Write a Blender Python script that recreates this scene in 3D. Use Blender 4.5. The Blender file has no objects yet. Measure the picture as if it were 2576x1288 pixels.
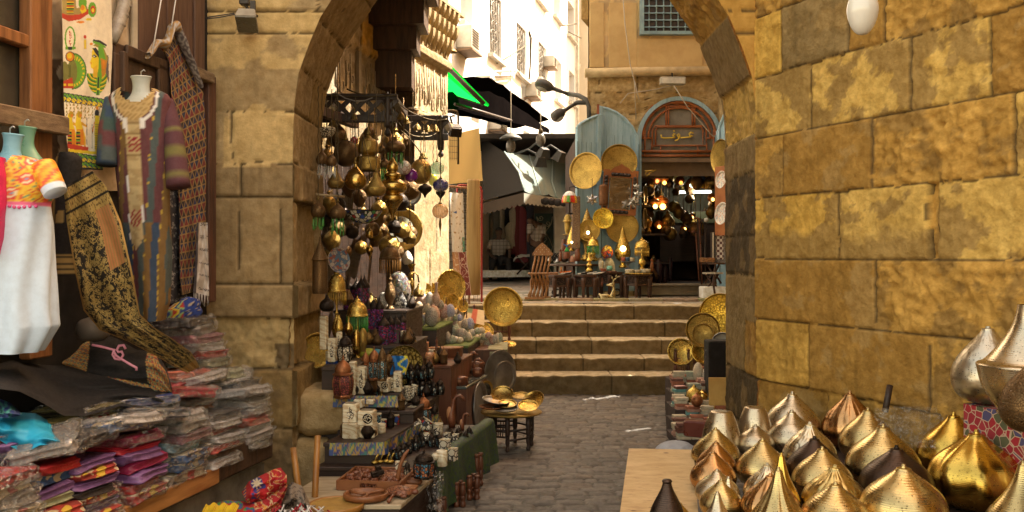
import bpy, math, random
from mathutils import Vector, Matrix, noise
R=random.Random(7);PI=math.pi;rad=math.radians
EXPO=2.62
V=Vector
C=bpy.context.scene.collection
F=2230.0
def P(u,v,Y): return V(((u-1288)/F*Y, Y, 1.5-(v-644)/F*Y))     # point seen at (u,v) standing Y metres away
def G(u,v,z):                                                    # point on the level z
 Y=(1.5-z)*F/(v-644);return V(((u-1288)/F*Y,Y,z))
def lerp(a,b,t): return a+(b-a)*t
def tab(T,x):
 if x<=T[0][0]: return T[0][1]
 for (a,p),(b,q) in zip(T,T[1:]):
  if x<=b: return p+(q-p)*(x-a)/(b-a)
 return T[-1][1]
def fbm(p,o=3,h=1.0): return noise.fractal(p,h,2.0,o)
def nz(x,y,z=0.): return noise.noise(V((x,y,z)))
# ---------------------------------------------------------------- objects
def tag(o,label=None,cat=None,group=None,kind=None):
 if label: o['label']=label
 if cat: o['category']=cat
 if group: o['group']=group
 if kind: o['kind']=kind
 return o
def thing(name,label,cat,loc=(0,0,0),rz=0,group=None,sc=1):
 o=bpy.data.objects.new(name,None);C.objects.link(o);o.empty_display_size=.05
 o.location=loc;o.rotation_euler=(0,0,rz);o.scale=(sc,)*3
 return tag(o,label,cat,group)
def kids(o): return [c for c in bpy.data.objects if c.parent==o]
def copy_tree(o,label=None,loc=None,rz=None,sc=None):
 def rec(a,par):
  c=a.copy();C.objects.link(c);c.parent=par;KID[c.name]=[]
  for k in list(KID.get(a.name,[])): rec(k,c)
  if par is not None: KID[par.name].append(c)
  return c
 c=rec(o,None)
 if label: c['label']=label
 if loc is not None: c.location=loc
 if rz is not None: c.rotation_euler=(0,0,rz)
 if sc is not None: c.scale=(sc,)*3 if not hasattr(sc,'__len__') else sc
 return c
KID={}
class MB:
 def __init__(s): s.v=[];s.f=[];s.m=[];s.c=[];s.flat=[]
 def add(s,vs,fs,mi=0,M=None,col=(1,1,1),flat=False):
  b=len(s.v)
  if M is not None: vs=[M@V(p) for p in vs]
  s.v.extend(tuple(p) for p in vs)
  for f in fs: s.f.append(tuple(i+b for i in f));s.m.append(mi);s.flat.append(flat)
  if col and len(col)==len(vs) and hasattr(col[0],'__len__'): s.c.extend(col)
  else: s.c.extend([col]*len(vs))
  return s
 def box(s,c,d,mi=0,M=None,col=(1,1,1),bev=0.,taper=1.):
  x,y,z=[k/2 for k in d];cx,cy,cz=c;T=M if M is not None else Matrix()
  if bev<=0:
   vs=[(cx+i*x*(taper if k>0 else 1),cy+j*y*(taper if k>0 else 1),cz+k*z) for k in(-1,1) for j in(-1,1) for i in(-1,1)]
   return s.add(vs,[(0,2,3,1),(4,5,7,6),(0,1,5,4),(2,6,7,3),(0,4,6,2),(1,3,7,5)],mi,T,col,True)
  b=min(bev,x*.9,y*.9,z*.9);vs=[];fs=[]
  for k,(bx,bz) in enumerate(((b,-z),(0,-z+b),(0,z-b),(b,z))):
   tp=taper if k>1 else 1
   X=(x-bx)*tp;Y=(y-bx)*tp
   e=min(b,X*.5,Y*.5)
   for (px,py) in ((-X+e,-Y),(X-e,-Y),(X,-Y+e),(X,Y-e),(X-e,Y),(-X+e,Y),(-X,Y-e),(-X,-Y+e)): vs.append((cx+px,cy+py,cz+bz))
  for k in range(3):
   for i in range(8): a=k*8+i;n=k*8+(i+1)%8;fs.append((a,n,n+8,a+8))
  fs.append(tuple(range(7,-1,-1)));fs.append(tuple(range(24,32)))
  return s.add(vs,fs,mi,T,col,True)
 def lathe(s,prof,n=20,M=None,mi=0,col=(1,1,1),cap=True,mod=None,flat=False):
  vs=[];fs=[];k=len(prof);cs=[]
  for j,(r,z) in enumerate(prof):
   for i in range(n):
    a=2*PI*i/n;rr=r*(mod(a,j/(k-1.)) if mod else 1)
    vs.append((rr*math.cos(a),rr*math.sin(a),z));cs.append(col(a,j/(k-1.)) if callable(col) else col)
  for j in range(k-1):
   for i in range(n): a=j*n+i;b=j*n+(i+1)%n;fs.append((a,b,b+n,a+n))
  if cap:
   if prof[0][0]>1e-4: fs.append(tuple(range(n-1,-1,-1)))
   if prof[-1][0]>1e-4: fs.append(tuple(range((k-1)*n,k*n)))
  return s.add(vs,fs,mi,M,cs,flat)
 def tube(s,pts,r,n=6,mi=0,col=(1,1,1),cap=True,M=None,closed=False):
  pts=[V(p) for p in pts];vs=[];fs=[];k=len(pts);up=None
  for j,p in enumerate(pts):
   if closed: d=(pts[(j+1)%k]-pts[j-1]).normalized()
   else: d=(pts[min(j+1,k-1)]-pts[max(j-1,0)]).normalized()
   if up is None: up=V((0,0,1)) if abs(d.z)<.9 else V((1,0,0))
   a=d.cross(up);
   if a.length<1e-5: a=d.orthogonal()
   a.normalize();b=a.cross(d).normalized();up=b
   rr=r(j/(k-1.)) if callable(r) else (r[j] if hasattr(r,'__len__') else r)
   for i in range(n):
    t=2*PI*i/n;vs.append(p+a*(rr*math.cos(t))+b*(rr*math.sin(t)))
  for j in range(k if closed else k-1):
   for i in range(n):
    a=j*n+i;b=j*n+(i+1)%n;k2=((j+1)%k)*n;fs.append((a,b,k2+(i+1)%n,k2+i))
  if cap and not closed: fs.append(tuple(range(n-1,-1,-1)));fs.append(tuple(range((k-1)*n,k*n)))
  return s.add(vs,fs,mi,M,col)
 def grid(s,fn,nu,nv,mi=0,col=None,M=None,closed=False):
  vs=[];cs=[];fs=[]
  for j in range(nv+1):
   for i in range(nu+(0 if closed else 1)):
    a=i/nu;b=j/nv;vs.append(fn(a,b));cs.append(col(a,b) if callable(col) else (col or (1,1,1)))
  w=nu if closed else nu+1
  for j in range(nv):
   for i in range(nu):
    a=j*w+i;b=j*w+(i+1)%w;fs.append((a,b,b+w,a+w))
  return s.add(vs,fs,mi,M,cs)
 def poly(s,pts,t,mi=0,M=None,col=(1,1,1)):       # outline in the xz plane, thickness t along y
  n=len(pts);vs=[(x,-t/2,z) for x,z in pts]+[(x,t/2,z) for x,z in pts]
  fs=[tuple(range(n)),tuple(range(2*n-1,n-1,-1))]+[(i,i+n,(i+1)%n+n,(i+1)%n) for i in range(n)]
  return s.add(vs,fs,mi,M,col,True)
 def sphere(s,c,r,n=14,mi=0,col=(1,1,1),M=None):
  rx,ry,rz=r if hasattr(r,'__len__') else (r,)*3
  k=max(6,n*2//3)
  T=Matrix.Translation(c)@Matrix.Diagonal((rx,ry,rz,1))
  if M is not None: T=M@T
  return s.lathe([(math.sin(PI*j/k),-math.cos(PI*j/k)) for j in range(k+1)],n,T,mi,col,cap=False)
 def build(s,name,mats,parent=None,loc=None,rz=None,smooth=True,rot=None):
  me=bpy.data.meshes.new(name);me.from_pydata(s.v,[],s.f);me.update()
  if not isinstance(mats,(list,tuple)): mats=[mats]
  for m in mats: me.materials.append(m)
  if len(mats)>1: me.polygons.foreach_set('material_index',s.m)
  if smooth: me.polygons.foreach_set('use_smooth',[not q for q in s.flat])
  a=me.attributes.new('Col','FLOAT_COLOR','POINT');fl=[]
  for c in s.c: fl.extend((c[0],c[1],c[2],1.))
  a.data.foreach_set('color',fl)
  o=bpy.data.objects.new(name,me);C.objects.link(o)
  KID[o.name]=[]
  if parent is not None: o.parent=parent;KID.setdefault(parent.name,[]).append(o)
  if loc is not None: o.location=loc
  if rz is not None: o.rotation_euler=(0,0,rz)
  if rot is not None: o.rotation_euler=rot
  return o
def solo(mb,name,mats,label,cat,group=None,loc=None,rz=None,rot=None): return tag(mb.build(name,mats,None,loc,rz,True,rot),label,cat,group)
def struct(mb,name,mats,**k): return tag(mb.build(name,mats,**k),kind='structure')
def TR(x=0,y=0,z=0,rx=0,ry=0,rz=0,s=1):
 m=Matrix.Translation((x,y,z))@Matrix.Rotation(rz,4,'Z')@Matrix.Rotation(ry,4,'Y')@Matrix.Rotation(rx,4,'X')
 S=Matrix.Diagonal((s,s,s,1)) if not hasattr(s,'__len__') else Matrix.Diagonal((*s,1))
 return m@S
def smooth_prof(pts,k=4):        # Catmull-Rom through (r,z)
 out=[];n=len(pts)
 for i in range(n-1):
  p0=pts[max(i-1,0)];p1=pts[i];p2=pts[i+1];p3=pts[min(i+2,n-1)]
  for j in range(k):
   t=j/k
   q=[.5*((2*b)+(-a+c)*t+(2*a-5*b+4*c-d)*t*t+(-a+3*b-3*c+d)*t**3) for a,b,c,d in zip(p0,p1,p2,p3)]
   q[0]=max(q[0],0) if len(q)==2 else q[0]
   out.append(tuple(q))
 out.append(tuple(pts[-1]));return out
# ---------------------------------------------------------------- materials
class NT:
 def __init__(s,m):
  m.use_nodes=True;s.t=m.node_tree;s.t.nodes.clear()
  s.out=s.t.nodes.new('ShaderNodeOutputMaterial')
 def n(s,ty,ins=None,**pr):
  d=s.t.nodes.new('ShaderNode'+ty)
  for k,v in pr.items(): setattr(d,k,v)
  for k,v in (ins or {}).items():
   if isinstance(v,bpy.types.NodeSocket): s.t.links.new(v,d.inputs[k])
   else:
    if isinstance(v,(tuple,list)) and len(v)==3 and d.inputs[k].type=='RGBA': v=(*v,1)
    d.inputs[k].default_value=v
  return d
 def coord(s,k='Object'): return s.n('TexCoord').outputs[k]
 def noise(s,sc,det=4,vec=None,rough=.6,dist=0.):
  d={'Scale':sc,'Detail':det,'Roughness':rough,'Distortion':dist}
  if vec is not None: d['Vector']=vec
  return s.n('TexNoise',d).outputs['Fac']
 def mr(s,v,a,b,c=0.,d=1.): return s.n('MapRange',{'Value':v,'From Min':a,'From Max':b,'To Min':c,'To Max':d}).outputs[0]
 def math(s,op,a,b=0.): return s.n('Math',{0:a,1:b},operation=op).outputs[0]
 def mix(s,f,a,b,bt='MIX'):
  d=s.n('Mix',{},data_type='RGBA',blend_type=bt)
  for k,v in ((0,f),(6,a),(7,b)):
   if isinstance(v,bpy.types.NodeSocket): s.t.links.new(v,d.inputs[k])
   else: d.inputs[k].default_value=(*v,1) if isinstance(v,(tuple,list)) and len(v)==3 else v
  return d.outputs[2]
 def bump(s,h,st=.5,dist=.01): return s.n('Bump',{'Height':h,'Strength':st,'Distance':dist}).outputs[0]
 def bsdf(s,col,rough=.6,metal=0.,nrm=None,**ex):
  d={'Base Color':col,'Roughness':rough,'Metallic':metal}
  if nrm is not None: d['Normal']=nrm
  d.update(ex);b=s.n('BsdfPrincipled',d);s.t.links.new(b.outputs[0],s.out.inputs[0]);return b
MATS={}
def M(name,col=(.5,.5,.5),rough=.6,metal=0.,col2=None,vs=6.,lo=.4,hi=.65,bump=0.,bs=40.,bd=.01,attr=False,rnd=0.,coat=0.,rvar=.12,stretch=None,det=5,**ex):
 if name in MATS: return MATS[name]
 m=bpy.data.materials.new(name);t=NT(m);co=t.coord()
 if stretch: co=t.n('Mapping',{'Vector':co,'Scale':stretch}).outputs[0]
 base=(*col,1) if len(col)==3 else col
 f=t.mr(t.noise(vs,det,co),lo,hi)
 c=t.mix(f,base[:3],col2 if col2 else tuple(k*.72 for k in col))
 if attr: c=t.mix(1.,c,t.n('Attribute',attribute_name='Col').outputs['Color'],'MULTIPLY')
 if rnd:
  r=t.n('ObjectInfo').outputs['Random']
  c=t.n('HueSaturation',{'Color':c,'Value':t.mr(r,0,1,1-rnd,1+rnd),'Hue':t.mr(t.math('FRACT',t.math('MULTIPLY',r,7.31)),0,1,.5-rnd*.05,.5+rnd*.05)}).outputs[0]
 rg=t.mr(t.noise(vs*2.3,3,co),.3,.7,max(rough-rvar,.02),min(rough+rvar,1))
 nr=t.bump(t.noise(bs,4,co),bump,bd) if bump else None
 if coat: ex.update({'Coat Weight':coat,'Coat Roughness':.12})
 t.bsdf(c,rg,metal,nr,**ex);MATS[name]=m;return m
def emis(name,col,st):
 if name in MATS: return MATS[name]
 m=bpy.data.materials.new(name);t=NT(m);e=t.n('Emission',{'Color':(*col,1),'Strength':st});t.t.links.new(e.outputs[0],t.out.inputs[0]);MATS[name]=m;return m
def glass(name,col,rough=.08,alpha=.45):
 if name in MATS: return MATS[name]
 m=bpy.data.materials.new(name);t=NT(m);nr=t.bump(t.noise(60,2,t.coord()),.25,.005)
 b=t.bsdf(col,rough,0,nr,**{'Alpha':alpha,'Specular IOR Level':.8});MATS[name]=m;return m
def metal(name,col,rough=.3,dents=.15,pierce=0.,dark=None,engr=0.,es=90,scales=0.,ring=0.):
 """polished metal: tarnish, hammering, rings of pierced dots, engraving, scale relief"""
 if name in MATS: return MATS[name]
 m=bpy.data.materials.new(name);t=NT(m);co=t.coord()
 f=t.mr(t.noise(7,5,co),.42,.7);c=t.mix(f,col,dark or tuple(k*.55 for k in col))
 h=t.math('MULTIPLY',t.noise(14,2,co),dents)
 x=t.n('SeparateXYZ',{0:co});ang=t.math('ARCTAN2',x.outputs[1],x.outputs[0])
 if pierce or scales:
  vec=t.n('CombineXYZ',{0:t.math('MULTIPLY',ang,5.1),1:t.math('MULTIPLY',x.outputs[2],48.),2:0.}).outputs[0]
  if pierce:
   vo=t.n('TexVoronoi',{'Vector':vec,'Scale':2.1,'Randomness':.4}).outputs['Distance']
   hole=t.math('LESS_THAN',vo,.22)
   band=t.math('GREATER_THAN',t.noise(1.1,1,vec),.5)
   hole=t.math('MULTIPLY',hole,band);c=t.mix(t.math('MULTIPLY',hole,pierce),c,(.02,.014,.008))
   h=t.math('SUBTRACT',h,t.math('MULTIPLY',hole,.2))
  if scales:
   v2=t.n('TexVoronoi',{'Vector':vec,'Scale':.7,'Randomness':.6}).outputs['Distance']
   h=t.math('ADD',h,t.math('MULTIPLY',t.math('SUBTRACT',1.,v2),scales))
 if ring:
  h=t.math('ADD',h,t.math('MULTIPLY',t.math('SINE',t.math('MULTIPLY',x.outputs[2],900.)),ring*.05))
 if engr:
  e=t.n('TexVoronoi',{'Vector':co,'Scale':es},feature='DISTANCE_TO_EDGE').outputs['Distance']
  e=t.mr(e,0,.12);h=t.math('ADD',h,t.math('MULTIPLY',e,engr));c=t.mix(t.math('MULTIPLY',t.math('SUBTRACT',1.,e),.6),c,tuple(k*.25 for k in col))
 rg=t.mr(t.noise(20,4,co),.3,.7,rough*.75,rough*1.35)
 t.bsdf(c,rg,1.,t.bump(h,.5,.012));MATS[name]=m;return m
def voro(name,cols,scale=60,edge=(.75,.7,.6),ew=.06,rough=.25,vec=None,metal_=0.,bump=.3,stretch=None):
 """mosaic: random cells from a palette with pale grout between"""
 if name in MATS: return MATS[name]
 m=bpy.data.materials.new(name);t=NT(m);co=t.coord()
 if stretch: co=t.n('Mapping',{'Vector':co,'Scale':stretch}).outputs[0]
 v=t.n('TexVoronoi',{'Vector':co,'Scale':scale});e=t.n('TexVoronoi',{'Vector':co,'Scale':scale},feature='DISTANCE_TO_EDGE').outputs['Distance']
 r=t.n('ValToRGB',{0:t.n('SeparateColor',{0:v.outputs['Color']}).outputs[0]});r.color_ramp.interpolation='CONSTANT'
 el=r.color_ramp.elements
 while len(el)<len(cols): el.new(.5)
 for i,c in enumerate(cols): el[i].position=i/len(cols);el[i].color=(*c,1)
 k=t.math('LESS_THAN',e,ew);c=t.mix(k,r.outputs[0],edge)
 t.bsdf(c,t.mr(k,0,1,rough,.8),metal_,t.bump(t.mr(e,0,ew*1.6),bump,.004));MATS[name]=m;return m
# ================================================================ stonework
STONE=M('stone',(1,1,1),.9,col2=(.72,.68,.6),vs=14,lo=.38,hi=.62,attr=True,bump=.5,bs=42,bd=.02,det=10,**{'Specular IOR Level':.12})
PIER=M('pier_stone',(1,1,1),.9,col2=(.78,.74,.68),vs=14,lo=.38,hi=.62,attr=True,bump=.3,bs=60,bd=.012,det=10,**{'Specular IOR Level':.12})
PAVE=M('paving',(1,1,1),.62,col2=(.7,.7,.72),vs=14,attr=True,bump=.4,bs=90,bd=.006)
def hcells(rows):
 def f(s,z):
  w=.006*nz(s*9,z*9,3.1);z2=z+w+.004*nz(s*31,z*31);s2=s+.006*nz(s*11,z*11,7.7)
  for zl,zh,bl in rows:
   if zl<=z2<zh:
    for b in bl:
     if b[0]<=s2<b[1]:
      return b,min(z2-zl,zh-z2,s2-b[0],b[1]-s2)
  return None,0
 return f
MORT=(.085,.058,.03)
def hstone(mb,surf,rows,s0,s1,z0,z1,res,smap=None,jw=.0075,jd=.018,patch=None,colf=None):
 f=hcells(rows);nu=max(2,int((s1-s0)/res));nv=max(2,int((z1-z0)/res));store={}
 def pt(a,b):
  z=lerp(z0,z1,b);s=smap(a,z) if smap else lerp(s0,s1,a)
  bl,d=f(s,z)
  if bl is None: tone=(.3,.21,.11);off=0;ro=.5;h=-.01
  else:
   tone,off,ro=bl[2:5]
   h=off-jd*max(0,1-d/jw)**1.5-.005*math.exp(-max(d,0)/.007)
  n1=fbm(V((s*7,z*7,1.7)),4);n2=fbm(V((s*26,z*26,9.2)),3)
  n3=nz(s*61,z*61,4.);h+=ro*1.1*(.009*n1+.006*n2+.0016*n3)
  if ro>1.2: h-=.02*max(0,fbm(V((s*17,z*19,4.)),2)-.25)
  k=1+.16*n1+.14*n2+.05*n3
  c=[t*k for t in tone]
  if patch:
   c=patch(s,z,c,bl)
  if bl is not None and d<jw*.6: c=[lerp(q,m,.85) for q,m in zip(c,MORT)]
  store[(a,b)]=[max(.01,q) for q in c]
  return surf(s,z,h)
 mb.grid(pt,nu,nv,0,lambda a,b:store[(a,b)])
Yl=(.74,.45,.10);Br=(.44,.245,.06);Pa=(.74,.48,.135);Go=(.60,.345,.085);Gy=(.33,.225,.095);Dk=(.115,.08,.04)
# ---- right flank wall
RW=lambda c,y=None:(5.5*((1714.4+c*.5209-1288)/F)-1.52)/(.443+(1714.4+c*.5209-1288)/F)   # crop column -> distance along the wall
def row(zl,zh,cols,base=-1.):
 out=[];p=base
 for e,t,o,r in cols:
  x=RW(e) if e<1e4 else 4.
  out.append((p,x,t,o,r));p=x
 return (zl,zh,out)
rows=[row(-1,.40,[(640,Br,0,.6),(1100,Gy,.01,.7),(1e4,Br,0,.8)]),
 row(.40,.738,[(700,Br,-.01,.7),(1250,Go,0,1.),(1e4,Br,.01,.7)]),
 row(.738,1.115,[(620,tuple((a+b)/2 for a,b in zip(Yl,Br)),.008,.8),(1205,Br,.014,.35),(1e4,Go,0,1.)]),
 row(1.115,1.483,[(945,Br,.018,.45),(1e4,Go,.01,1.7)]),
 row(1.483,1.855,[(765,Yl,.012,.7),(1190,Pa,.012,.55),(1235,Go,-.03,1.6),(1e4,Pa,.0,.9)]),
 row(1.855,2.228,[(500,Go,.012,.7),(930,Br,.022,.35),(1600,Go,.006,2.),(1e4,Pa,-.01,1.2)]),
 row(2.228,2.60,[(632,Pa,.012,.6),(1110,Pa,.014,.45),(1490,Pa,0,1.),(1e4,Br,0,1.5)]),
 row(2.60,2.97,[(495,Yl,.02,.7),(815,Gy,.024,.5),(985,Br,.018,.6),(1e4,Go,.01,1.8)]),
 row(2.97,3.35,[(760,Go,.02,1.9),(1300,Br,.01,1.),(1e4,Yl,0,1.2)]),
 row(3.35,3.75,[(400,Br,0,1.),(1000,Pa,.01,1.),(1e4,Go,0,1.)]),
 row(3.75,6,[(900,Go,0,1.),(1e4,Br,0,1.)])]
def patchR(s,z,c,b):
 n=fbm(V((s*4.2,z*4.2,11.)),7,.75)
 if b is not None:
  if 1.483<z<2.60 and b[2] in (Yl,Pa):
   m=max(0,min(1,(n-.03)*9))
   if z<1.855: m=max(m,max(0,min(1,(1.69+.10*n-z)*12))*(1 if b[0]<.9 else 0))
   c=[lerp(q,k,m*.8) for q,k in zip(c,(.36,.225,.08))]
  elif b[2] is Br or b[2] is Gy:
   m=max(0,min(1,(n-.22)*8));c=[lerp(q,k,m*.6) for q,k in zip(c,(.45,.29,.11))]
  elif b[2] is Go:
   m=max(0,min(1,(n-.02)*6));c=[lerp(q,k,m*.62) for q,k in zip(c,(.27,.165,.06))]
 st=max(0,nz(s*22,z*1.2,5.)-.35)*.5
 return [q*(1-st) for q in c]
nrm=V((-1,-.443,0)).normalized()
mb=MB()
hstone(mb,lambda s,z,h:V((1.52+.443*s,5.5-s,z))+nrm*h,rows,0.0,2.5,0,4.6,.0105,patch=patchR)
mb.box((4.2,1.0,3.1),(1.2,9.0,6.2),0,M=TR(0,0,0),col=Br)
mb.grid(lambda a,b:V((lerp(1.52,4.0,a),5.5-(lerp(1.52,4.0,a)-1.52)/.443,4.6+1.6*b)),4,4,0,Br)
stone_wall=solo(mb,'stone_wall',STONE,'long wall of big golden stone blocks rising behind the brass lamps','wall')
# ---- gate arch
XL=[(0,-1.36),(2.2,-1.36),(2.45,-1.35),(2.63,-1.325),(2.8,-1.265),(2.98,-1.19),(3.09,-1.12),(3.4,-.9),(3.7,-.63),(4.0,-.30),(4.25,.08)]
xl=lambda z: tab(XL,z)
def cutrow(zl,zh,edges,tones,lo=-4.):
 out=[];p=lo
 for e,t in zip(edges,tones): out.append((p,e,t[0],t[1],t[2]));p=e
 return (zl,zh,out)
PL=(.72,.52,.235)
T1=(.45,.325,.165);T2=(.37,.265,.135);T3=(.52,.385,.205)
frows=[cutrow(-1,.437,[-1.62,9],[(Gy,0,.9),(T2,.01,1.1)]),
 cutrow(.437,.80,[-1.62,9],[(T1,0,.8),(Gy,.02,.8)]),
 cutrow(.80,1.115,[9],[(T3,-.03,1.7)]),
 cutrow(1.115,1.325,[9],[(T2,.012,.5)]),
 cutrow(1.325,1.867,[-1.69,-1.44,9],[(T2,0,.4),(T1,0,.4),(T2,.004,.4)]),
 cutrow(1.867,2.077,[-1.68,9],[(T2,.006,.5),(T2,.008,.4)]),
 cutrow(2.077,2.40,[-1.74,9],[(T3,0,.5),(PL,.0,.25)]),
 cutrow(2.40,2.88,[9],[(T1,0,.35)]),
 cutrow(2.88,3.02,[-1.7,9],[(PL,0,.4),(PL,.0,.3)]),
 cutrow(3.02,6,[-1.66,-1.2,9],[(T3,0,.4),(T3,.01,.4),(T1,0,.6)])]
def patchG(s,z,c,b):
 n=fbm(V((s*3.4,z*3.4,21.)),5)
 if z>2.05:
  e=2.40+.05*math.sin(s*19)+.04*nz(s*8,1.)
  m=1 if (z<e and -1.79<s<-1.5) else 0
  if z>2.66: m=max(0,min(1,(n+.22-(.25 if z<2.85 else 0))*9))
  c=[lerp(q,k*(1+.2*n),m*.85) for q,k in zip(c,PL)]
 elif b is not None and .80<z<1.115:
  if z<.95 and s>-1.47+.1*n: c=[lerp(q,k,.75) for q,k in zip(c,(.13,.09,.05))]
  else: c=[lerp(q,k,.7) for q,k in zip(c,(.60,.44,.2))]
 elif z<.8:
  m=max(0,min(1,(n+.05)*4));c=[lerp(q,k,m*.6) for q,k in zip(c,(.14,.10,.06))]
 else:
  m=max(0,min(1,(n-.1)*5));c=[lerp(q,k,m*.45) for q,k in zip(c,(.45,.33,.17))]
 st=max(0,nz(s*30,z*1.3,2.)-.4)*.6
 return [q*(1-st) for q in c]
gate=thing('stone_gate','tall pointed stone archway with a broad pier on its left','gate',(0,5.5,0))
mb=MB()
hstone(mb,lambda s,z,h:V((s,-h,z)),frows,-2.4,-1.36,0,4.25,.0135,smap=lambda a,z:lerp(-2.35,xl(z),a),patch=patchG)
# right half of the front over the arch, and the top band
hstone(mb,lambda s,z,h:V((s,-h,z)),frows,1.3,1.9,2.2,4.25,.02,smap=lambda a,z:lerp(.16-xl(z),1.56,a),patch=lambda s,z,c,b:[q*.9 for q in Go],colf=None)
hstone(mb,lambda s,z,h:V((s,-h,z)),frows,-2.35,3.0,4.25,7.6,.06)
mb.build('front_face',PIER,gate)
mb=MB();pts=[(-1.36,0)]+[(x,z) for z,x in XL[1:]];Ls=[0.]
for a,b in zip(pts,pts[1:]): Ls.append(Ls[-1]+math.hypot(b[0]-a[0],b[1]-a[1]))
LX=[(l,p[0]) for l,p in zip(Ls,pts)];LZ=[(l,p[1]) for l,p in zip(Ls,pts)]
def arcp(L):
 e=.02;x=tab(LX,L);z=tab(LZ,L);dx=tab(LX,L+e)-tab(LX,L-e);dz=tab(LZ,L+e)-tab(LZ,L-e);d=math.hypot(dx,dz) or 1
 return x,z,dz/d,-dx/d
irows=[cutrow(-1,.437,[.5,9],[(T2,.0,1.2),(Gy,.01,1.)]),cutrow(.437,.80,[9],[(Gy,.03,.7)]),cutrow(.80,1.115,[9],[(Gy,-.02,1.2)]),
 cutrow(1.115,1.325,[.35,9],[(T2,.035,.5),(T2,.03,.5)]),cutrow(1.325,1.84,[.12,9],[(T1,.0,.5),(T1,-.05,.35)]),cutrow(1.84,2.077,[.15,9],[(T2,.008,.5),(T2,.02,.5)]),
 cutrow(2.077,2.40,[.2,9],[(T1,0,.4),(T2,0,.4)]),cutrow(2.40,2.67,[.42,9],[(T2,0,.4),(Gy,0,.4)]),cutrow(2.67,3.0,[9],[(T2,.0,.4)]),cutrow(3.0,3.35,[.3,9],[(T2,0,.4),(T2,.006,.4)]),cutrow(3.35,7,[9],[(T2,0,.5)])]
def ins(sgn):
 def f(s,L,h):
  x,z,nx,nzv=arcp(L);x+=nx*h;z+=nzv*h
  return V((x if sgn>0 else .16-x,s,z))
 return f
hstone(mb,ins(1),irows,0,.80,0,Ls[-1],.016)
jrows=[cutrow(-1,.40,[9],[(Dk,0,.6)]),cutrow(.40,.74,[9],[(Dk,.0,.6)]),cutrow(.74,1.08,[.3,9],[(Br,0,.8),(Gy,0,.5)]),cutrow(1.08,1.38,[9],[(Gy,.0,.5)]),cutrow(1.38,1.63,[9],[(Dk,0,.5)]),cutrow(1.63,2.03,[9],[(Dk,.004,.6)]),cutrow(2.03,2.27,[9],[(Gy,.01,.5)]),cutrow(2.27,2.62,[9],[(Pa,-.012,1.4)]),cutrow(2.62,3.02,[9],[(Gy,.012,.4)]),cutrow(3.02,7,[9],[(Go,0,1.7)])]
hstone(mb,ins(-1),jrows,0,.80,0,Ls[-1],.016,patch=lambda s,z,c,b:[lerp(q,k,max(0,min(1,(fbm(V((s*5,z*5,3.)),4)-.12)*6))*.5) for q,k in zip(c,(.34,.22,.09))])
# back of the gate (keeps the passage in shade)
mb.grid(lambda a,b:V((lerp(-2.6,xl(4.25*b),a),.80,4.25*b)),4,24,0,T2);mb.grid(lambda a,b:V((lerp(.16-xl(4.25*b),3.4,a),.80,4.25*b)),4,24,0,T2)
mb.grid(lambda a,b:V((lerp(-2.6,3.4,a),.80,4.25+3.35*b)),4,4,0,T2);mb.box((.4,.4,7.65),(6,.9,.1),0,col=T2)
mb.box((.55,1.75,4.75),(5.4,1.9,.15),0,None,T2);mb.build('soffit_and_shade_roof',STONE,gate)  # unseen roof slab added behind the gate to darken the passage
mb=MB()
for c,d in (((-1.20,.38,.50),(.36,.62,.29)),((-1.27,.4,.17),(.24,.7,.38))):
 def blk(a,b,c=c,d=d):
  th=PI*(b-.5);ph=2*PI*a;e=.35
  q=lambda t:math.copysign(abs(t)**e,t)
  p=V((q(math.cos(th))*q(math.cos(ph))*d[0]/2,q(math.cos(th))*q(math.sin(ph))*d[1]/2,q(math.sin(th))*d[2]/2))
  return V(c)+p*(1+.10*fbm(p*7+V(c)*3,3))
 mb.grid(blk,44,24,0,lambda a,b:[k*(1+.25*nz(a*9,b*9)) for k in T1],closed=True)
mb.build('foot_stone',STONE,gate)
# ================================================================ ground
def setts(x0,x1,y0,y1,rd,rl,res,z,tone,name,tilt=None,jd=.014,seed=3):
 rr=random.Random(seed);ys=[y0-.05]
 while ys[-1]<y1+.2: ys.append(ys[-1]+rd*rr.uniform(.8,1.22))
 cols=[]
 for _ in ys:
  xs=[x0-.3+rr.uniform(0,.2)]
  while xs[-1]<x1+.3: xs.append(xs[-1]+rl*rr.uniform(.55,1.5))
  cols.append([(x,rr.uniform(.6,1.25),rr.uniform(-1,1)*.006,rr.uniform(-.03,.03),rr.uniform(-.04,.04),rr.random()) for x in xs])
 import bisect
 st={}
 def pt(a,b):
  x=lerp(x0,x1,a);y=lerp(y0,y1,b)
  yy=y+.02*nz(x*3,y*3)+.012*nz(x*9,y*9,2.);xx=x+.010*nz(x*8,y*8,5.)
  j=max(0,bisect.bisect(ys,yy)-1);row=cols[j];i=max(0,bisect.bisect([r[0] for r in row],xx)-1);i=min(i,len(row)-2)
  d=min(yy-ys[j],ys[j+1]-yy,xx-row[i][0],row[i+1][0]-xx);q=row[i]
  n=fbm(V((x*18,y*18,2.)),3)
  h=q[2]+q[3]*(xx-row[i][0]-rl/2)+q[4]*(yy-ys[j]-rd/2)-jd*math.exp(-(max(d,0)/.010)**1.3)+.0035*n
  k=q[1]*(1+.2*n);c=[t*k for t in tone]
  if q[5]>.8: c=[c[0]*1.06,c[1]*.98,c[2]*.9]
  if d<.007: c=[lerp(v,w,.8) for v,w in zip(c,(.045,.035,.025))]
  st[(a,b)]=c
  return V((x,y,z+h))
 mb=MB();mb.grid(pt,int((x1-x0)/res),int((y1-y0)/res),0,lambda a,b:st[(a,b)])
 return struct(mb,name,PAVE)
setts(-1.35,2.35,3.6,9.62,.100,.155,.0155,0.,(.145,.122,.10),'cobbled_pavement')
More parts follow.
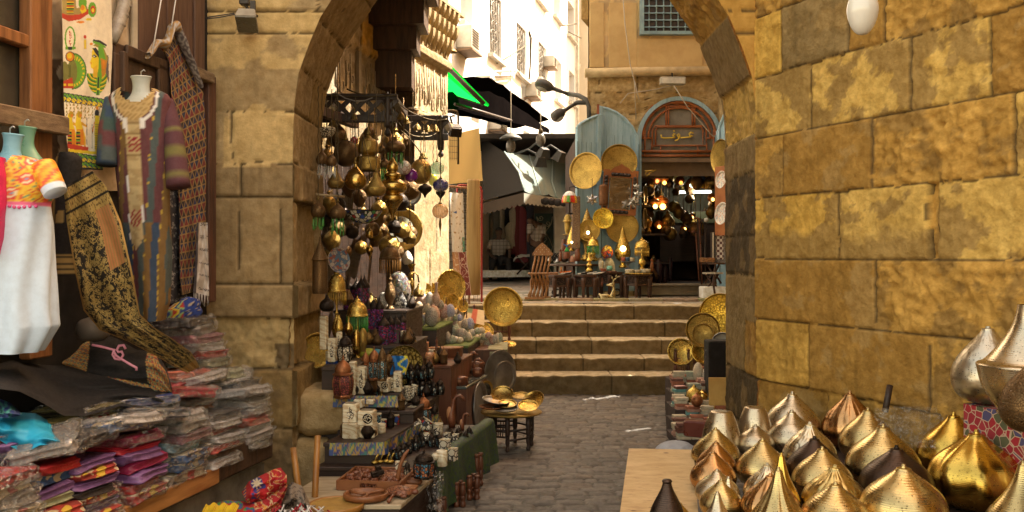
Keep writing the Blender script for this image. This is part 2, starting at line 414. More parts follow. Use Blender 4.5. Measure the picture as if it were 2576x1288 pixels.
mb=MB();mb.grid(lambda a,b:V((lerp(-60,60,a),lerp(-40,100,b),-.06)),4,4,0,(.14,.12,.10));struct(mb,'ground',PAVE)
# steps: worn stone treads between the lower lane and the upper street
ST=[(9.60,0,.21),(9.95,.21,.36),(10.30,.36,.53),(10.65,.53,.71),(11.0,.71,.89)]
mb=MB();rr=random.Random(5)
for k,(y,za,zb) in enumerate(ST):
 xs=[-.6]
 while xs[-1]<3: xs.append(xs[-1]+rr.uniform(.6,.95))
 tn=[rr.uniform(.85,1.1) for _ in xs];ht=zb-za;depth=.37
 def prof(t):
  if t<.46: return (0+.006*math.sin(t*9),za-.04+(ht+.04-.022)*t/.46)
  if t<.60: q=(t-.46)/.14*PI/2;return (.022-.022*math.cos(q)-.006*math.cos(q),zb-.022+.022*math.sin(q))
  return (.022+(depth-.022)*(t-.60)/.40,zb)
 st={}
 def pt(a,b):
  x=lerp(-.6,2.9,a);i=max(i for i in range(len(xs)) if xs[i]<=x);d=min(x-xs[i],(xs[i+1]-x) if i+1<len(xs) else 9)
  py,pz=prof(b);n=fbm(V((x*6,py*14+k,pz*14)),4);nn=nz(x*2.3,k*3.)
  g=.012*math.exp(-(d/.008)**2)
  c=[q*tn[i]*(1+.22*n) for q in ((.58,.47,.31) if b>.52 else (.23,.165,.085))]  # treads painted lighter and risers darker, as sky light would leave them
  if d<.006: c=[q*.4 for q in c]
  st[(a,b)]=c
  edge=math.exp(-((b-.54)/.09)**2)
  return V((x,y+py-.006*n+g*(1 if b<.55 else 0)+edge*.012*max(0,n+nn*.6),pz-(.006*n+g)*(1 if b>.5 else 0)-edge*.014*max(0,n+nn*.7)))
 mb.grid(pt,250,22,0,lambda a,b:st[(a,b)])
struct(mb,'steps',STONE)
setts(-2.2,3.4,11.34,14.0,.24,.42,.03,.893,(.42,.35,.26),'upper_landing',jd=.008,seed=9)
mb=MB()
for i in range(8): mb.box((-.55+i*.47,11.99,.905),(.462,.20,.05),0,col=[k*R.uniform(.85,1.1) for k in (.40,.31,.20)],bev=.012)
struct(mb,'kerb_strip',STONE)
setts(-7,6,14.0,40,.26,.40,.07,.893,(.30,.27,.235),'upper_street',jd=.01,seed=12)
mb=MB();mb.grid(lambda a,b:V((lerp(-8,-.6,a),lerp(8.9,14.0,b),.885)),4,4,0,(.3,.26,.2));mb.box((-1.65,9.0,.44),(2.,.2,.88),0,col=T2);struct(mb,'terrace',STONE)
# ---- unseen wall added east of the lane for shade; slits let sun slivers through
mb=MB();EX=3.15
for y0,y1,z0,z1 in ((6.3,8.82,0,9.8),(8.9,10.62,0,6.9),(10.72,13.4,0,6.9),(8.82,8.9,0,2.6),(8.82,8.9,3.25,6.9),(10.62,10.72,0,2.9),(10.62,10.72,3.6,6.9)):
 mb.box((EX,(y0+y1)/2,(z0+z1)/2),(.06,y1-y0,z1-z0),0,None,T3)
struct(mb,'east_shade_wall',STONE)
# ================================================================ left: cloth shop
def WL(u,v,off=0.):
 k=(u-1288)/F;return P(u,v,(2.705-off*1.011)/(.15-k))
def inpoly(x,y,p):
 r=False;j=len(p)-1
 for i in range(len(p)):
  if (p[i][1]>y)!=(p[j][1]>y) and x<(p[j][0]-p[i][0])*(y-p[i][1])/(p[j][1]-p[i][1]+1e-12)+p[i][0]: r=not r
  j=i
 return r
def paint(x,y,shapes,base):
 c=base
 for s in shapes:
  k=s[0]
  if k=='e':
   if ((x-s[1])/s[3])**2+((y-s[2])/s[4])**2<1: c=s[5]
  elif k=='o':
   q=((x-s[1])/s[3])**2+((y-s[2])/s[4])**2
   if (1-s[5])**2<q<1: c=s[6]
  elif k=='r':
   if s[1]<=x<s[3] and s[2]<=y<s[4]: c=s[5]
  elif k=='p':
   if inpoly(x,y,s[1]): c=s[2]
  elif k=='f':
   q=s[1](x,y)
   if q is not None: c=q
 return c
def path2(pts):
 L=[0]
 for a,b in zip(pts,pts[1:]): L.append(L[-1]+math.hypot(b[0]-a[0],b[1]-a[1]))
 X=[(l/L[-1],p[0]) for l,p in zip(L,pts)];Yv=[(l/L[-1],p[1]) for l,p in zip(L,pts)]
 return lambda t:(tab(X,t),tab(Yv,t))
CLOTH=M('cloth',(1,1,1),.9,attr=True,col2=(.88,.88,.88),vs=30,bump=.25,bs=300,bd=.003)
SATIN=M('satin',(1,1,1),.5,attr=True,col2=(.9,.9,.9),vs=30,bump=.2,bs=300,bd=.003)
def hang(left,right,off,amp,nf,nu,nv,col,at=None,ph=0.,wig=.01):
 """cloth hung between two picture-traced edges on the shop front"""
 l=path2(left);r=path2(right);at=at or WL
 def uv(a,b): p=l(b);q=r(b);return lerp(p[0],q[0],a),lerp(p[1],q[1],a)
 def pt(a,b):
  u,v=uv(a,b);w=math.sin(a*nf*2*PI+ph+2.2*nz(b*2.2,ph))
  return at(u,v,off+amp*(.35+.65*b)*w*(.6+.4*nz(a*3,b*3,ph))+wig*nz(a*5,b*7,ph))
 mb=MB();mb.grid(pt,nu,nv,0,lambda a,b:col(*uv(a,b),a,b));return mb
WOODO=M('brown_wood',(.30,.13,.045),.55,col2=(.15,.06,.02),vs=5,stretch=(6,6,.6),bump=.2,bs=30)
WOODD=M('dark_wood',(.085,.045,.025),.6,col2=(.04,.022,.013),vs=5,stretch=(5,5,.7),bump=.3,bs=30)
WOODG=M('weathered_wood',(.27,.19,.11),.85,col2=(.14,.09,.05),vs=6,stretch=(2,2,9),bump=.5,bs=40)
WOODL=M('pale_wood',(.45,.22,.07),.55,col2=(.28,.12,.035),vs=4,stretch=(1,1,8),bump=.15,bs=40)
PLAS=M('plaster',(.60,.50,.37),.95,col2=(.42,.33,.23),vs=5,bump=.5,bs=22,attr=True,det=8)
DARKG=M('dark_glass',(.045,.042,.032),.15,col2=(.08,.07,.05),vs=3)
BLACK=M('flat_black',(.012,.009,.007),.9)  # plain near-black, shared by backing, eyes, feathers and cabinet
def wbox(mb,u0,u1,v0,v1,off,t,mi=0,col=(1,1,1)):   # slab on the shop front spanning picture columns/rows measured at its middle
 a=WL(u0,644,off+t/2);b=WL(u1,644,off+t/2);m=(a+b)/2;k=m.y/F;z0=1.5-(v1-644)*k;z1=1.5-(v0-644)*k
 ang=math.atan2((b-a).y,(b-a).x);T=TR(m.x,m.y,0,rz=ang)
 mb.box((0,0,(z0+z1)/2),((b-a).length,t,z1-z0),mi,T,col,bev=.006)
front=thing('cloth_shop','timber and plaster shop front behind the hanging clothes','shop front',WL(300,644)*1)
front.location=(0,0,0)
mb=MB();wbox(mb,-260,535,-900,1270,-.06,.05);mb.build('backing',BLACK,front)  # black panel puts the darkness of the shop opening into its colour
mb=MB()
def plpt(a,b):
 u=lerp(118,345,a);v=lerp(-200,480,b);h=.006*fbm(V((a*9,b*14,2.)),4)+.012
 return WL(u,v,h)
def plc(a,b):
 u=lerp(118,345,a);v=lerp(-200,480,b);n=fbm(V((u*.03,v*.03,0)),4)
 e=150+14*nz(v*.03,3.)+(25 if 200<v<330 else 0)
 if u<e and v>150: return (.33,.25,.19) if n>0 else (.22,.16,.12)
 return [k*(1+.25*n) for k in (1,.97,.9)]
mb.grid(plpt,80,120,0,plc);mb.build('plaster',PLAS,front)
mb=MB();wbox(mb,62,118,-300,900,.02,.06);wbox(mb,-120,62,58,92,.02,.05);wbox(mb,-200,-120,-300,900,.02,.05)
fr=mb.build('window_frame',WOODO,front)
mb=MB();wbox(mb,-120,64,-300,58,.0,.015);wbox(mb,-120,64,92,900,.0,.015);mb.build('pane',DARKG,fr)
mb=MB();wbox(mb,345,512,-250,190,.01,.02);wbox(mb,345,368,-250,190,.03,.014);wbox(mb,488,512,-250,190,.03,.014);wbox(mb,368,488,168,190,.03,.013);wbox(mb,420,424,-250,168,.03,.006)
mb.build('door_panel',M('maroon_wood',(.135,.075,.05),.6,col2=(.09,.045,.03),vs=5,stretch=(6,6,.6),bump=.25,bs=25),front)
mb=MB();wbox(mb,331,345,-250,130,.02,.02);mb.build('white_jamb',M('cream_paint',(.62,.55,.42),.7),front)
mb=MB();wbox(mb,480,530,176,202,.04,.06,0);mb.build('ledge',WOODG,front)
mb=MB();wbox(mb,512,531,190,760,.01,.07);mb.build('door_post',M('red_brown_wood',(.12,.05,.03),.6,col2=(.06,.03,.02),vs=5,stretch=(6,6,.6),bump=.3,bs=30),front)
mb=MB();wbox(mb,284,424,134,400,.05,.02);wbox(mb,284,300,134,400,.073,.02);wbox(mb,316,424,134,165,.073,.02);wbox(mb,396,424,165,400,.073,.02);wbox(mb,304,316,130,400,.08,.035)
solo(mb,'wooden_shutter',WOODD,'old dark wooden shutter with an iron hook behind the striped kaftan','shutter')
mb=MB();wbox(mb,-140,165,278,342,.10,.045)
a=WL(-140,262,.12);b=WL(165,318,.12);mb=MB();d=b-a;mb.box((d.length/2,0,0),(d.length,.045,.082),0,TR(a.x,a.y,a.z+.0,rz=math.atan2(d.y,d.x),ry=-math.atan2(d.z,math.hypot(d.x,d.y))),bev=.006)
solo(mb,'beam',WOODG,'weathered wooden beam carrying the pale blue and green mannequins','beam')
mb=MB();mb.tube([WL(345+3*math.sin(i),0-60+i*0,0.05)+V((0,0,0)) for i in range(2)] if False else [WL(u,v,.06) for u,v in ((322,-90),(318,-20),(308,30),(293,75),(281,105))],[.030,.032,.031,.030,.026],12)
for u,v in ((318,-8),(314,14),(307,38),(298,62)): mb.lathe([(.033,-.006),(.035,0),(.033,.006)],12,Matrix.Translation(WL(u,v,.06)),0,cap=False)
solo(mb,'taped_duct',M('duct_tape',(.42,.38,.32),.35,col2=(.3,.26,.21),vs=20,bump=.4,bs=50),'grey taped duct curving down the plaster beside the printed banner','duct')
# --- Egyptian print banner
CR=(.86,.79,.62);GR=(.16,.42,.04);YE=(.80,.62,.03);RE=(.55,.06,.03);OR=(.72,.26,.02);BK=(.03,.03,.035);NB=(.05,.06,.12);DG=(.05,.16,.03)
def wave(x,y,y0,A):                                # scroll border, y0 at x=110 sloping
 yy=y-(y0+(x-110)*.16)
 if not 0<=yy<A: return None
 t=yy/A
 if t<.08 or t>.92: return BK
 s=math.sin(x*.17+2.3*math.sin(t*6));
 if abs(s-.9*math.cos(t*7))<.42: return NB if t>.2 else BK
 return GR if t<.5 else YE
F35={'E':'111100110100111','G':'111100101101111','Y':'101101010010010','P':'110101110100100','T':'111010010010010'}
def letters(x,y):
 for i,ch in enumerate('EGYPT'):
  yy=(y-222-i*23)/17*5;xx=(x-157)/17*3
  if 0<=yy<5 and 0<=xx<3 and F35[ch][int(yy)*3+int(xx)]=='1': return RE
def fan(cx,cy,rx,ry,a0,a1):
 def f(x,y):
  X=(x-cx)/rx;Yv=(y-cy)/ry;r=math.hypot(X,Yv)
  if not .28<r<1: return None
  a=math.degrees(math.atan2(-Yv,X))
  if not a0<a<a1: return None
  if .55<r<.62 or r>.93: return DG
  if r<.5: return (.20,.36,.05)
  return YE if int(a/7)%2 and r<.85 else GR
 return f
def stripe(x0,y0,x1,y1,cols,h):
 return ('f',lambda x,y:cols[int((y-y0)/h)%len(cols)] if x0<=x<x1 and y0<=y<y1 else None)
def braid(x,y):
 if 397<x<446 and 400<y<600 and x<446-(600-y)*.02 and y<(440+(x-397)*3.4): return (.10,.11,.16) if int(y/6+x/5)%2 else (.25,.2,.12)
BAN=[('p',[(105,-60),(200,-60),(210,60),(285,40),(300,100),(230,140),(150,155),(105,125)],(.40,.30,.10)),('p',[(105,95),(150,110),(230,105),(300,60),(310,90),(240,140),(160,155),(105,130)],RE),
 stripe(140,-60,190,95,[YE,BK,GR,RE],9),('e',255,20,30,45,GR),('p',[(235,70),(270,40),(285,80),(250,100)],YE),('e',325,70,30,55,GR),('e',330,70,18,30,RE),('e',330,75,10,16,YE),('e',255,55,14,20,OR),
 ('e',300,140,22,10,YE),('e',240,160,30,8,OR),
 ('e',164,278,40,88,GR),('e',164,278,29,75,CR),('f',letters),('r',130,340,205,358,GR),('r',150,338,180,360,BK),
 ('e',272,268,11,13,RE),('r',264,285,284,356,(.6,.5,.25)),('r',268,290,280,352,YE),
 ('f',fan(185,515,98,132,-95,92)),('e',195,520,60,85,GR),('e',180,520,36,90,(.20,.22,.05)),('r',110,470,170,560,(.13,.14,.03)),('e',125,520,30,75,(.2,.2,.05)),('e',164,410,33,38,BK),('e',164,410,28,33,OR),('e',160,405,17,20,YE),('p',[(112,590),(180,560),(190,640),(115,640)],RE),('r',116,605,185,622,YE),('r',135,600,150,640,RE),
 ('f',lambda x,y:(YE if int(math.hypot(x-360,y-520)/9)%3==0 else (GR if int(math.hypot(x-360,y-520)/9)%3==1 else DG)) if y>530 and ((x-360)/76)**2+((y-530)/150)**2<1 else None),
 ('f',braid),('p',[(330,330),(345,318),(400,330),(440,420),(430,460),(395,470),(380,350)],(.36,.30,.06)),('p',[(370,330),(400,335),(425,440),(395,520),(390,600),(352,600),(365,480)],GR),('p',[(385,420),(432,440),(420,540),(395,560)],(.55,.25,.03)),('r',398,440,415,500,OR),
 ('p',[(328,352),(352,345),(370,372),(372,480),(362,540),(335,548),(332,500),(316,492),(312,470),(308,450),(320,420),(322,380)],YE),('p',[(326,350),(350,345),(372,375),(372,420),(345,380)],BK),('p',[(320,405),(340,396),(362,410),(340,420)],BK),('e',338,407,7,5,(.8,.75,.6)),('p',[(330,490),(362,470),(362,560),(332,560)],(.75,.48,.03)),('p',[(309,455),(320,450),(322,468)],OR),
 ('p',[(330,285),(380,292),(432,325),(428,337),(375,312),(330,300)],BK),('p',[(332,296),(376,308),(424,340),(418,350),(370,325),(330,312)],GR),('e',318,318,12,10,OR),('p',[(362,560),(384,560),(378,690),(352,690)],GR),('p',[(366,560),(374,560),(370,690),(362,690)],BK),('r',358,640,380,650,YE),
 ('f',lambda x,y:wave(x,y,668,66)),
 ('f',lambda x,y:((.35,.3,.1) if int(x/9)%3==0 and int(y/8)%3 else ((.5,.3,.05) if int(x/7+y/11)%5==0 else None)) if 122<x<410 and 735+(x-110)*.1<y<860 and (x-122)%26>7 else None)]
for dx in (0,62):
 BAN+=[('p',[(148+dx,830),(165+dx,802),(186+dx,830),(180+dx,870),(196+dx,930),(214+dx,990),(180+dx,1060),(150+dx,960),(140+dx,900)],YE),('e',172+dx,830,18,24,(.5,.35,.03)),('e',178+dx,838,9,13,OR),('p',[(186+dx,880),(225+dx,910),(222+dx,922),(184+dx,905)],(.7,.4,.03)),('p',[(150+dx,940),(198+dx,935),(205+dx,1050),(150+dx,1055)],OR),stripe(146+dx,945,176+dx,1055,[YE,BK,GR,RE,BK],10),('p',[(205+dx,990),(216+dx,990),(216+dx,1060),(203+dx,1060)],(.7,.4,.03))]
BAN+=[('e',359,820,16,28,BK),('e',361,783,10,13,OR),('p',[(346,840),(375,840),(378,960),(366,1095),(348,1095),(340,960)],YE),('p',[(340,880),(345,880),(330,960),(322,958)],OR),('p',[(372,960),(384,960),(382,1030),(372,1030)],RE),stripe(343,890,376,1080,[YE,(.5,.4,.05)],8),('r',284,850,288,1050,BK),('r',322,900,326,1075,BK),('r',396,800,402,1010,BK),('r',404,930,412,1030,DG),
 ('f',lambda x,y:RE if 1040+(x-150)*.18<y<1075+(x-150)*.18 and x<296 else None),('f',lambda x,y:YE if 1078<y-(x-150)*.1<1100 else None),('f',lambda x,y:wave(x,y,1090,62)),('f',lambda x,y:wave(x,y,1145,62)),('f',lambda x,y:BK if y>1205+(x-170)*.08 else None)]
bcol=lambda u,v,a,b:paint((u-119.3)/.3472,v/.3472,BAN,[k*(1+.08*nz(u*.7,v*.7)) for k in CR])
mb=hang([(152,-60),(155,0),(158,100),(160,240),(165,330),(178,425)],[(276,-60),(280,0),(283,120),(276,260),(264,330),(259,428)],.10,.010,1.6,110,330,bcol,wig=.006)
solo(mb,'printed_banner',CLOTH,'cream cotton banner printed with pharaonic figures, a queen in profile and the word EGYPT','banner')
# --- mannequins and garments
def bust(u,v,Y,hw,ht,col,label,name='mannequin',tilt=0):
 s=Y/F;t=thing(name,label,'mannequin',P(u,v+ht,Y))
 h=ht*s;w=hw*s
 pr=[(.52,1.0),(.56,.97),(.50,.9),(.44,.72),(.46,.5),(.58,.33),(.82,.16),(1.08,.0),(1.2,-.28),(1.12,-.7),(1.0,-1.5),(1.05,-2.2)]
 pr=smooth_prof([(r*w,z*h) for r,z in pr],4)
 mb=MB();mb.lathe([(0,h*.99)]+pr[:],28,TR(rx=0,ry=tilt,s=(1,.62,1)),0)
 mb.build('bust',M('mannequin_'+name+str(round(col[0],2)),col,.35,col2=tuple(k*.85 for k in col),vs=8),t)
 mb=MB();mb.tube([(0,0,h*.98),(0,0,h*1.15),(.012,0,h*1.22),(.02,0,h*1.17)],.003,6);mb.build('hook',M('steel',(.5,.5,.5),.3,1.),t)
 return t
bust(355,192,4.22,48,75,(.52,.55,.50),'pale grey mannequin bust in the striped kaftan')
bust(62,318,3.62,42,80,(.16,.36,.25),'green mannequin bust behind the pale blue one',tilt=.1)
bust(25,336,3.5,50,85,(.22,.48,.62),'pale blue mannequin bust in the embroidered dress',tilt=.1)
def garment(rows,Y,dep,col,folds=7,amp=.05,nu=72,nv=110,dY=0.,mb=None,ph=0.):
 mb=mb or MB();Lp=[(r[0],r[1]) for r in rows];Rp=[(r[0],r[2]) for r in rows];v0=rows[0][0];v1=rows[-1][0];st={}
 def pt(a,b):
  v=lerp(v0,v1,b);l=tab(Lp,v);r=tab(Rp,v);th=2*PI*a;y=Y+dY*b
  m=1+amp*b*math.sin(folds*th+ph+3*nz(b*2,ph))+.02*nz(math.cos(th)*2,b*6,ph)
  u=(l+r)/2+(r-l)/2*math.cos(th)*m
  st[(a,b)]=(u,v)
  p=P(u,v,y);p.y+=-dep*math.sin(th)*m;return p
 mb.grid(pt,nu,nv,0,lambda a,b:col(*st[(a,b)],a,b),closed=True);return mb
def cut(mb): mb_=[(f,m,k) for f,m,k in zip(mb.f,mb.m,mb.flat) if all(mb.c[i][0]>=0 for i in f)];mb.f,mb.m,mb.flat=[list(q) for q in zip(*mb_)]
HOLE=(-1,0,0)
def slv(mb,pts,rs,col,n=20):
 pts=[V(p) for p in pts];b=len(mb.v);
 pp=[];rr=[]
 for i in range(len(pts)-1):
  for k in range(10): t=k/10;pp.append(pts[i].lerp(pts[i+1],t));rr.append(lerp(rs[i],rs[i+1],t))
 pp.append(pts[-1]);rr.append(rs[-1]);mb.tube(pp,rr,n)
 m=len(pp)
 for j in range(m):
  for i in range(n): mb.c[b+j*n+i]=col(j/(m-1),i/n)
BU=(.135,.045,.05);TE=(.075,.10,.10);OL=(.20,.115,.035);BL=(.04,.07,.13);GO=(.60,.42,.18);WH=(.80,.78,.75)
def kaf(u,v,a,b):
 if math.sin(2*PI*a)>0 and ((u-356)/33)**2+((v-232)/27)**2<1: return HOLE
 if math.sin(2*PI*a)>-.2:
  w=abs(u-350-(v-240)*.03)
  if v<330 and ((u-352)/48)**2+((v-245)/62)**2<1: c=GO if (int(u/4)+int(v/5))%3 else (.42,.27,.10)
  elif w<19 and v<600+ (19-w)*1.6:
   c=(.58,.44,.22)
   q=(v-315)%26
   if (int(u/3)+int(v/3))%2==0: c=(.47,.33,.15)
   if q<2: c=(.3,.2,.08)
   if (350<v<388 or 530<v<572) and (int((u-330)/5)+int(v/6))%2==0 and w<14: c=(.30,.02,.03)
   return c if w<17 else WH
  else: c=None
  if v<345:
   d=math.sqrt(((u-352)/52)**2+((v-245)/66)**2)
   if 1<d<1.12 and v>232: return WH
   if v>300 and 19<w<26 and v<330: return WH
  if c: return c
 s=(u-262)*(1-.0000*v)+(v-300)*.05+8*nz(v*.006,4.)
 k=int(s/15)%7;c=(BU,BU,TE,BU,OL,BU,BL)[k] if v<560 else (BU,TE,OL,BL,OL,TE,BL)[k]
 if s%15<1.6 and int(v/9)%2 and k in (0,2,4): return (.55,.38,.05)
 return [q*(1+.15*nz(u*.5,v*.05)) for q in c]
mb=garment([(226,300,398),(236,282,420),(250,272,430),(300,280,425),(400,290,424),(520,300,428),(650,322,430),(760,345,424),(806,365,410)],4.22,.08,kaf,6,.06);cut(mb)
slv(mb,[P(283,250,4.22),P(272,320,4.18),P(268,415,4.15)],[.036,.042,.046],lambda t,a:(TE,BL,(.05,.09,.08),BU)[int(t*5+a)%4])
slv(mb,[P(418,255,4.25),P(437,340,4.22),P(449,470,4.18)],[.036,.045,.055],lambda t,a:(.17,.15,.045) if .42<t<.5 or .64<t<.73 or .86<t<.94 else (.10,.035,.045))
solo(mb,'kaftan',CLOTH,'burgundy and teal striped kaftan with a gold yoke on the grey mannequin','kaftan')
EMB=[(.80,.40,.02),(.72,.10,.03),(.85,.55,.05),(.75,.25,.02)]
def dress(u,v,a,b):
 if math.sin(2*PI*a)>0 and ((u-26)/33)**2+((v-396)/28)**2<1: return HOLE
 if v<512:
  n=noise.cell(V((u*.11,v*.11,0)))
  for cx,cy in ((98,455),(15,465),(65,490),(140,470),(30,410),(100,405)):
   d=math.hypot(u-cx,v-cy)
   if d<19: return ((.18,.35,.6),(.75,.12,.05),(.85,.75,.5),(.7,.06,.04),(.85,.5,.03))[int(d/4)%5]
  if (u+v)%31<2.6 or (u-v)%31<2.6: return (.85,.60,.08)
  return EMB[int(abs(n)*97)%4] if nz(u*.3,v*.3)>-.25 else ((.6,.05,.04) if n>.1 else (.10,.30,.16))
 if v<519: return (.80,.16,.32)
 return [k*(1+.03*nz(u*.2,v*.02)) for k in (.60,.74,.92)]
mb=garment([(392,4,62),(400,-20,92),(430,-40,128),(470,-45,142),(515,-40,122),(560,-45,128),(700,-55,132),(820,-60,136),(850,-50,118),(885,-45,96)],3.5,.11,dress,8,.11);cut(mb)
slv(mb,[P(108,420,3.48),P(124,452,3.46),P(140,486,3.45)],[.05,.048,.044],lambda t,a:EMB[int(t*7+a*9)%4] if t<.78 else (.62,.74,.9))
for i in range(12):
 u=2+i*10;mb.sphere(P(u,523+2*math.sin(i),3.5)+V((0,-.108*math.sqrt(max(0,1-((u-45)/82)**2)),0)),.007,8,0,(.75,.10,.30))
solo(mb,'embroidered_dress',SATIN,'white dress with an orange and red embroidered bodice and pink pompom trim','dress')
mb=garment([(395,-90,4),(440,-90,12),(520,-90,14),(600,-90,8),(640,-90,-2)],3.38,.09,lambda u,v,a,b:(.62,.02,.12),5,.06,40,40)
solo(mb,'pink_dress',SATIN,'bright pink dress cut off by the left edge of the photo','dress')
mb=garment([(385,155,190),(400,142,205),(470,136,200),(600,130,200),(690,128,200)],3.96,.05,lambda u,v,a,b:((.38,.26,.09) if (v>640 and int(v/5)%3) or (530<v<560 and int(u/3)%2) or abs(u-152-(v-400)*-.05)<4 else (.016,.013,.012)),5,.04,40,70)
solo(mb,'black_robe',CLOTH,'black robe with thin gold braid hanging behind the gold brocade','robe')
def broc(u,v,a,b):
 g=(.50,.35,.11);k=(.022,.017,.013)
 if b<.16:
  if int(b*95)%5==0: return k
  return g if nz(a*40,b*90)>-.22 else (.16,.10,.03)
 if a>.62 and b<.42 and a<.92:
  return (.55,.25,.10) if int(a*60)%3 else (.40,.25,.08)
 if a<.03 or a>.965 or b>.965: return (.45,.27,.08)
 p=V((a*7.5,b*24,3.));q=V((nz(p.x,p.y,1.),nz(p.x,p.y,5.),0))*.6
 d=noise.voronoi(p+q)[0][0];e=fbm(p*2.1,3)
 if d<.17 or .27<d<.36: return g
 if abs(e)<.10: return g
 if e>.33: return (.42,.30,.10)
 return k
BLft=[(160,470),(168,560),(188,680),(210,780),(250,830),(320,858),(400,900),(455,932),(472,938)]
BRgt=[(232,430),(268,470),(305,560),(332,680),(352,790),(385,822),(430,850),(480,885),(502,922)]
def brat(u,v,off):
 t=max(0,min(1,(v-430)/500));return P(u,v,tab([(430,3.80),(700,3.88),(830,4.0),(935,4.3)],v)-off)
mb=hang(BLft,BRgt,.02,.045,2.2,120,300,broc,at=brat)
solo(mb,'brocade_shawl',CLOTH,'black shawl with gold paisley brocade sweeping down onto the packets','shawl')
def lat(u,v,a,b):
 x=a*6;y=b*30;f=lambda t:abs(t-round(t))
 if f(x+y*.5)<.075 or f(x-y*.5)<.075 or f(y)<.075: return (.36,.235,.085)
 n=(int(math.floor(x+y*.5))+int(math.floor(x-y*.5))*2+int(math.floor(y)))%3
 return ((.035,.04,.10),(.20,.035,.04),(.045,.035,.04))[n]
mb=hang([(398,112),(424,150),(432,250),(446,400),(452,560),(452,700),(456,742)],[(440,60),(478,170),(512,235),(519,350),(518,560),(505,680),(484,735)],.10,.022,1.7,90,230,lat)
solo(mb,'geometric_scarf',CLOTH,'long scarf of small gold, navy and red triangles hung from a hook','scarf')
def pais(u,v,a,b):
 n=noise.voronoi(V((a*5,b*30,0)))[0][0];return (.36,.34,.31) if n<.2 or .3<n<.38 else (.05,.045,.05)
mb=hang([(424,480),(424,560),(421,700),(419,764)],[(456,480),(462,560),(470,700),(472,762)],.06,.012,1.2,40,120,pais);solo(mb,'grey_scarf',CLOTH,'dark grey paisley scarf hanging under the geometric scarf','scarf')
def wht(u,v,a,b): return (.08,.07,.08) if a<.18 or (int(b*50)%9<2 and a>.3 and nz(a*30,b*60)>0) else (.62,.58,.55)
mb=hang([(495,560),(492,640),(486,735)],[(522,560),(524,640),(526,745)],.13,.010,1.3,30,80,wht)
for i in range(11): u=488+i*3.6;mb.tube([WL(u,735,.13),WL(u+1.5*math.sin(i*3),752,.133),WL(u+2*math.cos(i*2),768+3*math.sin(i),.13)],.0022,4,0,(.6,.56,.53))
solo(mb,'fringed_scarf',CLOTH,'white scarf with a long fringe at the edge of the stone pier','scarf')
mb=MB()
def knot(a,b):
 th=2*PI*a;p=path2([(372,140),(395,108),(420,112),(432,70),(444,64),(452,90),(478,150),(505,215)])(b);c=WL(p[0],p[1],.12);r=.018+.012*math.sin(b*PI)+.006*nz(a*6,b*9)
 return c+V((math.cos(th)*r,-.4*math.cos(th)*r,math.sin(th)*r))
mb.grid(knot,18,50,0,lambda a,b:(.42,.40,.38) if nz(a*14,b*40)>.05 else ((.13,.11,.12) if b>.45 else (.40,.24,.09)),closed=True)
solo(mb,'knotted_shawl',CLOTH,'black and white shawl knotted over the hook above the scarves','shawl')
mb=MB();mb.tube([WL(383,135,.14),WL(412,-40,.10)],.0035,6);mb.tube([WL(432,64,.14),WL(448,-40,.10)],.0035,6)
solo(mb,'white_strings',M('white_cord',(.75,.73,.7),.6),'pair of white cords holding up the scarves','cord')
# --- the stall
ED=V((.2055,.9786,0));EN=V((-.9786,.2055,0));EC=V((-1.36,5.03,0))
def EP(y,inn,z): t=(y-5.03)/ED.y;q=EC+ED*t+EN*inn;return V((q.x,q.y,z))
stall=thing('cloth_stall','low wooden stall bench loaded with packets of folded cloth','stall',EP(4.2,.2,0),math.atan2(ED.y,ED.x))
mb=MB();mb.box((-.1,.24,.425),(1.9,.46,.03),bev=.004);mb.build('bench_top',WOODD,stall)
mb=MB();mb.box((-.35,-.205,.405),(1.2,.028,.085),bev=.005);mb.build('front_board',WOODL,stall)
mb=MB();mb.box((.54,-.202,.44),(.58,.024,.155),bev=.012);mb.build('end_panel',WOODD,stall)
mb=MB();mb.box((-.1,.06,.17),(1.86,.45,.34),bev=.01);mb.build('plinth',M('grey_plinth',(.19,.165,.125),.9,col2=(.09,.075,.055),vs=6,bump=.4,bs=30),stall)
def plastic(name,stretch):
 PLST=bpy.data.materials.new(name);_t=NT(PLST);_co=_t.n('Mapping',{'Vector':_t.coord(),'Scale':stretch}).outputs[0];_n=_t.n('TexNoise',{'Vector':_co,'Scale':26,'Detail':3,'Distortion':1.2}).outputs['Fac']
 _r=_t.math('ABSOLUTE',_t.math('SUBTRACT',_n,.5));_b=_t.bump(_t.mr(_r,0,.12),1.,.012)
 _g=_t.n('BsdfGlossy',{'Color':(.9,.9,.88,1),'Roughness':.16,'Normal':_b});_tr=_t.n('BsdfTransparent')
 _f=_t.mr(_t.math('ADD',_t.math('MULTIPLY',_t.n('LayerWeight',{'Blend':.35,'Normal':_b}).outputs['Facing'],.55),_t.math('MULTIPLY',_t.math('LESS_THAN',_r,.03),.4)),0,1,.07,.85)
 _m=_t.n('MixShader',{0:_f,1:_tr.outputs[0],2:_g.outputs[0]});_t.t.links.new(_m.outputs[0],_t.out.inputs[0]);return PLST
PLST=plastic('clear_plastic',(.28,.3,.05));FILM=plastic('clear_film',(1,1,1))
def packmat(nm,c,c2,pat=0):
 if pat: return voro('print_'+nm,[c,c2,tuple(k*.5 for k in c),(.55,.45,.3)],20,edge=tuple(k*.8 for k in c),ew=.05,rough=.6,bump=.1,stretch=(.28,.3,.05))
 return M('folded_'+nm,c,.55,col2=c2,vs=30,bump=.5,bs=60,bd=.01,coat=.4,rnd=.15,stretch=(.28,.3,.05))
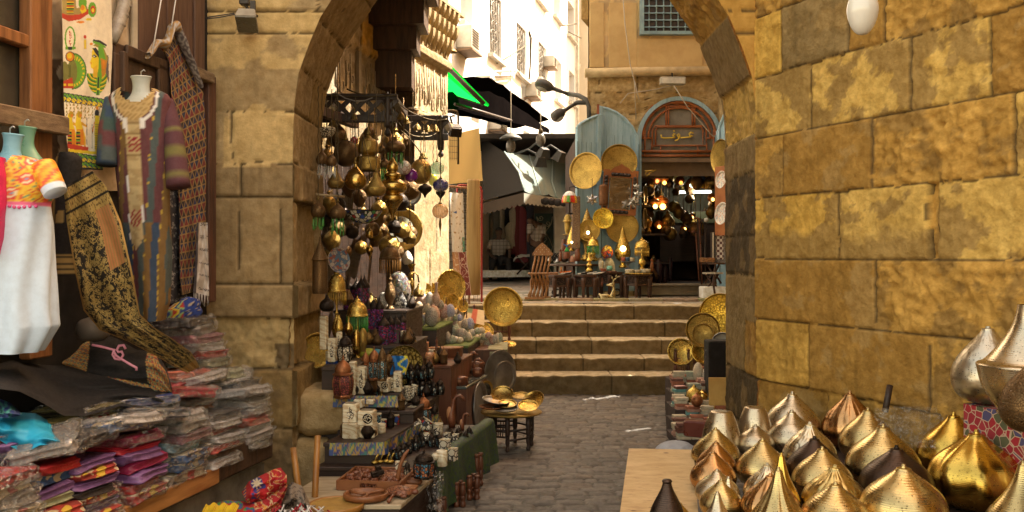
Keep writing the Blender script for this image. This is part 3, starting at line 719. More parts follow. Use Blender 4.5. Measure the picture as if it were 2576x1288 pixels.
PK={'purple':packmat('purple',(.22,.11,.30),(.15,.07,.21)),'red':packmat('red',(.50,.02,.03),(.38,.015,.02)),'crimson':packmat('crimson',(.38,.02,.10),(.28,.012,.06)),'black':packmat('black',(.03,.025,.03),(.015,.012,.015)),
 'coral':packmat('coral',(.55,.12,.08),(.42,.07,.05)),'white':packmat('white',(.62,.60,.60),(.48,.46,.47)),'navy':packmat('navy',(.035,.05,.16),(.02,.03,.10)),'olive':packmat('olive',(.26,.21,.07),(.16,.12,.04)),
 'orange':packmat('orange',(.50,.16,.03),(.38,.09,.02)),'sage':packmat('sage',(.38,.40,.25),(.25,.27,.17)),'mauve':packmat('mauve',(.30,.11,.14),(.2,.07,.1)),'sky blue':packmat('sky',(.22,.45,.62),(.5,.6,.68)),'grey':packmat('grey',(.30,.27,.25),(.18,.16,.15)),
 'flowered red':packmat('flower',(.42,.05,.04),(.60,.42,.05),1),'flowered blue':packmat('fblue',(.05,.12,.30),(.5,.42,.28),1),'flowered cream':packmat('fcream',(.58,.48,.32),(.40,.07,.06),1),'flowered green':packmat('fgreen',(.06,.22,.14),(.55,.25,.05),1)}
PM={}
def packmesh(col,var,sleeve):
 k=(col,var,sleeve)
 if k in PM: return PM[k]
 rr=random.Random(var*31+5);q=rr.uniform(0,90);mb=MB()
 def pt(a,b,g=0.):
  th=2*PI*a;ph=PI*(b-.5);f=lambda t,e:math.copysign(abs(t)**e,t)
  x=.5*f(math.cos(ph),.18)*f(math.cos(th),.2);y=.5*f(math.cos(ph),.18)*f(math.sin(th),.2);z=.5*f(math.sin(ph),.6);lay=.02*math.sin(b*PI*7)*(abs(math.cos(ph))**.5);x+=lay*math.copysign(abs(math.cos(th))**3,math.cos(th))*.6;y+=lay*math.copysign(abs(math.sin(th))**3,math.sin(th))
  n=fbm(V((x*5+q,y*5,z*2)),3)
  return V((x*(1+.09*n),y*(1+.09*n),z*(1+.45*n)+.20*nz(x*2.6+q,y*2.6)))
 def sl(a,b):
  p=pt(a,b);e=abs(math.cos(PI*(b-.5)))**.3;n=nz(a*26,b*5,q)*.5+nz(a*60,b*9,q)*.3
  p=V((p.x*1.07,p.y*1.07,p.z*1.10));k=e*(abs(p.x)>.42 or abs(p.y)>.42)
  return p+V((p.x*.13*n*k,p.y*.13*n*k,.16*n*k))
 mb.grid(sl if sleeve else pt,48 if sleeve else 40,24,0,None,closed=True)
 o=mb.build('plastic_sleeve' if sleeve else 'folded_cloth',PLST if sleeve else PK[col]);me=o.data;bpy.data.objects.remove(o);PM[k]=me;return me
def pack(col,label,loc,rz,dims,ry=0.,rx=0.,sleeve=True,group='packets of folded cloth on the stall'):
 t=thing('cloth_packet',label,'packet',loc,0,group);t.rotation_euler=(rx,ry,rz)
 o=bpy.data.objects.new('folded_cloth',packmesh(col,R.randrange(4),False));C.objects.link(o);o.parent=t;o.scale=dims;o.location=(0,0,dims[2]/2);KID[o.name]=[];KID[t.name]=[o]
 if sleeve:
  s=bpy.data.objects.new('plastic_sleeve',packmesh('clear',R.randrange(4),True));C.objects.link(s);s.parent=t;s.scale=(dims[0],dims[1],dims[2]*1.15);s.location=(0,0,dims[2]/2);KID[s.name]=[];KID[t.name].append(s)
 return t
ORD=['bottom','second','third','fourth','fifth','sixth','seventh','eighth','ninth','tenth','eleventh','twelfth','thirteenth']
ang=math.atan2(ED.y,ED.x)
SK=[(4.86,.0,['white','grey','white','coral','white','white','grey','white','sage'],'loose plastic stack at the stone pier end',1,.25,.45),
 (4.52,.0,['white','fc','coral','white','coral','white','black','orange','grey','red','red'],'red topped stack beside the pier end stack',1,.26,.44),
 (4.20,.0,['fc','flowered blue','fb','sky blue','mauve','grey','white','black','navy'],'stack under the dark blue packet',1,.25,.44),
 (3.86,.0,['flowered red','red','purple','crimson','purple','red','crimson','mauve','flowered red','olive'],'stack with the flowered purse at its foot',0,.27,.44),
 (3.56,.0,['fr','purple','flowered red','black','purple','flowered red','purple','flowered blue','red','coral','olive'],'stack left of the flowered purse',0,.25,.43),
 (3.33,.0,['sage','olive','flowered red','sage','purple','flowered blue','red','purple','purple','red'],'stack under the turquoise cloth',0,.24,.43),
 (3.10,.0,['navy','grey','sage','fc','grey','flowered cream','red','black','olive'],'stack cut by the left edge of the photo',1,.24,.43)]
ALT={'fc':'flowered cream','fb':'flowered blue','fr':'flowered red'}
for y,inn,cols,desc,slv_,L_,z in SK:
 zz=z;th=.40/len(cols) if len(cols)>8 else .044
 for i,c in enumerate(cols):
  c=ALT.get(c,c);h=th*R.uniform(.9,1.1)
  lab=f'{c} packet, {ORD[i]} up the {desc}' if i else f'{c} packet at the foot of the {desc}'
  pack(c,lab,EP(y+R.uniform(-.02,.02),inn+.12+R.uniform(-.02,.03)+(.02*i if i>6 else 0),zz),ang+R.uniform(-.10,.10),(L_*R.uniform(.94,1.06),.30,h*1.12),rx=R.uniform(-.05,.05)-.04,ry=R.uniform(-.05,.05),sleeve=slv_ or i<2 or R.random()<.22)
  zz+=h
# filler stacks behind the front row, then packets strewn on top
TOP=[(4.98,.30,.78,'white','white packet lying crossways at the pier corner'),(4.93,.42,.80,'sky blue','pale blue packet catching the light above the pier end stack'),(4.88,.16,.75,'black','black and white packet sticking out past the pier stack'),(4.80,.06,.74,'white','white packet pointing at the stone pier'),(5.05,.5,.86,'mauve','mauve packet leaning on the pier'),(5.02,.42,.82,'orange','rust orange packet under the mauve one by the pier'),
 (4.66,.30,.84,'coral','coral red rolled packet in the middle of the heap'),(4.60,.20,.83,'white','crumpled white packet beside the coral roll'),(4.46,.34,.86,'coral','pink patterned packet next to the embroidered robe'),(4.38,.16,.80,'red','bright red packet in clear plastic on top of the middle stack'),
 (4.06,.16,.80,'navy','dark blue packet lying at a slant below the black robe'),(4.02,.08,.76,'black','shiny black packet just below the black robe'),(3.72,.06,.76,'flowered blue','blue and white packet fanned over the purple stack'),(3.78,.05,.77,'white','lilac and white packet under the edge of the black robe'),(3.50,.06,.76,'black','dark packet in creased plastic below the black robe'),(3.36,.06,.77,'grey','grey packet in shiny plastic beside the turquoise cloth')]
for y,inn,z,c,lab in TOP:
 pack(c,lab,EP(y,inn,z),ang+R.uniform(-.7,.7),(.30,.22,.045),rx=R.uniform(-.22,.0),ry=R.uniform(-.12,.12))
BK_=[('grey','sage','red','sage','orange','navy','mauve'),('white','grey','mauve','orange','grey','black'),]
zz=.45
for i,c in enumerate(['grey','black','white','grey','navy','grey','mauve','navy','orange','sage','red','white','mauve','grey','black']):
 h=.047;pack(c,f'{c} packet, {ORD[i] if i<13 else ("second from the top" if i==13 else "topmost")} in the tall back stack against the pier',EP(5.02+R.uniform(-.02,.02)-.012*i,.36+R.uniform(-.02,.02)+.006*i,zz),ang+R.uniform(-.2,.2),(.28,.26,h*1.12),rx=R.uniform(-.05,.05),ry=R.uniform(-.06,.06));zz+=h
for i in range(3):
 y0=(4.55,4.1,3.6)[i];zz=.44
 for k in range(7): c=('grey','black','white','mauve','navy','sage','grey')[(k+i)%7];pack(c,f'{c} packet buried in the heap under the {("coral roll","black robe","turquoise cloth")[i]}, {ORD[k]} from the bench',EP(y0,.33,zz),ang,(.42,.26,.062),sleeve=k>4);zz+=.055
# blue printed cloth on top of the back stack
def blu(a,b):
 if .62<a<.82: return ((.5,.05,.03),(.75,.6,.05),(.05,.08,.25),(.35,.55,.2))[int((a-.62)*40+math.sin(b*20))%4]
 return (.025,.06,.30) if nz(a*16,b*16)>-.15 else ((.45,.40,.3) if nz(a*20,b*20,4)>.1 else (.02,.03,.12))
def blp(a,b):
 c=P(452,792,4.93);th=2*PI*a;r=math.sin(PI*b)**.5
 return c+V((.115*r*math.cos(th)*(1+.2*nz(a*4,b*4)),.09*r*math.sin(th),.075*-math.cos(PI*b)+.04*math.cos(th)*r+.02*nz(a*5,b*5,2)))
mb=MB();mb.grid(blp,60,40,0,blu,closed=True);solo(mb,'blue_scarf',CLOTH,'bright blue printed scarf heaped on top of the tall back stack','scarf')
mb=MB()
def pil(a,b):
 c=P(235,828,4.12);th=2*PI*a;r=math.sin(PI*b)**.6;return c+V((.075*r*math.cos(th),.075*r*math.sin(th),-.055*math.cos(PI*b)*(1+.2*nz(a*4,b*4))))
mb.grid(pil,30,20,0,(.12,.105,.09),closed=True);solo(mb,'wrapped_bundle',SATIN,'grey plastic wrapped bundle in the shadow left of the brocade','bundle')
# black embroidered abaya flung over the heap
def emb(u,v):
 x=u*.09+v*.05;y=v*.11-u*.03;f=lambda t:abs(t-math.floor(t)-.5)*2
 k=max(f(x),f(y));i=int(math.floor(x)*3+math.floor(y)*5)%3
 if k>.82: return (.50,.34,.10)
 if k>.6: return (.28,.03,.03)
 if k>.35: return ((.02,.22,.20),(.45,.30,.09),(.03,.16,.14))[i]
 return ((.25,.03,.03),(.02,.2,.18),(.45,.32,.12))[i]
EPOLY=[[(118,890),(140,868),(180,852),(228,842),(222,905),(215,945),(180,930)],[(366,905),(372,888),(392,890),(402,915),(418,935),(432,985),(405,985),(372,962)],[(180,925),(215,940),(330,958),(400,975),(395,984),(300,968),(205,956)]]
def rob(top,bot,Yt,Yb,amp,nu,nv,ph,colf):
 Tp=path2(top);Bt=path2(bot);mb=MB();st={}
 def pt(a,b):
  p=Tp(a);q=Bt(a);u=lerp(p[0],q[0],b);v=lerp(p[1],q[1],b);st[(a,b)]=(u,v)
  Y=lerp(Yt,Yb(u) if callable(Yb) else Yb,b)-.10*math.sin(PI*min(1,b*1.15))+amp*math.sin(7*a+4*b+3*nz(a*4,b*3,ph)+ph)+amp*.8*nz(a*6,b*4,ph)
  return P(u,v,Y)
 mb.grid(pt,nu,nv,0,lambda a,b:colf(*st[(a,b)]));return mb
BKC=lambda u,v:(.011,.010,.011)
rb=thing('black_abaya','black abaya with a cross-stitched yoke flung over the heap of packets','abaya',EP(3.9,.3,.9))
def reparent(mb,name,par):
 o=mb.build(name,CLOTH,par);o.matrix_parent_inverse=Matrix.Translation(-par.location);return o
mb=rob([(-25,872),(30,862),(75,880),(125,898),(200,925),(300,945),(380,962),(415,985),(434,1012)],[(-25,975),(50,985),(110,1015),(160,1046),(215,1046),(300,1022),(370,1022),(425,1042),(436,1030)],4.22,lambda u:2.416/(.21+(1288-u)/2230)+.17,.035,120,60,1.,BKC);reparent(mb,'skirt',rb)
mb=rob([(112,885),(150,858),(235,838),(290,850),(345,880),(395,885),(420,930),(434,980)],[(165,935),(205,952),(260,962),(310,966),(350,972),(390,984),(415,992),(434,1000)],4.40,4.10,.022,130,60,4.,lambda u,v:emb(u,v) if any(inpoly(u,v,p) for p in EPOLY) else (.013,.012,.013));reparent(mb,'yoke',rb)
PINK=M('pink_plastic',(.75,.30,.42),.3)
mb=MB();HY=4.0
mb.tube([P(u,v,HY) for u,v in ((232,868),(255,872),(285,880),(292,895),(308,905),(330,918),(343,925),(343,932))],.006,8);mb.tube([P(u,v,HY) for u,v in ((288,878),(283,892),(290,903),(302,905),(310,893),(306,884),(298,886),(294,880),(299,870),(311,868),(316,878))],.006,8)
solo(mb,'clothes_hanger',PINK,'pink plastic clothes hanger with a heart shaped middle','hanger')
mb=rob([(-30,1040),(30,1036),(90,1040),(128,1062),(150,1098)],[(-30,1090),(20,1120),(62,1140),(100,1120),(152,1118)],3.55,3.25,.02,70,40,2.,lambda u,v:(.02,.33,.55) if v>1052+(u*.05) else (.10,.36,.52));solo(mb,'turquoise_cloth',SATIN,'turquoise cloth spilling over the purple packets','cloth')
mb=rob([(-30,1000),(0,1003),(30,1015),(55,1040)],[(-30,1052),(0,1052),(30,1050),(50,1046)],3.5,3.3,.02,40,20,3.,lambda u,v:((.03,.05,.16) if nz(u*.1,v*.1)>-.1 else (.08,.3,.28)));solo(mb,'navy_scarf',SATIN,'navy and teal scarf lying on the turquoise cloth','scarf')
# --- heap of printed cushion covers below, and the cane chair
def redp(u,v):
 n=noise.voronoi(V((u*.055,v*.055,0)))[0];e=fbm(V((u*.05,v*.06,7.)),2)
 if u<672 and v<1255:
  d=math.hypot(u-668+22,v-1216)
  if d<16: return (.75,.65,.45) if math.cos(8*math.atan2(v-1216,u-646))*4+11>d else (.06,.05,.22)
  if (u-612)%34<7: return (.05,.04,.20) if int((u+v)/4)%2 else (.65,.25,.05)
  return (.05,.05,.24) if n[0]<.35 and u>630 else (.42,.015,.02)
 if abs(e)<.055: return (.68,.52,.28)
 if abs(e-.2)<.05: return (.65,.30,.05)
 return (.40,.012,.02)
mb=rob([(608,1238),(625,1212),(660,1194),(690,1180),(706,1176),(722,1196)],[(622,1268),(640,1262),(668,1258),(690,1250),(712,1242),(722,1225)],4.5,4.36,.03,80,50,1.,redp);
solo(mb,'red_applique_cover',CLOTH,'red and blue applique cushion cover standing in a fold beside the chair','cushion cover')
mb=rob([(520,1272),(570,1258),(620,1262),(660,1252),(700,1232),(722,1215)],[(505,1300),(560,1310),(620,1310),(665,1300),(705,1272),(723,1230)],4.42,4.2,.02,90,40,3.,lambda u,v:redp(u+100,v) if u>640 else ((.42,.015,.02) if nz(u*.09,v*.12)>-.05 else ((.05,.10,.28) if nz(u*.1,v*.1,3)>0 else (.05,.25,.06))))
for i in range(26): u=520+i*3.2;p=P(u,1268+4*math.sin(i*.8),4.19);mb.tube([p,p+V((-.012,-.02,-.03)),p+V((-.02,-.03,-.07))],.0035,5,0,(.70,.48,.02))
solo(mb,'red_floral_cover',CLOTH,'red floral cushion cover with a yellow fringe lying under the folded one','cushion cover')
mb=rob([(690,1290),(712,1235),(735,1212),(760,1222),(778,1262)],[(690,1320),(715,1295),(740,1288),(765,1285),(780,1280)],4.5,4.3,.03,50,30,6.,lambda u,v:(.24,.20,.16) if abs(fbm(V((u*.06,v*.07,1.)),2))>.09 else (.04,.033,.03));solo(mb,'grey_printed_cover',CLOTH,'grey cushion cover with dark scrolls between the red covers and the chair','cushion cover')
mb=MB()
for i in range(40):
 p=P(700+R.uniform(0,125),1278+R.uniform(-6,14),4.12+R.uniform(-.05,.05));mb.tube([p,p+V((R.uniform(-.03,.03),-.02,R.uniform(-.02,.02))),p+V((R.uniform(-.05,.05),-.04,-.03))],.004,5,0,(.62,.6,.58) if i%3 else (.35,.02,.03))
solo(mb,'tasselled_cloth',CLOTH,'black and white tasselled cloth at the bottom edge under the chair seat','cloth')
mb=MB()
mb.grid(lambda a,b:EP(lerp(3.6,5.0,a),-.05-.42*b,.19+.01*nz(a*5,b*5)),8,4,0,(.05,.04,.035));
for y in (3.7,4.3,4.9): mb.box(EP(y,-.24,.09),(.3,.06,.17),0)
solo(mb,'low_bench',WOODD,'low dark bench under the red cushion covers','bench')
ch=thing('wooden_chair','low round seated wooden chair in front of the tray of carved camels','chair',P(845,1262+40,4.45)*1,0)
ch.location=(P(845,1275,4.45).x,4.45,0)
sz=1.5-(1268-644)/F*4.45;HON=M('honey_wood',(.34,.16,.035),.35,col2=(.22,.09,.02),vs=6,bump=.15,bs=30,rvar=.1)
mb=MB();mb.lathe([(0,sz-.03),(.13,sz-.03),(.142,sz-.02),(.143,sz),(.138,sz+.006),(.130,sz+.004),(.128,sz-.002),(0,sz-.002)],48,mi=0);mb.build('seat',[HON],ch)
mb=MB();mb.lathe([(0,0),(.127,0)],40,TR(0,0,sz+.001),cap=False);mb.build('cane_panel',M('cane',(.42,.26,.06),.5,col2=(.26,.14,.03),vs=10,lo=.35,hi=.7,bump=.2,bs=200),ch)
for s in (-1,1):
 mb=MB();mb.tube([(s*.10,-.07,0),(s*.085,-.06,sz-.02)],[.011,.014],10);mb.build('leg',HON,ch)
for u0,v0,u1,v1 in ((737,1126,752,1240),(799,1095,792,1250)):
 a=P(u0,v0,4.66);b=P(u1,v1,4.60);mb=MB();L0=ch.location
 mb.tube([V((b.x-L0.x,b.y-L0.y,0)),b-L0,a-L0],[.015,.017,.016],10);mb.build('back_post',HON,ch)
mb=MB();mb.tube([(-.05,.16,sz-.06),(-.02,.17,sz-.05),(.03,.16,sz-.07),(.06,.13,sz-.11)],.008,8);mb.build('brace',HON,ch)
# flood light high on the pier, with its cable
fl=thing('flood_light','boxy grey flood light bracketed high on the pale pier','flood light',P(622,50,5.36))
GM=M('grey_metal',(.42,.38,.30),.5,col2=(.3,.26,.2),vs=10);
T=TR(rx=rad(-28),rz=rad(8));mb=MB();mb.box((0,0,.0),(.125,.15,.075),0,T,bev=.006,taper=.82);mb.build('housing',GM,fl)
mb=MB();mb.box((0,-.002,-.040),(.118,.135,.006),0,T);mb.build('lens',M('dusty_glass',(.17,.16,.11),.25),fl)
mb=MB();mb.tube([(-.02,.02,.10),(0,.06,.06),(.03,.10,.05),(0,.13,.05)],.009,8);mb.box((-.02,.02,.12),(.06,.05,.05),bev=.005);mb.box((.04,-.02,.06),(.03,.02,.1));mb.build('bracket',M('iron',(.09,.08,.07),.5,.6),fl)
mb=MB();mb.tube([P(512,45,5.42),P(545,40,5.45),P(590,33,5.47)],.004,6);mb.tube([P(512,48,5.42),P(550,44,5.45),P(592,36,5.47)],.004,6);solo(mb,'cable',M('cable',(.07,.06,.05),.6),'thin dark cable running to the flood light','cable')
# ================================================================ lamp stall inside the arch
def c1(x,y): return 775.2+x*.2315,223.6+y*.2315
def c2(x,y): return 775.2+x*.2315,506.9+y*.2315
def c3(x,y): return 790.1+x*.2083,775.2+y*.2083
def c4(x,y): return 1043.6+x*.2083,656+y*.2083
def c5(x,y): return 820+x*.213,1013.7+y*.213
def c6(x,y): return 1073.4+x*.22,864.7+y*.22
SCL={c1:.2315,c2:.2315,c3:.2083,c4:.2083,c5:.213,c6:.22}
BRA=metal('brass',(.55,.36,.10),.26,.25);BRE=metal('engraved_brass',(.48,.32,.09),.34,.2,engr=.5,es=120);BRP=metal('pierced_brass',(.50,.33,.10),.3,.25,pierce=.9,engr=.2,es=150)
BRZ=metal('bronze',(.20,.12,.055),.38,.25,engr=.6,es=110);COP=metal('copper',(.40,.17,.075),.34,.2,engr=.4,es=110);PEW=metal('pewter',(.36,.35,.33),.36,.3);IRON=metal('blackened_iron',(.055,.042,.034),.38,.3,engr=.4,es=90)
DBR=metal('dark_brass',(.30,.20,.065),.34,.3,engr=.5,es=100);GOLD=metal('gold_brass',(.82,.56,.14),.24,.25,engr=.14,es=160)
CHN=M('chain_metal',(.10,.075,.04),.5,.8)
GLS={'green':glass('green_glass',(.05,.55,.28)),'emerald':glass('emerald_glass',(.06,.34,.05),.1,.6),'purple':glass('purple_glass',(.22,.02,.25),.08,.75),'yellow':glass('yellow_glass',(.62,.58,.03),.1,.7),'blue':glass('blue_glass',(.02,.02,.20),.08,.8),'orange':glass('orange_glass',(.85,.36,.06),.1,.6),'red':glass('red_glass',(.35,.01,.02),.08,.85),'clear':glass('clear_glass',(.75,.75,.7),.08,.25)}
TIF=voro('stained_glass',[(.62,.58,.45),(.30,.03,.03),(.55,.50,.38),(.04,.08,.30),(.65,.6,.5),(.08,.25,.08)],34,edge=(.02,.017,.012),ew=.07,rough=.2)
BEAD=voro('purple_beads',[(.25,.02,.13),(.06,.02,.09),(.40,.03,.10),(.05,.10,.22),(.30,.05,.30),(.10,.02,.04)],95,edge=(.012,.01,.012),ew=.09,rough=.15,bump=.8)
WMOS=voro('pale_mosaic',[(.68,.60,.52),(.62,.48,.42),(.72,.68,.62)],26,edge=(.30,.14,.08),ew=.05,rough=.25)
LAT=voro('bone_lattice',[(.60,.52,.38),(.56,.47,.32),(.64,.57,.43)],70,edge=(.04,.028,.018),ew=.11,rough=.35)
LATB=voro('large_bone_lattice',[(.66,.60,.49),(.62,.55,.42)],30,edge=(.05,.035,.025),ew=.085,rough=.3)
LATC=voro('blue_lattice',[(.06,.17,.20),(.10,.22,.26),(.32,.30,.24)],75,edge=(.02,.015,.012),ew=.12,rough=.3)
LATR=voro('red_lattice',[(.22,.03,.03),(.16,.02,.02),(.28,.06,.04)],70,edge=(.03,.016,.012),ew=.12,rough=.3)
LATO=voro('orange_lattice',[(.34,.11,.04),(.04,.16,.26),(.30,.09,.04)],75,edge=(.02,.015,.012),ew=.12,rough=.3)
ONX=bpy.data.materials.new('banded_onyx');_t=NT(ONX);_co=_t.n('Mapping',{'Vector':_t.coord(),'Scale':(1,1.3,3.2)}).outputs[0]
_w=_t.n('TexWave',{'Vector':_co,'Scale':6.,'Distortion':9.,'Detail':3.,'Detail Scale':1.4},bands_direction='DIAGONAL').outputs['Fac']
_r=_t.n('ValToRGB',{0:_w});_e=_r.color_ramp.elements;_e[0].color=(.50,.37,.22,1);_e[1].color=(.72,.66,.50,1);_x=_e.new(.25);_x.color=(.66,.58,.42,1);_x=_e.new(.62);_x.color=(.60,.52,.34,1)
_t.bsdf(_r.outputs[0],.25,0,**{'Subsurface Weight':.0,'Coat Weight':.3})
def lamp_prof(k):
 return {'globe':[(0,0),(.45,.03),(.85,.2),(1,.46),(.9,.72),(.5,.92),(.2,.97),(.16,1.)],
  'gourd':[(0,0),(.55,.03),(.92,.16),(1,.34),(.88,.54),(.52,.72),(.22,.86),(.12,1.)],
  'tear':[(.55,0),(.8,.06),(1,.2),(1,.34),(.9,.38),(.62,.55),(.36,.72),(.18,.88),(.05,1.)],
  'onion':[(.72,0),(.80,.05),(.96,.2),(1,.36),(.86,.56),(.5,.72),(.22,.84),(.08,1.)],
  'bell':[(1,0),(1.02,.05),(.97,.1),(.95,.3),(.84,.55),(.6,.75),(.3,.85),(.2,.9),(.08,1.)],
  'spike':[(0,0),(.12,.12),(.3,.3),(.8,.5),(1,.68),(.8,.85),(.4,.94),(.3,1.)],
  'two':[(.8,0),(1,.02),(1,.30),(.95,.34),(.98,.36),(.62,.41),(.6,.43),(.86,.5),(.9,.62),(.75,.8),(.4,.88),(.2,.93),(.12,1)]}[k]
def hl(cf,x,y0,y1,hw,Y,prof,mat,label,name='pendant_lamp',drops=None,dl=0,cap=True,flute=0,top=2.62,cat='lamp',group='lamps hanging in the archway stall',n=28):
 u,v=cf(x,y1);s=Y/F*SCL[cf];r=hw*s;h=(y1-y0)*s;p=P(u,v,Y)
 t=thing(name,label,cat,p,R.uniform(0,6),group)
 pr=smooth_prof([(a*r,b*h) for a,b in lamp_prof(prof)],4)
 md=(lambda a,q:1+.06*math.cos(a*flute)*math.sin(PI*q)) if flute else None
 mb=MB();mb.lathe(pr,n if not flute else 64,mod=md,cap=False);sh_=mb.build('shade',mat,t)
 mb=MB();mb.lathe([(.2*r,h*.97),(.24*r,h*1.0),(.16*r,h*1.06),(.07*r,h*1.10),(.10*r,h*1.16),(.04*r,h*1.22),(.0,h*1.24)],14);cp_=mb.build('cap',DBR,t)
 zt=top-p.z
 if zt>h*1.25:
  mb=MB();k=max(2,int((zt-h*1.2)/.03));mb.tube([(.002*(-1)**i,.002*(-1)**(i//2),lerp(h*1.2,zt,i/k)) for i in range(k+1)],lambda q:.0028+.0016*math.sin(q*k*PI)**2,5);mb.build('chain',CHN,cp_)
 if drops:
  nd=9
  for i in range(nd):
   a=2*PI*i/nd;L_=dl*s*(.85+.3*(i%2));q=V((.72*r*math.cos(a),.72*r*math.sin(a),.02*h))
   mb=MB();mb.tube([q,q-V((0,0,L_*.55)),q-V((0,0,L_*.85)),q-V((0,0,L_))],[.003,.0042,.006,.001],6);mb.build('glass_drop',GLS[drops],sh_)
 return t
hl(c1,410,550,845,130,6.55,'globe',BRZ,'round bronze globe lamp with engraved leaves, left of the two-tier brass lamp')
hl(c1,515,805,1100,118,6.25,'gourd',BRA,'smooth gourd shaped brass lamp hanging under the bronze globe')
hl(c1,655,490,890,128,6.45,'two',BRE,'large two-tier engraved brass lamp with a pierced domed top')
hl(c1,945,530,690,112,6.7,'onion',BRZ,'bronze onion lamp fringed with long green glass drops',drops='emerald',dl=150)
hl(c1,835,738,865,55,6.5,'onion',BRZ,'small bronze onion lamp with green drops beside the stacked brass disc lamp',drops='emerald',dl=150)
hl(c1,740,890,1165,105,6.05,'tear',BRE,'tapering engraved brass lamp with a bowl base, below the two-tier lamp')
hl(c1,300,850,1085,90,6.0,'tear',DBR,'tapering brass lamp with a studded bowl nearest the stone pier')
hl(c1,150,650,825,62,6.1,'onion',BRZ,'dark bronze onion lamp tight against the stone pier',drops='clear',dl=140)
hl(c1,255,690,840,56,5.95,'onion',BRZ,'dark bronze onion lamp above the studded tapering lamp',drops='clear',dl=120)
hl(c1,1225,755,1035,115,7.2,'globe',BRP,'big pierced brass globe lamp at the end of the first rack')
hl(c1,1270,1032,1195,75,7.05,'spike',IRON,'black pierced lamp tapering to a point under the brass globe')
hl(c1,1036,775,935,82,6.85,'globe',WMOS,'pale pink and white mosaic glass ball lamp')
hl(c1,1120,862,1012,74,6.95,'globe',GLS['purple'],'deep purple glass ball lamp touching the pale mosaic ball')
hl(c1,1400,790,932,80,7.2,'globe',GLS['green'],'sea green glass ball lamp at the outer end of the second rack')
hl(c1,1358,922,1060,46,7.35,'globe',GLS['yellow'],'ribbed yellow green glass lamp behind the blue one',flute=16)
hl(c1,1440,975,1115,86,7.1,'globe',GLS['blue'],'dark blue flattened glass lamp below the sea green ball')
hl(c2,1435,20,185,84,7.0,'globe',GLS['orange'],'orange ribbed glass ball lamp with a long tassel against the sunlit wall',flute=20)
mb=MB();a=P(*c2(1435,185),7.0);mb.tube([a,a-V((0,0,.05)),a-V((0,0,.10)),a-V((0,0,.145))],[.006,.012,.004,.002],8);solo(mb,'tassel',DBR,'thin metal tassel below the orange glass ball','tassel')
mb=MB();a=P(*c1(1440,1115),7.1);mb.lathe(smooth_prof([(.0,-.075),(.01,-.05),(.035,-.02),(.04,0)]),14,Matrix.Translation(a));solo(mb,'lamp_finial',IRON,'pointed metal finial under the dark blue glass lamp','finial')
hl(c1,502,516,600,42,6.9,'globe',GLS['red'],'small dark red glass ball between the two largest brass lamps')
hl(c2,110,-25,175,80,5.85,'onion',BRZ,'bronze onion lamp with green drops closest to the pier, below the white rod',drops='emerald',dl=125)
hl(c2,322,0,190,86,5.95,'onion',BRZ,'bronze onion lamp with bright green drops hanging right of its twin under the rod',drops='emerald',dl=165)
hl(c2,480,255,405,72,6.5,'globe',IRON,'dark pierced metal ball under the stained glass bowl')
hl(c2,665,265,400,40,6.9,'onion',BRA,'small bright brass onion lamp in the dark stall depth',drops='orange' if False else None)
hl(c2,668,470,650,38,6.95,'spike',BRA,'slender brass drop lamp under the small bright onion')
hl(c1,800,590,700,38,6.8,'onion',BRZ,'little bronze onion lamp half hidden behind the two-tier lamp')
hl(c1,850,515,600,32,7.0,'globe',DBR,'small brass knob lamp under the first lattice post')
# big stacked-disc lamp
u,v=c2(875,215);Y=6.35;s=Y/F*.2315;t=thing('stacked_disc_lamp','large brass lamp of stacked bulging discs ending in a pointed tail','lamp',P(u+10,v,Y),0,'lamps hanging in the archway stall')
pr=[(0,0),(14,25),(30,80),(60,150),(95,205),(110,225),(112,270),(85,285),(80,300),(120,315),(155,345),(158,385),(150,410),(95,450),(70,465),(88,480),(92,505),(80,520),(50,535),(58,555),(60,600),(40,640),(15,680),(5,700)]
mb=MB();mb.lathe(smooth_prof([(a*s,b*s) for a,b in pr],3),40);mb.build('shade',BRA,t)
for k in range(10):
 a=2*PI*k/10;mb=MB();mb.sphere((156*s*math.cos(a),156*s*math.sin(a),365*s),9*s,8);mb.build('stud',DBR,t)
mb=MB();mb.tube([(0,0,690*s),(0,0,2.62-t.location.z)],.004,6);mb.build('chain',CHN,t)
# stained glass bowl
u,v=c2(600,245);Y=6.3;s=Y/F*.2315;t=thing('stained_glass_bowl','shallow stained glass bowl lamp hung upside down in the dark stall','lamp',P(u,v,Y))
mb=MB();mb.lathe(smooth_prof([(0,0),(80*s,12*s),(150*s,60*s),(190*s,120*s),(202*s,142*s)]),40,cap=False);mb.build('bowl',TIF,t)
mb=MB();mb.lathe([(203*s,138*s),(208*s,143*s),(200*s,149*s),(190*s,143*s)],40,cap=False);mb.build('rim',IRON,t)
for k in range(3):
 a=2*PI*k/3;mb=MB();mb.tube([(200*s*math.cos(a),200*s*math.sin(a),143*s),(0,0,.62)],.0025,5);mb.build('chain',CHN,t)
u,v=c1(200,530);s=6.3/F*.2315;t=thing('mosaic_bowl','pale mosaic bowl lamp tucked high against the pier','lamp',P(u,v,6.3));mb=MB();mb.lathe(smooth_prof([(0,0),(50*s,5*s),(92*s,60*s),(100*s,100*s)]),30,cap=False);mb.build('bowl',LAT,t)
mb=MB();mb.lathe([(100*s,98*s),(105*s,103*s),(98*s,106*s)],30,cap=False);mb.build('rim',ONX,t);mb=MB();mb.tube([(0,0,105*s),(0,0,2.62-t.location.z)],.003,5);mb.build('chain',CHN,t)
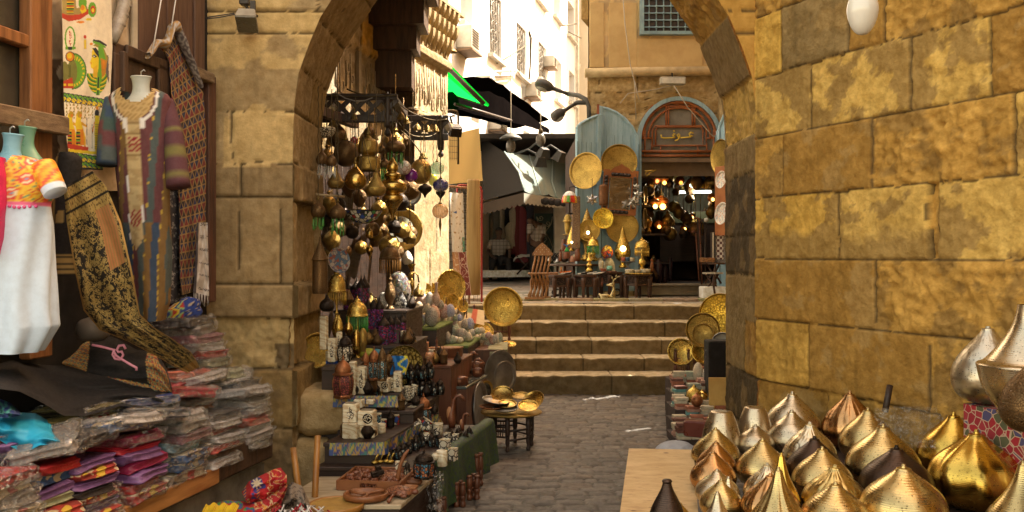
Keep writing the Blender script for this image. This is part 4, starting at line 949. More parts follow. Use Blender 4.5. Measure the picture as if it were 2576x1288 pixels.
for i,(x,y,hw) in enumerate(((270,370,55),(500,300,42),(720,520,45),(1010,290,50),(1185,415,45),(1300,435,38),(1385,430,42),(1255,725,48),(950,300,38),(1070,345,40))):
 u,v=c1(x,y);Y=6.7 if i<4 else 7.6;s=Y/F*.2315;mb=MB();mb.lathe(smooth_prof([(hw*s,-35*s),(hw*.9*s,-20*s),(hw*.5*s,20*s),(hw*.2*s,35*s),(.003,45*s),(.003,2.62-P(u,v,Y).z)]),16,cap=False)
 solo(mb,'ceiling_cup',DBR,('dented tin can shaped cup above the bronze globe','flared brass cup under the first lattice','flared brass cup above the little bronze onion','flared brass cup beside the carved block','brass cup at the left of the second lattice','dark cup in the middle of the second lattice','brass cup at the right of the second lattice','small cone cup below the second rack post','tiny brass cup at the right end of the first rack','tiny brass cup left of the second rack')[i],'lamp cup','lamp cups on the racks',P(u,v,Y))
# turned wood lattice racks
LWD=M('lattice_wood',(.035,.02,.014),.5,col2=(.02,.012,.009),vs=8,bump=.2,bs=40)
def rack(label,u0,u1,vt,vb,Y,posts,depth=.8):
 a=P(u0,vt,Y);b=P(u1,vt,Y);zt=a.z;zb=1.5-(vb-644)*Y/F;t=thing('lattice_rack',label,'rack',(a.x,Y,zb));w=b.x-a.x;h=zt-zb
 mb=MB();mb.box((w/2,0,h-.02),(w,.05,.05),bev=.006);mb.box((w/2,0,.02),(w,.045,.06),bev=.006);mb.build('rail',LWD,t)
 mb=MB();n=max(1,int(w/(h*.55)));st=w/n
 for i in range(n):
  for q in (0,1):
   p=V((i*st,0,.04));r_=V(((i+1)*st,0,h-.04))
   if q: p.z,r_.z=r_.z,p.z
   d=r_-p;mb.box((0,.012*(q*2-1),0),(d.length,.018,.035),0,TR(*((p+r_)/2),ry=-math.atan2(d.z,d.x)))
 mb.build('lattice',LWD,t)
 for up,vp in posts:
  x=P(up,0,Y).x-a.x;zp=1.5-(vp-644)*Y/F-zb;mb=MB();mb.lathe(smooth_prof([(.0,zp-.045),(.022,zp-.03),(.026,zp-.01),(.012,zp+.02),(.02,zp+.03),(.03,zp+.05),(.03,h*.6),(.034,h)],2),12,TR(x,0,0));mb.build('post',LWD,t)
 for x in (.04,w-.04):
  mb=MB();mb.box((x-.35*0,depth/2,h-.02),(.05,depth,.05),0,TR(0,0,0,rz=0));mb.build('bracket',LWD,t)
 return t
rack('black wooden lattice rack above the bronze lamps',800,1000,238,305,6.9,[(975,330)])
rack('second black lattice rack nearer the sunlit carved block',1010,1128,292,350,8.1,[(1109,385)],depth=.6)
mb=MB();a=P(792,275,6.5);b=P(895,312,7.2);d=b-a;mb.box((d.length/2,0,0),(d.length,.06,.07),0,TR(*a,rz=math.atan2(d.y,d.x),ry=-math.atan2(d.z,math.hypot(d.x,d.y))));solo(mb,'rack_beam',M('pinkish_beam',(.16,.10,.08),.7,bump=.3),'faded brown beam slanting behind the first lattice','beam')
mb=MB();mb.tube([P(795,489,5.9),P(866,495,6.05)],.008,8);solo(mb,'hanging_rod',M('bamboo',(.34,.25,.13),.5),'pale rod sticking out from the pier over the green drop lamps','rod')
mb=MB();mb.tube([P(*c1(x,y),6.75) for x,y in ((180,80),(300,40),(400,100),(520,135),(620,125),(700,95))],.005,6);solo(mb,'grey_cable',M('grey_cable',(.26,.24,.22),.5),'grey cable sagging across the first lattice','cable')
mb=MB()
for P0,P1,sg,Y0,Y1 in (((180,75),(960,70),14,6.85,6.85),((960,140),(1230,300),20,7,7.9),((1230,305),(1510,330),25,8.0,8.05),((960,340),(1250,520),60,7.5,7.9),((1250,520),(1480,400),40,7.9,8.1),((1000,450),(1220,690),-20,7.6,7.7),((420,0),(640,60),15,6.8,6.8)):
 mb.tube([P(*c1(lerp(P0[0],P1[0],i/10),lerp(P0[1],P1[1],i/10)+sg*math.sin(PI*i/10)),lerp(Y0,Y1,i/10)) for i in range(11)],.006,5)
solo(mb,'wiring',CHN,'tangle of twisted dark wiring strung along both racks','wiring')
D3_=V((.277,.961,0)).normalized()
# ---------------------------------------------------------------- furniture of the stall
DKW=M('stall_wood',(.036,.017,.010),.5,col2=(.02,.010,.006),vs=5,stretch=(1,1,6),bump=.15,bs=30);BRW=M('red_brown_panel',(.14,.045,.018),.4,col2=(.08,.026,.012),vs=4,stretch=(6,6,.7),bump=.1,bs=30)
def bench(name,label,x0,x1,y0,y1,z,cat='table',mat=DKW,sk=.0,solidb=True,topm=None,z0=0.):
 t=thing(name,label,cat,((x0+x1)/2,(y0+y1)/2,z0));sx=x1-x0;sy=y1-y0;K=Matrix.Shear('XZ',4,(0,0)) if False else Matrix(((1,sk,0,0),(0,1,0,0),(0,0,1,0),(0,0,0,1)))
 mb=MB();mb.box((0,0,z-z0-.012),(sx,sy,.024),0,K,bev=.004);mb.build('top',topm or mat,t)
 if solidb: mb=MB();mb.box((0,0,(z-z0-.024)/2),(sx*.97,sy*.97,z-z0-.025),0,K);mb.build('cabinet',mat,t)
 else:
  for i in (-1,1):
   for j in (-1,1): mb=MB();mb.box((i*sx*.45+j*sy*.45*sk,j*sy*.45,(z-z0-.024)/2),(.035,.035,z-z0-.025));mb.build('leg',mat,t)
 return t
PALE=M('worn_pale_board',(.44,.36,.24),.6,col2=(.30,.23,.14),vs=5,stretch=(1,6,1),bump=.1)
bench('low_table','low table of wooden trays and carved turtles at the front of the stall',-1.15,-.50,4.45,5.03,.25,topm=PALE,sk=.2)
bench('lantern_table','low lantern table edged with a green printed cloth',-1.0,-.36,5.04,6.30,.30,sk=.2)
bench('onyx_shelf','low shelf under the carved onyx cubes',-1.0,-.66,5.12,6.05,.42,'shelf',sk=.2)
bench('slab_shelf','dark step under the hexagonal lanterns and onyx slabs',-1.03,-.88,5.56,6.5,.62,'shelf',sk=.15)
bench('holder_step','dark step under the row of bone holders',-.90,-.58,5.72,6.45,.50,'shelf',sk=.15)
bench('slab_riser','dark riser under the onyx blocks beside the pier',-1.22,-1.0,5.66,6.2,.79,'riser')
bench('box_riser','dark riser under the onyx boxes behind the bone holders',-.92,-.72,5.84,6.14,.595,'riser')
bench('bead_riser','dark riser lifting the middle row of beaded lanterns',-1.12,-.84,6.62,6.84,.95,'riser')
bench('bead_shelf','dark shelf under the purple beaded lanterns',-1.3,-.72,6.42,7.2,.85,'shelf',sk=.1)
bench('upper_shelf','upper dark shelf behind the beaded lanterns',-1.35,-.78,6.85,7.5,1.08,'shelf',sk=.1)
bench('box_cabinet','red brown cabinet under the inlaid wooden boxes',-.86,-.42,7.1,8.0,.62,'cabinet',BRW,sk=.15)
bench('duck_cabinet','low red brown cabinet with a glass top holding carved ducks',-.66,-.30,7.33,8.1,.42,'cabinet',BRW,sk=.2,topm=M('glass_top',(.12,.14,.13),.12))
mb=MB()  # dark boards added to stand in for the gloom behind the hanging lamps
for i in range(22): mb.box((.06+i*.122,-.06,1.2+.02*math.sin(i*5)),(.118,.02,2.42),0,TR(-2.0,6.3,0,rz=math.atan2(D3_.y,D3_.x)))
mb.box((-1.14,8.86,1.25),(.33,.03,2.5))
tag(mb.build('shade_boarding',DKW),'added dark boards putting shade at the back of the lamp stall','boarding')
bench('egg_table','brown box table under the front row of mosaic eggs',-.46,-.06,8.75,9.5,.574,'table',BRW,sk=.1)
bench('egg_step','low riser with green cloth under the middle row of mosaic eggs',-.82,-.36,8.3,9.3,.66,'riser',DKW,sk=.1,topm=M('green_felt',(.14,.20,.06),.95,bump=.3,bs=80))
bench('egg_riser','tall riser with green cloth under the back row of mosaic eggs',-1.0,-.62,7.9,8.9,.86,'riser',DKW,sk=.1,topm=MATS['green_felt'])
# green cloth border of the lantern table
GCL=voro('green_print',[(.014,.05,.012),(.035,.08,.018),(.016,.055,.03),(.012,.02,.06)],60,edge=(.06,.085,.03),ew=.06,rough=.6,bump=.1)
def gpt(a,b):
 p=V((lerp(-.47,-.17,a),lerp(4.98,6.32,a),.315));th=PI*(b*1.6-.3)
 if b<.5: q=b/.5*PI;return p+V((.045*-math.cos(q),0,.030*math.sin(q)+.006*nz(a*9,b*3)))
 w=(b-.5)/.5;return p+V((.045+.02*math.sin(a*26)*w+.02*w,-.03*w*math.sin(a*9),-.28*w))
mb=MB();mb.grid(gpt,60,20,0);solo(mb,'green_tablecloth',GCL,'green and blue printed cloth draped along the lane edge of the lantern table','tablecloth')
CLV=[(.02,.05,.20),(.36,.30,.03),(.015,.13,.11),(.03,.03,.15),(.38,.22,.02)]
def fringe(x0,y0,x1,y1,z,label,dz=.07):
 mb=MB();mb.grid(lambda a,b:V((lerp(x0,x1,a)+.012*math.sin(a*40)*b,lerp(y0,y1,a)-.012*b,z+.004-dz*b)),80,5,0,lambda a,b:CLV[int(a*29+math.sin(b*4+a*50)*1.3)%5]);solo(mb,'printed_cloth',SATIN,label,'cloth')
fringe(-1.05,5.10,-.74,5.12,.42,'yellow and blue printed cloth hanging over the onyx shelf end');fringe(-.74,5.12,-.50,6.05,.42,'blue and green printed cloth edging the onyx shelf towards the lane');fringe(-1.12,5.55,-.72,5.56,.62,'blue printed cloth edging the step of onyx slabs')
# ---------------------------------------------------------------- standing goods;Y follows from the level each thing stands on
def base(cf,x,y,z): u,v=cf(x,y);return G(u,v,z)
def hexl(cf,x,y0,y1,hw,z,body,metal_,label,n=6,group='metal lanterns standing on the stall',name='hexagonal_lantern',open_=False):
 p=base(cf,x,y1,z);s=p.y/F*SCL[cf];h=(y1-y0)*s;r=hw*s;t=thing(name,label,'lantern',p,R.uniform(.1,.6),group)
 mb=MB();mb.lathe([(r*.9,0),(r*.95,h*.02),(r*.95,h*.06),(r*.86,h*.08)],n,flat=True);mb.build('base',metal_,t)
 mb=MB()
 if not open_: mb.lathe([(r*.80,h*.08),(r*.98,h*.28),(r*.98,h*.40),(r*.80,h*.54)] if n==6 else [(r*.9,h*.08),(r*.92,h*.54)],n,flat=True,cap=False)
 for i in range(n):
  a=2*PI*i/n;mb2=mb;
  pts=[(r*.82*math.cos(a),r*.82*math.sin(a),h*.07),(r*1.0*math.cos(a),r*1.0*math.sin(a),h*.28),(r*1.0*math.cos(a),r*1.0*math.sin(a),h*.40),(r*.82*math.cos(a),r*.82*math.sin(a),h*.55)]
  mb.tube(pts,.004,4,1)
 mb.build('lattice_body',[body,metal_],t)
 mb=MB();mb.lathe([(r*1.02,h*.54),(r*1.04,h*.57),(r*.8,h*.60)],n,flat=True);mb.lathe(smooth_prof([(r*.78,h*.59),(r*.80,h*.66),(r*.66,h*.76),(r*.34,h*.84),(r*.14,h*.88)]),18);dm_=mb.build('dome',metal_,t)
 mb=MB();mb.lathe(smooth_prof([(r*.14,h*.87),(r*.08,h*.89),(r*.15,h*.92),(r*.05,h*.95),(r*.09,h*.97),(0,h)],3),12);mb.build('finial',metal_,dm_)
 return t
hexl(c3,350,565,1085,125,.62,LATR,COP,'large red glazed lantern with a copper dome beside the foot stone')
hexl(c3,375,290,660,92,.80,LAT,IRON,'black lantern with white lattice panels standing on an onyx block')
hexl(c3,620,480,935,62,.62,LAT,COP,'slim copper domed lantern with white lattice, left of a taller one')
hexl(c3,725,455,870,78,.70,LATC,COP,'taller copper domed lantern with grey blue lattice')
hexl(c3,822,430,880,58,.72,LATC,BRZ,'dark lantern partly behind the open frame lantern')
hexl(c3,895,515,840,72,.66,LAT,BRZ,'square open frame lantern with a pierced pointed roof',n=4,open_=True)
hexl(c3,770,855,1155,95,.52,LATC,IRON,'black onion roofed lantern in front of the white onyx boxes',n=4)
hexl(c5,1150,-120,290,105,.33,LATC,COP,'copper domed lantern with turquoise lattice at the back of the lantern table')
hexl(c5,1285,-20,290,52,.33,LATO,IRON,'narrow dark lantern with red glass beside the turquoise one')
hexl(c5,1160,545,880,135,.30,LATO,IRON,'big black eight sided lantern with orange and blue panels at the table edge',n=8)
hexl(c5,330,335,690,52,.27,LATC,IRON,'small black lantern with a ring top and grey lattice at the left end')
hexl(c5,452,335,675,58,.27,LAT,IRON,'small black lantern with a ring top and white lattice, second from the left end')
hexl(c5,960,665,910,40,.26,LAT,IRON,'tiny black lantern with white lattice among the wooden trays')
# rows of identical little lanterns
proto=None;k=0
for rj,(yb,x0,x1,nn) in enumerate(((665,565,860,4),(640,640,900,4),(600,690,980,4),(560,740,1060,5),(520,780,1240,6),(480,800,1330,6),(520,1260,1350,2),(470,1480,1660,3),(430,1560,1690,2))):
 for i in range(nn):
  x=lerp(x0,x1,i/max(1,nn-1));p=base(c5,x+R.uniform(-12,12),yb,.30+.0*rj);p.z=.30;lab='little black domed lantern in the crowded rows on the lantern table'
  if proto is None: proto=hexl(c5,x,yb-170,yb,44,.30,LATC,IRON,lab,n=6,group='little black lanterns crowded on the lantern table',name='small_lantern');proto.location=p
  else: copy_tree(proto,lab,p,R.uniform(0,1),R.uniform(.85,1.12))
def beadl(cf,x,y0,y1,hw,z,label):
 p=base(cf,x,y1,z);s=p.y/F*SCL[cf];h=(y1-y0)*s;r=hw*s;t=thing('beaded_lantern',label,'lantern',p,R.uniform(0,3),'purple beaded lanterns with black domes')
 mb=MB();mb.lathe(smooth_prof([(r*.8,0),(r*.92,h*.03),(r*.95,h*.3),(r*.95,h*.55),(r*.9,h*.6)]),20);mb.build('beaded_body',BEAD,t)
 mb=MB();mb.lathe(smooth_prof([(r*1.05,h*.585),(r*1.08,h*.61),(r*.95,h*.68),(r*.45,h*.78),(r*.16,h*.86),(r*.12,h*.90),(r*.05,h*.95),(0,h)],3),18);mb.build('dome',IRON,t)
for a in ((c2,430,790,1175,52,1.08,'beaded lantern at the left of the top row'),(c2,530,800,1175,60,1.08,'beaded lantern in the middle of the top row'),(c2,612,770,1175,56,1.08,'beaded lantern at the right of the top row'),(c2,575,780,1160,50,1.10,'beaded lantern pushed behind the top row'),
 (c2,650,1015,1383,48,.95,'beaded lantern at the left of the middle row'),(c2,712,1010,1383,48,.95,'beaded lantern in the middle of the middle row'),(c2,775,1015,1383,50,.95,'beaded lantern at the right of the middle row'),
 (c3,840,45,440,68,.85,'tallest beaded lantern at the front of the lower row'),(c3,918,40,420,58,.85,'beaded lantern second along the lower row'),(c3,990,50,400,54,.86,'beaded lantern third along the lower row'),(c3,1065,20,385,52,.86,'beaded lantern at the right end of the lower row')): beadl(*a)
def onyx(cf,x,y0,y1,hw,z,label,emb=None,dep=None,name='onyx_lamp',tap=1.):
 p=base(cf,x,y1,z);s=p.y/F*SCL[cf];h=(y1-y0)*s;w=2*hw*s;d=dep or w;t=thing(name,label,'onyx ware',p,rad(R.uniform(-14,-4)),'carved onyx lamps and boxes')
 mb=MB();mb.box((0,0,h/2),(w*.92,d*.92,h),bev=.006,taper=tap);mb.build('block',ONX,t)
 mb=MB()
 if emb=='round': mb.lathe([(0,0),(w*.24,0),(w*.28,.003),(w*.30,0)],24,TR(w*.16,-d*.465,h*.5,rx=PI/2));
 elif emb=='hamsa': mb.poly([(-.12*w,-.28*h),(.12*w,-.28*h),(.22*w,-.1*h),(.2*w,.1*h),(.1*w,.2*h),(.05*w,.36*h),(-.05*w,.36*h),(-.1*w,.2*h),(-.2*w,.1*h),(-.22*w,-.1*h)],.006,0,TR(w*.08,-d*.466,h*.5))
 if emb: mb.build('emblem',LAT if emb=='hamsa' else IRON,t)
 if emb=='round':
  mb=MB();mb.tube([(w*.16+w*.2*math.cos(q)*(1-.25*math.sin(5*q)),-d*.475,h*.5+w*.2*math.sin(q)*(1-.25*math.cos(3*q))) for q in [2*PI*i/36 for i in range(36)]],.0025,4,closed=True);mb.tube([(w*.02,-d*.475,h*.45),(w*.12,-d*.475,h*.62),(w*.16,-d*.475,h*.4),(w*.22,-d*.475,h*.62),(w*.3,-d*.475,h*.5)],.0025,4);mb.build('script',ONX,t)
 mb=MB();mb.box((0,0,h+.0015),(w*.62,d*.62,.003));mb.build('mouth',M('onyx_mouth',(.20,.16,.10),.8),t)
 return t
for a in ((c3,120,95,500,46,.88,'tall plain banded onyx block lamp beside the pier'),(c3,222,360,650,52,.80,'onyx slab lamp with a dark hand emblem behind the red lantern','hamsa'),(c3,305,285,600,34,.82,'narrow onyx slab lamp with a keyhole niche','hamsa'),(c3,470,640,1050,42,.62,'onyx slab lamp with fine lattice face right of the red lantern','hamsa',.07),(c3,578,700,1030,56,.62,'white onyx slab lamp with a hand emblem and dark oval','hamsa',.06),
 (c3,1012,760,1010,52,.60,'onyx box lamp with an arched niche at the back','hamsa'),(c3,850,840,1010,75,.60,'wide onyx box with a round dark emblem','round'),(c3,950,840,1000,44,.60,'small onyx box between two larger ones','hamsa'),
 (c5,300,0,225,92,.555,'veined onyx pot with a lattice hand, top left of the cubes','hamsa'),(c5,488,82,255,100,.545,'white onyx cube with a round black script emblem','round'),(c5,310,222,412,100,.42,'plain greenish onyx cube at the lower left'),(c5,506,230,400,98,.42,'pinkish onyx cube with a round emblem on its corner','round'),
 (c3,545,1095,1200,60,.56,'open pale onyx box behind the cubes'),(c3,680,1095,1160,50,.58,'low onyx dish with a lattice side')): onyx(*a)
def holder(cf,x,y0,y1,hw,z,label,mat=LAT,n=8,tilt=0.,name='lattice_holder',cat='holder',group='small bone lattice holders',pr=None):
 p=base(cf,x,y1,z);s=p.y/F*SCL[cf];h=(y1-y0)*s;r=hw*s;t=thing(name,label,cat,p,R.uniform(0,1),group);t.rotation_euler[1]=tilt
 mb=MB();mb.lathe(pr and [(a*r,b*h) for a,b in pr] or [(r*.92,0),(r,h*.1),(r,h*.93)],n,cap=True,flat=n<12);mb.build('body',mat,t)
 mb=MB();mb.lathe([(r*1.0,h*.92),(r*1.06,h*.95),(r*1.06,h),(r*.85,h),(r*.8,h*.9),(0,h*.9)],n if n>=12 else n,flat=n<12,mod=None);mb.build('rim',ONX,t);return t
for a in ((c3,985,985,1120,38,.52,'bone holder at the left end of the scalloped row'),(c3,1035,965,1110,38,.52,'bone holder second along the scalloped row'),(c3,1085,955,1110,40,.52,'bone holder in the middle of the scalloped row'),(c3,1130,940,1110,42,.53,'bone holder fourth along the scalloped row'),(c3,1180,920,1090,42,.54,'tallest bone holder tilting at the right of the row',LAT,8,.25),(c3,1215,1070,1170,40,.48,'bone holder low at the right below the tilting one'),(c3,1090,1130,1215,36,.47,'bone holder in front of the scalloped row'),
 (c5,880,-100,140,55,.40,'bone lattice jar with a flat saucer lid'),(c5,870,90,215,48,.40,'round cream lidded jar with dark branches',LATB,18),(c5,1310,280,370,40,.36,'little square bone box standing alone near the carved swan',LATB,4),(c5,1405,425,575,68,.32,'square bone box with bold black lattice',LATB,4),(c5,1500,530,680,60,.31,'square bone box nearest the green cloth',LATB,4),(c5,1185,355,440,36,.34,'small round cream jar among the black lanterns',LATB,16),(c5,1530,365,450,45,.33,'square bone box at the back edge of the table',LATB,4),(c5,1430,350,440,42,.33,'square bone box next to the back edge one',LATB,4),(c5,860,690,850,55,.27,'bone box with wavy lattice behind the wooden slicer',LATB,4),(c5,930,690,830,34,.27,'narrow bone box beside the wavy one',LATB,4),
 (c5,1020,40,135,60,.45,'yellow and red mosaic glass box',voro('gold_mosaic',[(.55,.42,.06),(.4,.04,.03),(.6,.55,.4),(.5,.36,.05)],70,edge=(.03,.02,.012),ew=.1),4),(c5,770,150,290,38,.40,'mirrored mosaic cup in the row behind the printed edging',TIF,6),(c5,830,140,270,38,.41,'stained glass cup in the row behind the printed edging',TIF,6),(c5,680,190,330,40,.40,'cup with red and blue arches in the row behind the edging',TIF,6),(c5,620,120,330,38,.40,'tall dark cup with pale arches at the left of the cup row',LATC,6)): holder(*a)
EGGP=[(0,0),(.45,.03),(.82,.16),(1,.38),(.93,.60),(.68,.82),(.36,.95),(0,1)]
holder(c5,1030,195,340,80,.36,'white vase with black star lattice lying on its side',LATB,24,.9,'lattice_vase','vase',None,[(.4,0),(.8,.1),(1,.4),(.9,.7),(.55,.92),(.5,1)]);holder(c5,1140,180,330,80,.37,'rounded mosaic glass vase behind the star lattice vase',TIF,24,.6,'mosaic_vase','vase',None,[(.4,0),(.8,.1),(1,.4),(.9,.7),(.55,.92),(.5,1)])
holder(c5,945,300,420,60,.34,'wide bone lattice bowl behind the black lanterns',LATB,20,0,'lattice_bowl','bowl',None,[(.5,0),(.9,.3),(1,.9)]);holder(c5,870,330,420,50,.33,'small bone lattice bowl left of the wide one',LATB,20,0,'lattice_bowl','bowl',None,[(.5,0),(.9,.3),(1,.9)])
p=base(c5,1370,745,.31);s=p.y/F*.213;t=thing('onyx_mortar','fat white onyx cylinder lamp leaning against a carved ball at the table edge','onyx ware',p);mb=MB();mb.lathe([(58*s,0),(66*s,10*s),(66*s,180*s),(60*s,186*s),(48*s,170*s),(0,168*s)],26);mb.build('cylinder',ONX,t);mb=MB();mb.sphere((-75*s,-.02,120*s),48*s,16);mb.build('ball',ONX,t)
# ---- dome shaded brass table lamps with fringes
def tlamp(cf,x,y0,y1,hw,yb,z,mat,frm,label,fl=.12,n=26,group=None,lit=False,fr2=None):
 p=base(cf,x,yb,z);s=p.y/F*SCL[cf];H=(yb-y0)*s;r=hw*s;zs=(yb-y1)*s;hd=(y1-y0)*s
 t=thing('fringed_table_lamp',label,'table lamp',p,0,group)
 mb=MB();q=zs*.98;mb.lathe(smooth_prof([(.40*r,0),(.42*r,.02*q),(.30*r,.05*q),(.22*r,.10*q),(.45*r,.22*q),(.50*r,.34*q),(.34*r,.48*q),(.14*r,.56*q),(.20*r,.62*q),(.11*r,.68*q),(.10*r,q)],3),24);mb.build('stand',mat,t)
 mb=MB();mb.lathe(smooth_prof([(r,zs),(r*1.03,zs+.06*hd),(r*.96,zs+.13*hd),(r*.92,zs+.30*hd),(r*.78,zs+.5*hd),(r*.5,zs+.66*hd),(r*.32,zs+.70*hd),(r*.30,zs+.76*hd),(r*.12,zs+.86*hd),(r*.06,zs+.93*hd),(0,zs+hd)],3),32,cap=False);mb.build('shade',mat,t)
 mb=MB();L_=fl*SCL[cf]/.2315*p.y/6
 for i in range(n):
  a=2*PI*i/n;q=V((r*.97*math.cos(a),r*.97*math.sin(a),zs+.01));mb.tube([q,q-V((0,0,L_*.6)),q-V((0,0,L_))],[.0035,.0045,.002],5)
 o=mb.build('bead_fringe',frm,t);o['kind']='stuff'
 if lit: mb=MB();mb.sphere((0,0,zs+.2*hd),.3*r,10);mb.build('bulb',emis('warm_bulb',(1,.62,.2),14),t)
 return t
GFR=M('gold_beads',(.55,.34,.06),.25,.6);EFR=GLS['emerald']
tlamp(c2,310,705,985,104,1556,.85,GOLD,GFR,'bright brass table lamp with a golden bead fringe near the pier',fl=.10)
tlamp(c2,535,1020,1250,116,1715,.76,GOLD,EFR,'bright brass table lamp with a green bead fringe in front of the beaded lanterns',fl=.115)
tlamp(c2,890,440,630,118,1172,1.08,BRZ,M('amber_beads',(.30,.14,.03),.25),'dark bronze table lamp with a broad engraved dome beside the big mirror',fl=.10)
def vase(cf,x,y0,y1,hw,z,pr,mat,label,name='vase',cat='vase',sm=4,n=26,group=None,Y=None):
 u,v=cf(x,y1);p=P(u,v,Y) if Y else G(u,v,z);s=p.y/F*SCL[cf];mb=MB();mb.lathe(smooth_prof([(a*hw*s,b*(y1-y0)*s) for a,b in pr],sm),n);return solo(mb,name,mat,label,cat,group,p)
vase(c2,130,385,1000,90,.9,[(.9,0),(.95,.1),(.92,.3),(.9,.56),(1.0,.585),(1.02,.60),(.85,.66),(.5,.78),(.22,.90),(.10,.97),(.12,1)],BRZ,'tall dark lamp with an engraved spire shaped shade standing against the pier','spire_lamp','lamp',Y=5.75)
vase(c2,205,1015,1195,82,.86,[(.5,0),(.9,.15),(1,.35),(.8,.6),(.35,.78),(.18,.92),(.2,1)],IRON,'squat dark bottle vase beside the gold fringed lamp',Y=5.8)
vase(c2,440,960,1120,55,.95,[(.5,0),(.9,.25),(1,.4),(.6,.7),(.2,1)],BRZ,'bronze vase shadowed behind the gold fringed lamp',Y=6.55)
vase(c3,415,100,330,52,.80,[(.5,0),(.95,.25),(1,.4),(.6,.6),(.28,.72),(.25,.95),(.35,1)],BRA,'brass bottle with a long neck above the black and white lantern',Y=6.2)
vase(c3,590,240,525,52,.66,[(.5,0),(.55,.05),(.95,.35),(1,.6),(.8,.85),(.3,1)],BRE,'rounded engraved brass urn under the green bead fringe',Y=6.2)
vase(c3,510,260,470,40,.70,[(.9,0),(1,.05),(.9,.6),(.6,.9),(.5,1)],BRA,'brass hexagonal canister next to the engraved urn',n=6,Y=6.15)
vase(c3,300,80,330,50,.80,[(.5,0),(.9,.2),(1,.4),(.7,.7),(.3,.9),(.25,1)],GOLD,'polished gold stand behind the first fringed lamp',Y=6.1)
vase(c2,1010,980,1195,62,.86,[(.45,0),(.5,.04),(.8,.2),(1,.4),(.8,.65),(.4,.85),(.3,.95),(.4,1)],voro('silver_inlay',[(.4,.38,.34),(.05,.045,.05),(.06,.05,.05),(.3,.28,.25)],60,edge=(.02,.02,.02),ew=.05),'dark vase with silver diamond inlay before the giant mosaic egg',Y=7.15)
vase(c3,1165,130,330,64,.70,[(1,0),(1,.5),(1,.93),(.95,1.0)],voro('inlaid_wood',[(.22,.08,.03),(.30,.13,.04),(.12,.045,.02)],80,edge=(.4,.25,.1),ew=.03,rough=.4),'inlaid wooden cylinder box left of the egg riser','inlaid_box','box',2,28,Y=7.35)
for i,(x,y0,y1,hw) in enumerate(((940,350,430,32),(1003,310,400,34),(1080,298,380,32),(1138,305,390,34),(1200,325,440,40))): vase(c3,x,y0,y1,hw,.78,[(.8,0),(1,.2),(.9,.45),(.4,.7),(.25,.8),(.35,.9),(0,1)],(COP,COP,IRON,COP,DBR)[i],('small copper perfume pot at the left of the pot row','small copper perfume pot, second in the pot row','small black perfume pot in the pot row','copper perfume pot beside the black one','brass pot in front of the inlaid cylinder box')[i],'perfume_pot','pot',Y=6.75)
vase(c2,1080,535,685,60,1.25,[(.55,0),(.75,.1),(1,.35),(.85,.6),(.5,.85),(.1,1)],M('milk_glass',(.85,.78,.66),.25,col2=(.75,.66,.52),vs=10,bump=.8,bs=26,bd=.03),'milky glass flame on the brass figure lamp','glass_flame','lamp shade',Y=8.2)
t=thing('figure_lamp_stand','brass figure lamp stand holding the milky glass flame','lamp stand',P(*c2(1120,1080),8.2));s=8.2/F*.2315
mb=MB();mb.lathe(smooth_prof([(45*s,0),(40*s,30*s),(15*s,60*s),(25*s,120*s),(35*s,180*s),(20*s,235*s),(14*s,250*s),(26*s,275*s),(24*s,300*s),(8*s,315*s),(15*s,340*s),(40*s,395*s),(55*s,402*s)],3),18,mod=lambda a,q:1+.18*math.sin(2*a+q*9));mb.build('figure',BRA,t)
mb=MB();mb.tube([P(*c2(x,y),8.0) for x,y in ((1100,860),(1095,800),(1120,770),(1165,775),(1195,805),(1203,880))],.007,8);mb.lathe(smooth_prof([(.045,-.12),(.05,-.10),(.038,-.06),(.015,-.03),(.008,0)]),16,Matrix.Translation(P(*c2(1200,890),8.0)));mb.tube([P(*c2(1100,860),8.0),P(*c2(1100,1090),8.0)],.007,8);solo(mb,'gooseneck_lamp',DBR,'little gooseneck lamp with a dark pointed shade in front of the sunlit plates','lamp')
# ---- plates
def plate(name,label,c,r,nrm,mat,ry=None,rim=.14,dep=.10,group=None,cat='plate',mat2=None,spin=0,n=44):
 z=V(nrm).normalized();x=V((0,0,1)).cross(z);x=x.normalized() if x.length>.01 else V((1,0,0));y=z.cross(x);T=Matrix((( *x,0),(*y,0),(*z,0),(0,0,0,1))).transposed();T.translation=c
 k=(ry or r)/r;mb=MB();A=r
 pr=[(0,-.012*A),(A*(1-rim)*.97,-.012*A),(A*(1-rim),0),(A*(1-rim*.85),A*dep*.5),(A*(1-rim*.4),A*dep),(A*.985,A*dep*1.1),(A,A*dep),(A*.99,A*dep*.8),(A*(1-rim*.8),A*dep*.2),(A*(1-rim),-.03*A),(0,-.03*A)]
 Mx=Matrix.Diagonal((1,k,1,1))
 if mat2: mb.lathe(pr[:2],n,Mx,1,cap=False);mb.lathe(pr[1:],n,Mx,0,cap=False)
 else: mb.lathe(pr,n,Mx,0,cap=False)
 o=solo(mb,name,[mat,mat2] if mat2 else mat,label,cat,group);o.matrix_world=T;return o
cc=P(*c2(1005,300),8.5)
t=plate('brass_mirror','great round brass framed mirror leaning in front of the sunlit wall',cc,.2315*240*8.5/F,(.22,-1,.12),BRE,rim=.40,dep=.05,cat='mirror',mat2=M('old_mirror',(.62,.58,.5),.13,1.,col2=(.5,.46,.38),vs=5,rvar=.06))
plate('pewter_tray','dim pewter tray hanging behind the pierced globe',P(*c1(1100,1140),8.0),.2315*130*8/F,(.2,-1,.0),PEW,cat='tray')
plate('gold_tray','gold tray on edge wedged between the pier and the onyx block',P(*c3(30,510),6.0),.2083*215*6/F,(.75,-1,.1),GOLD,cat='tray',rim=.2)
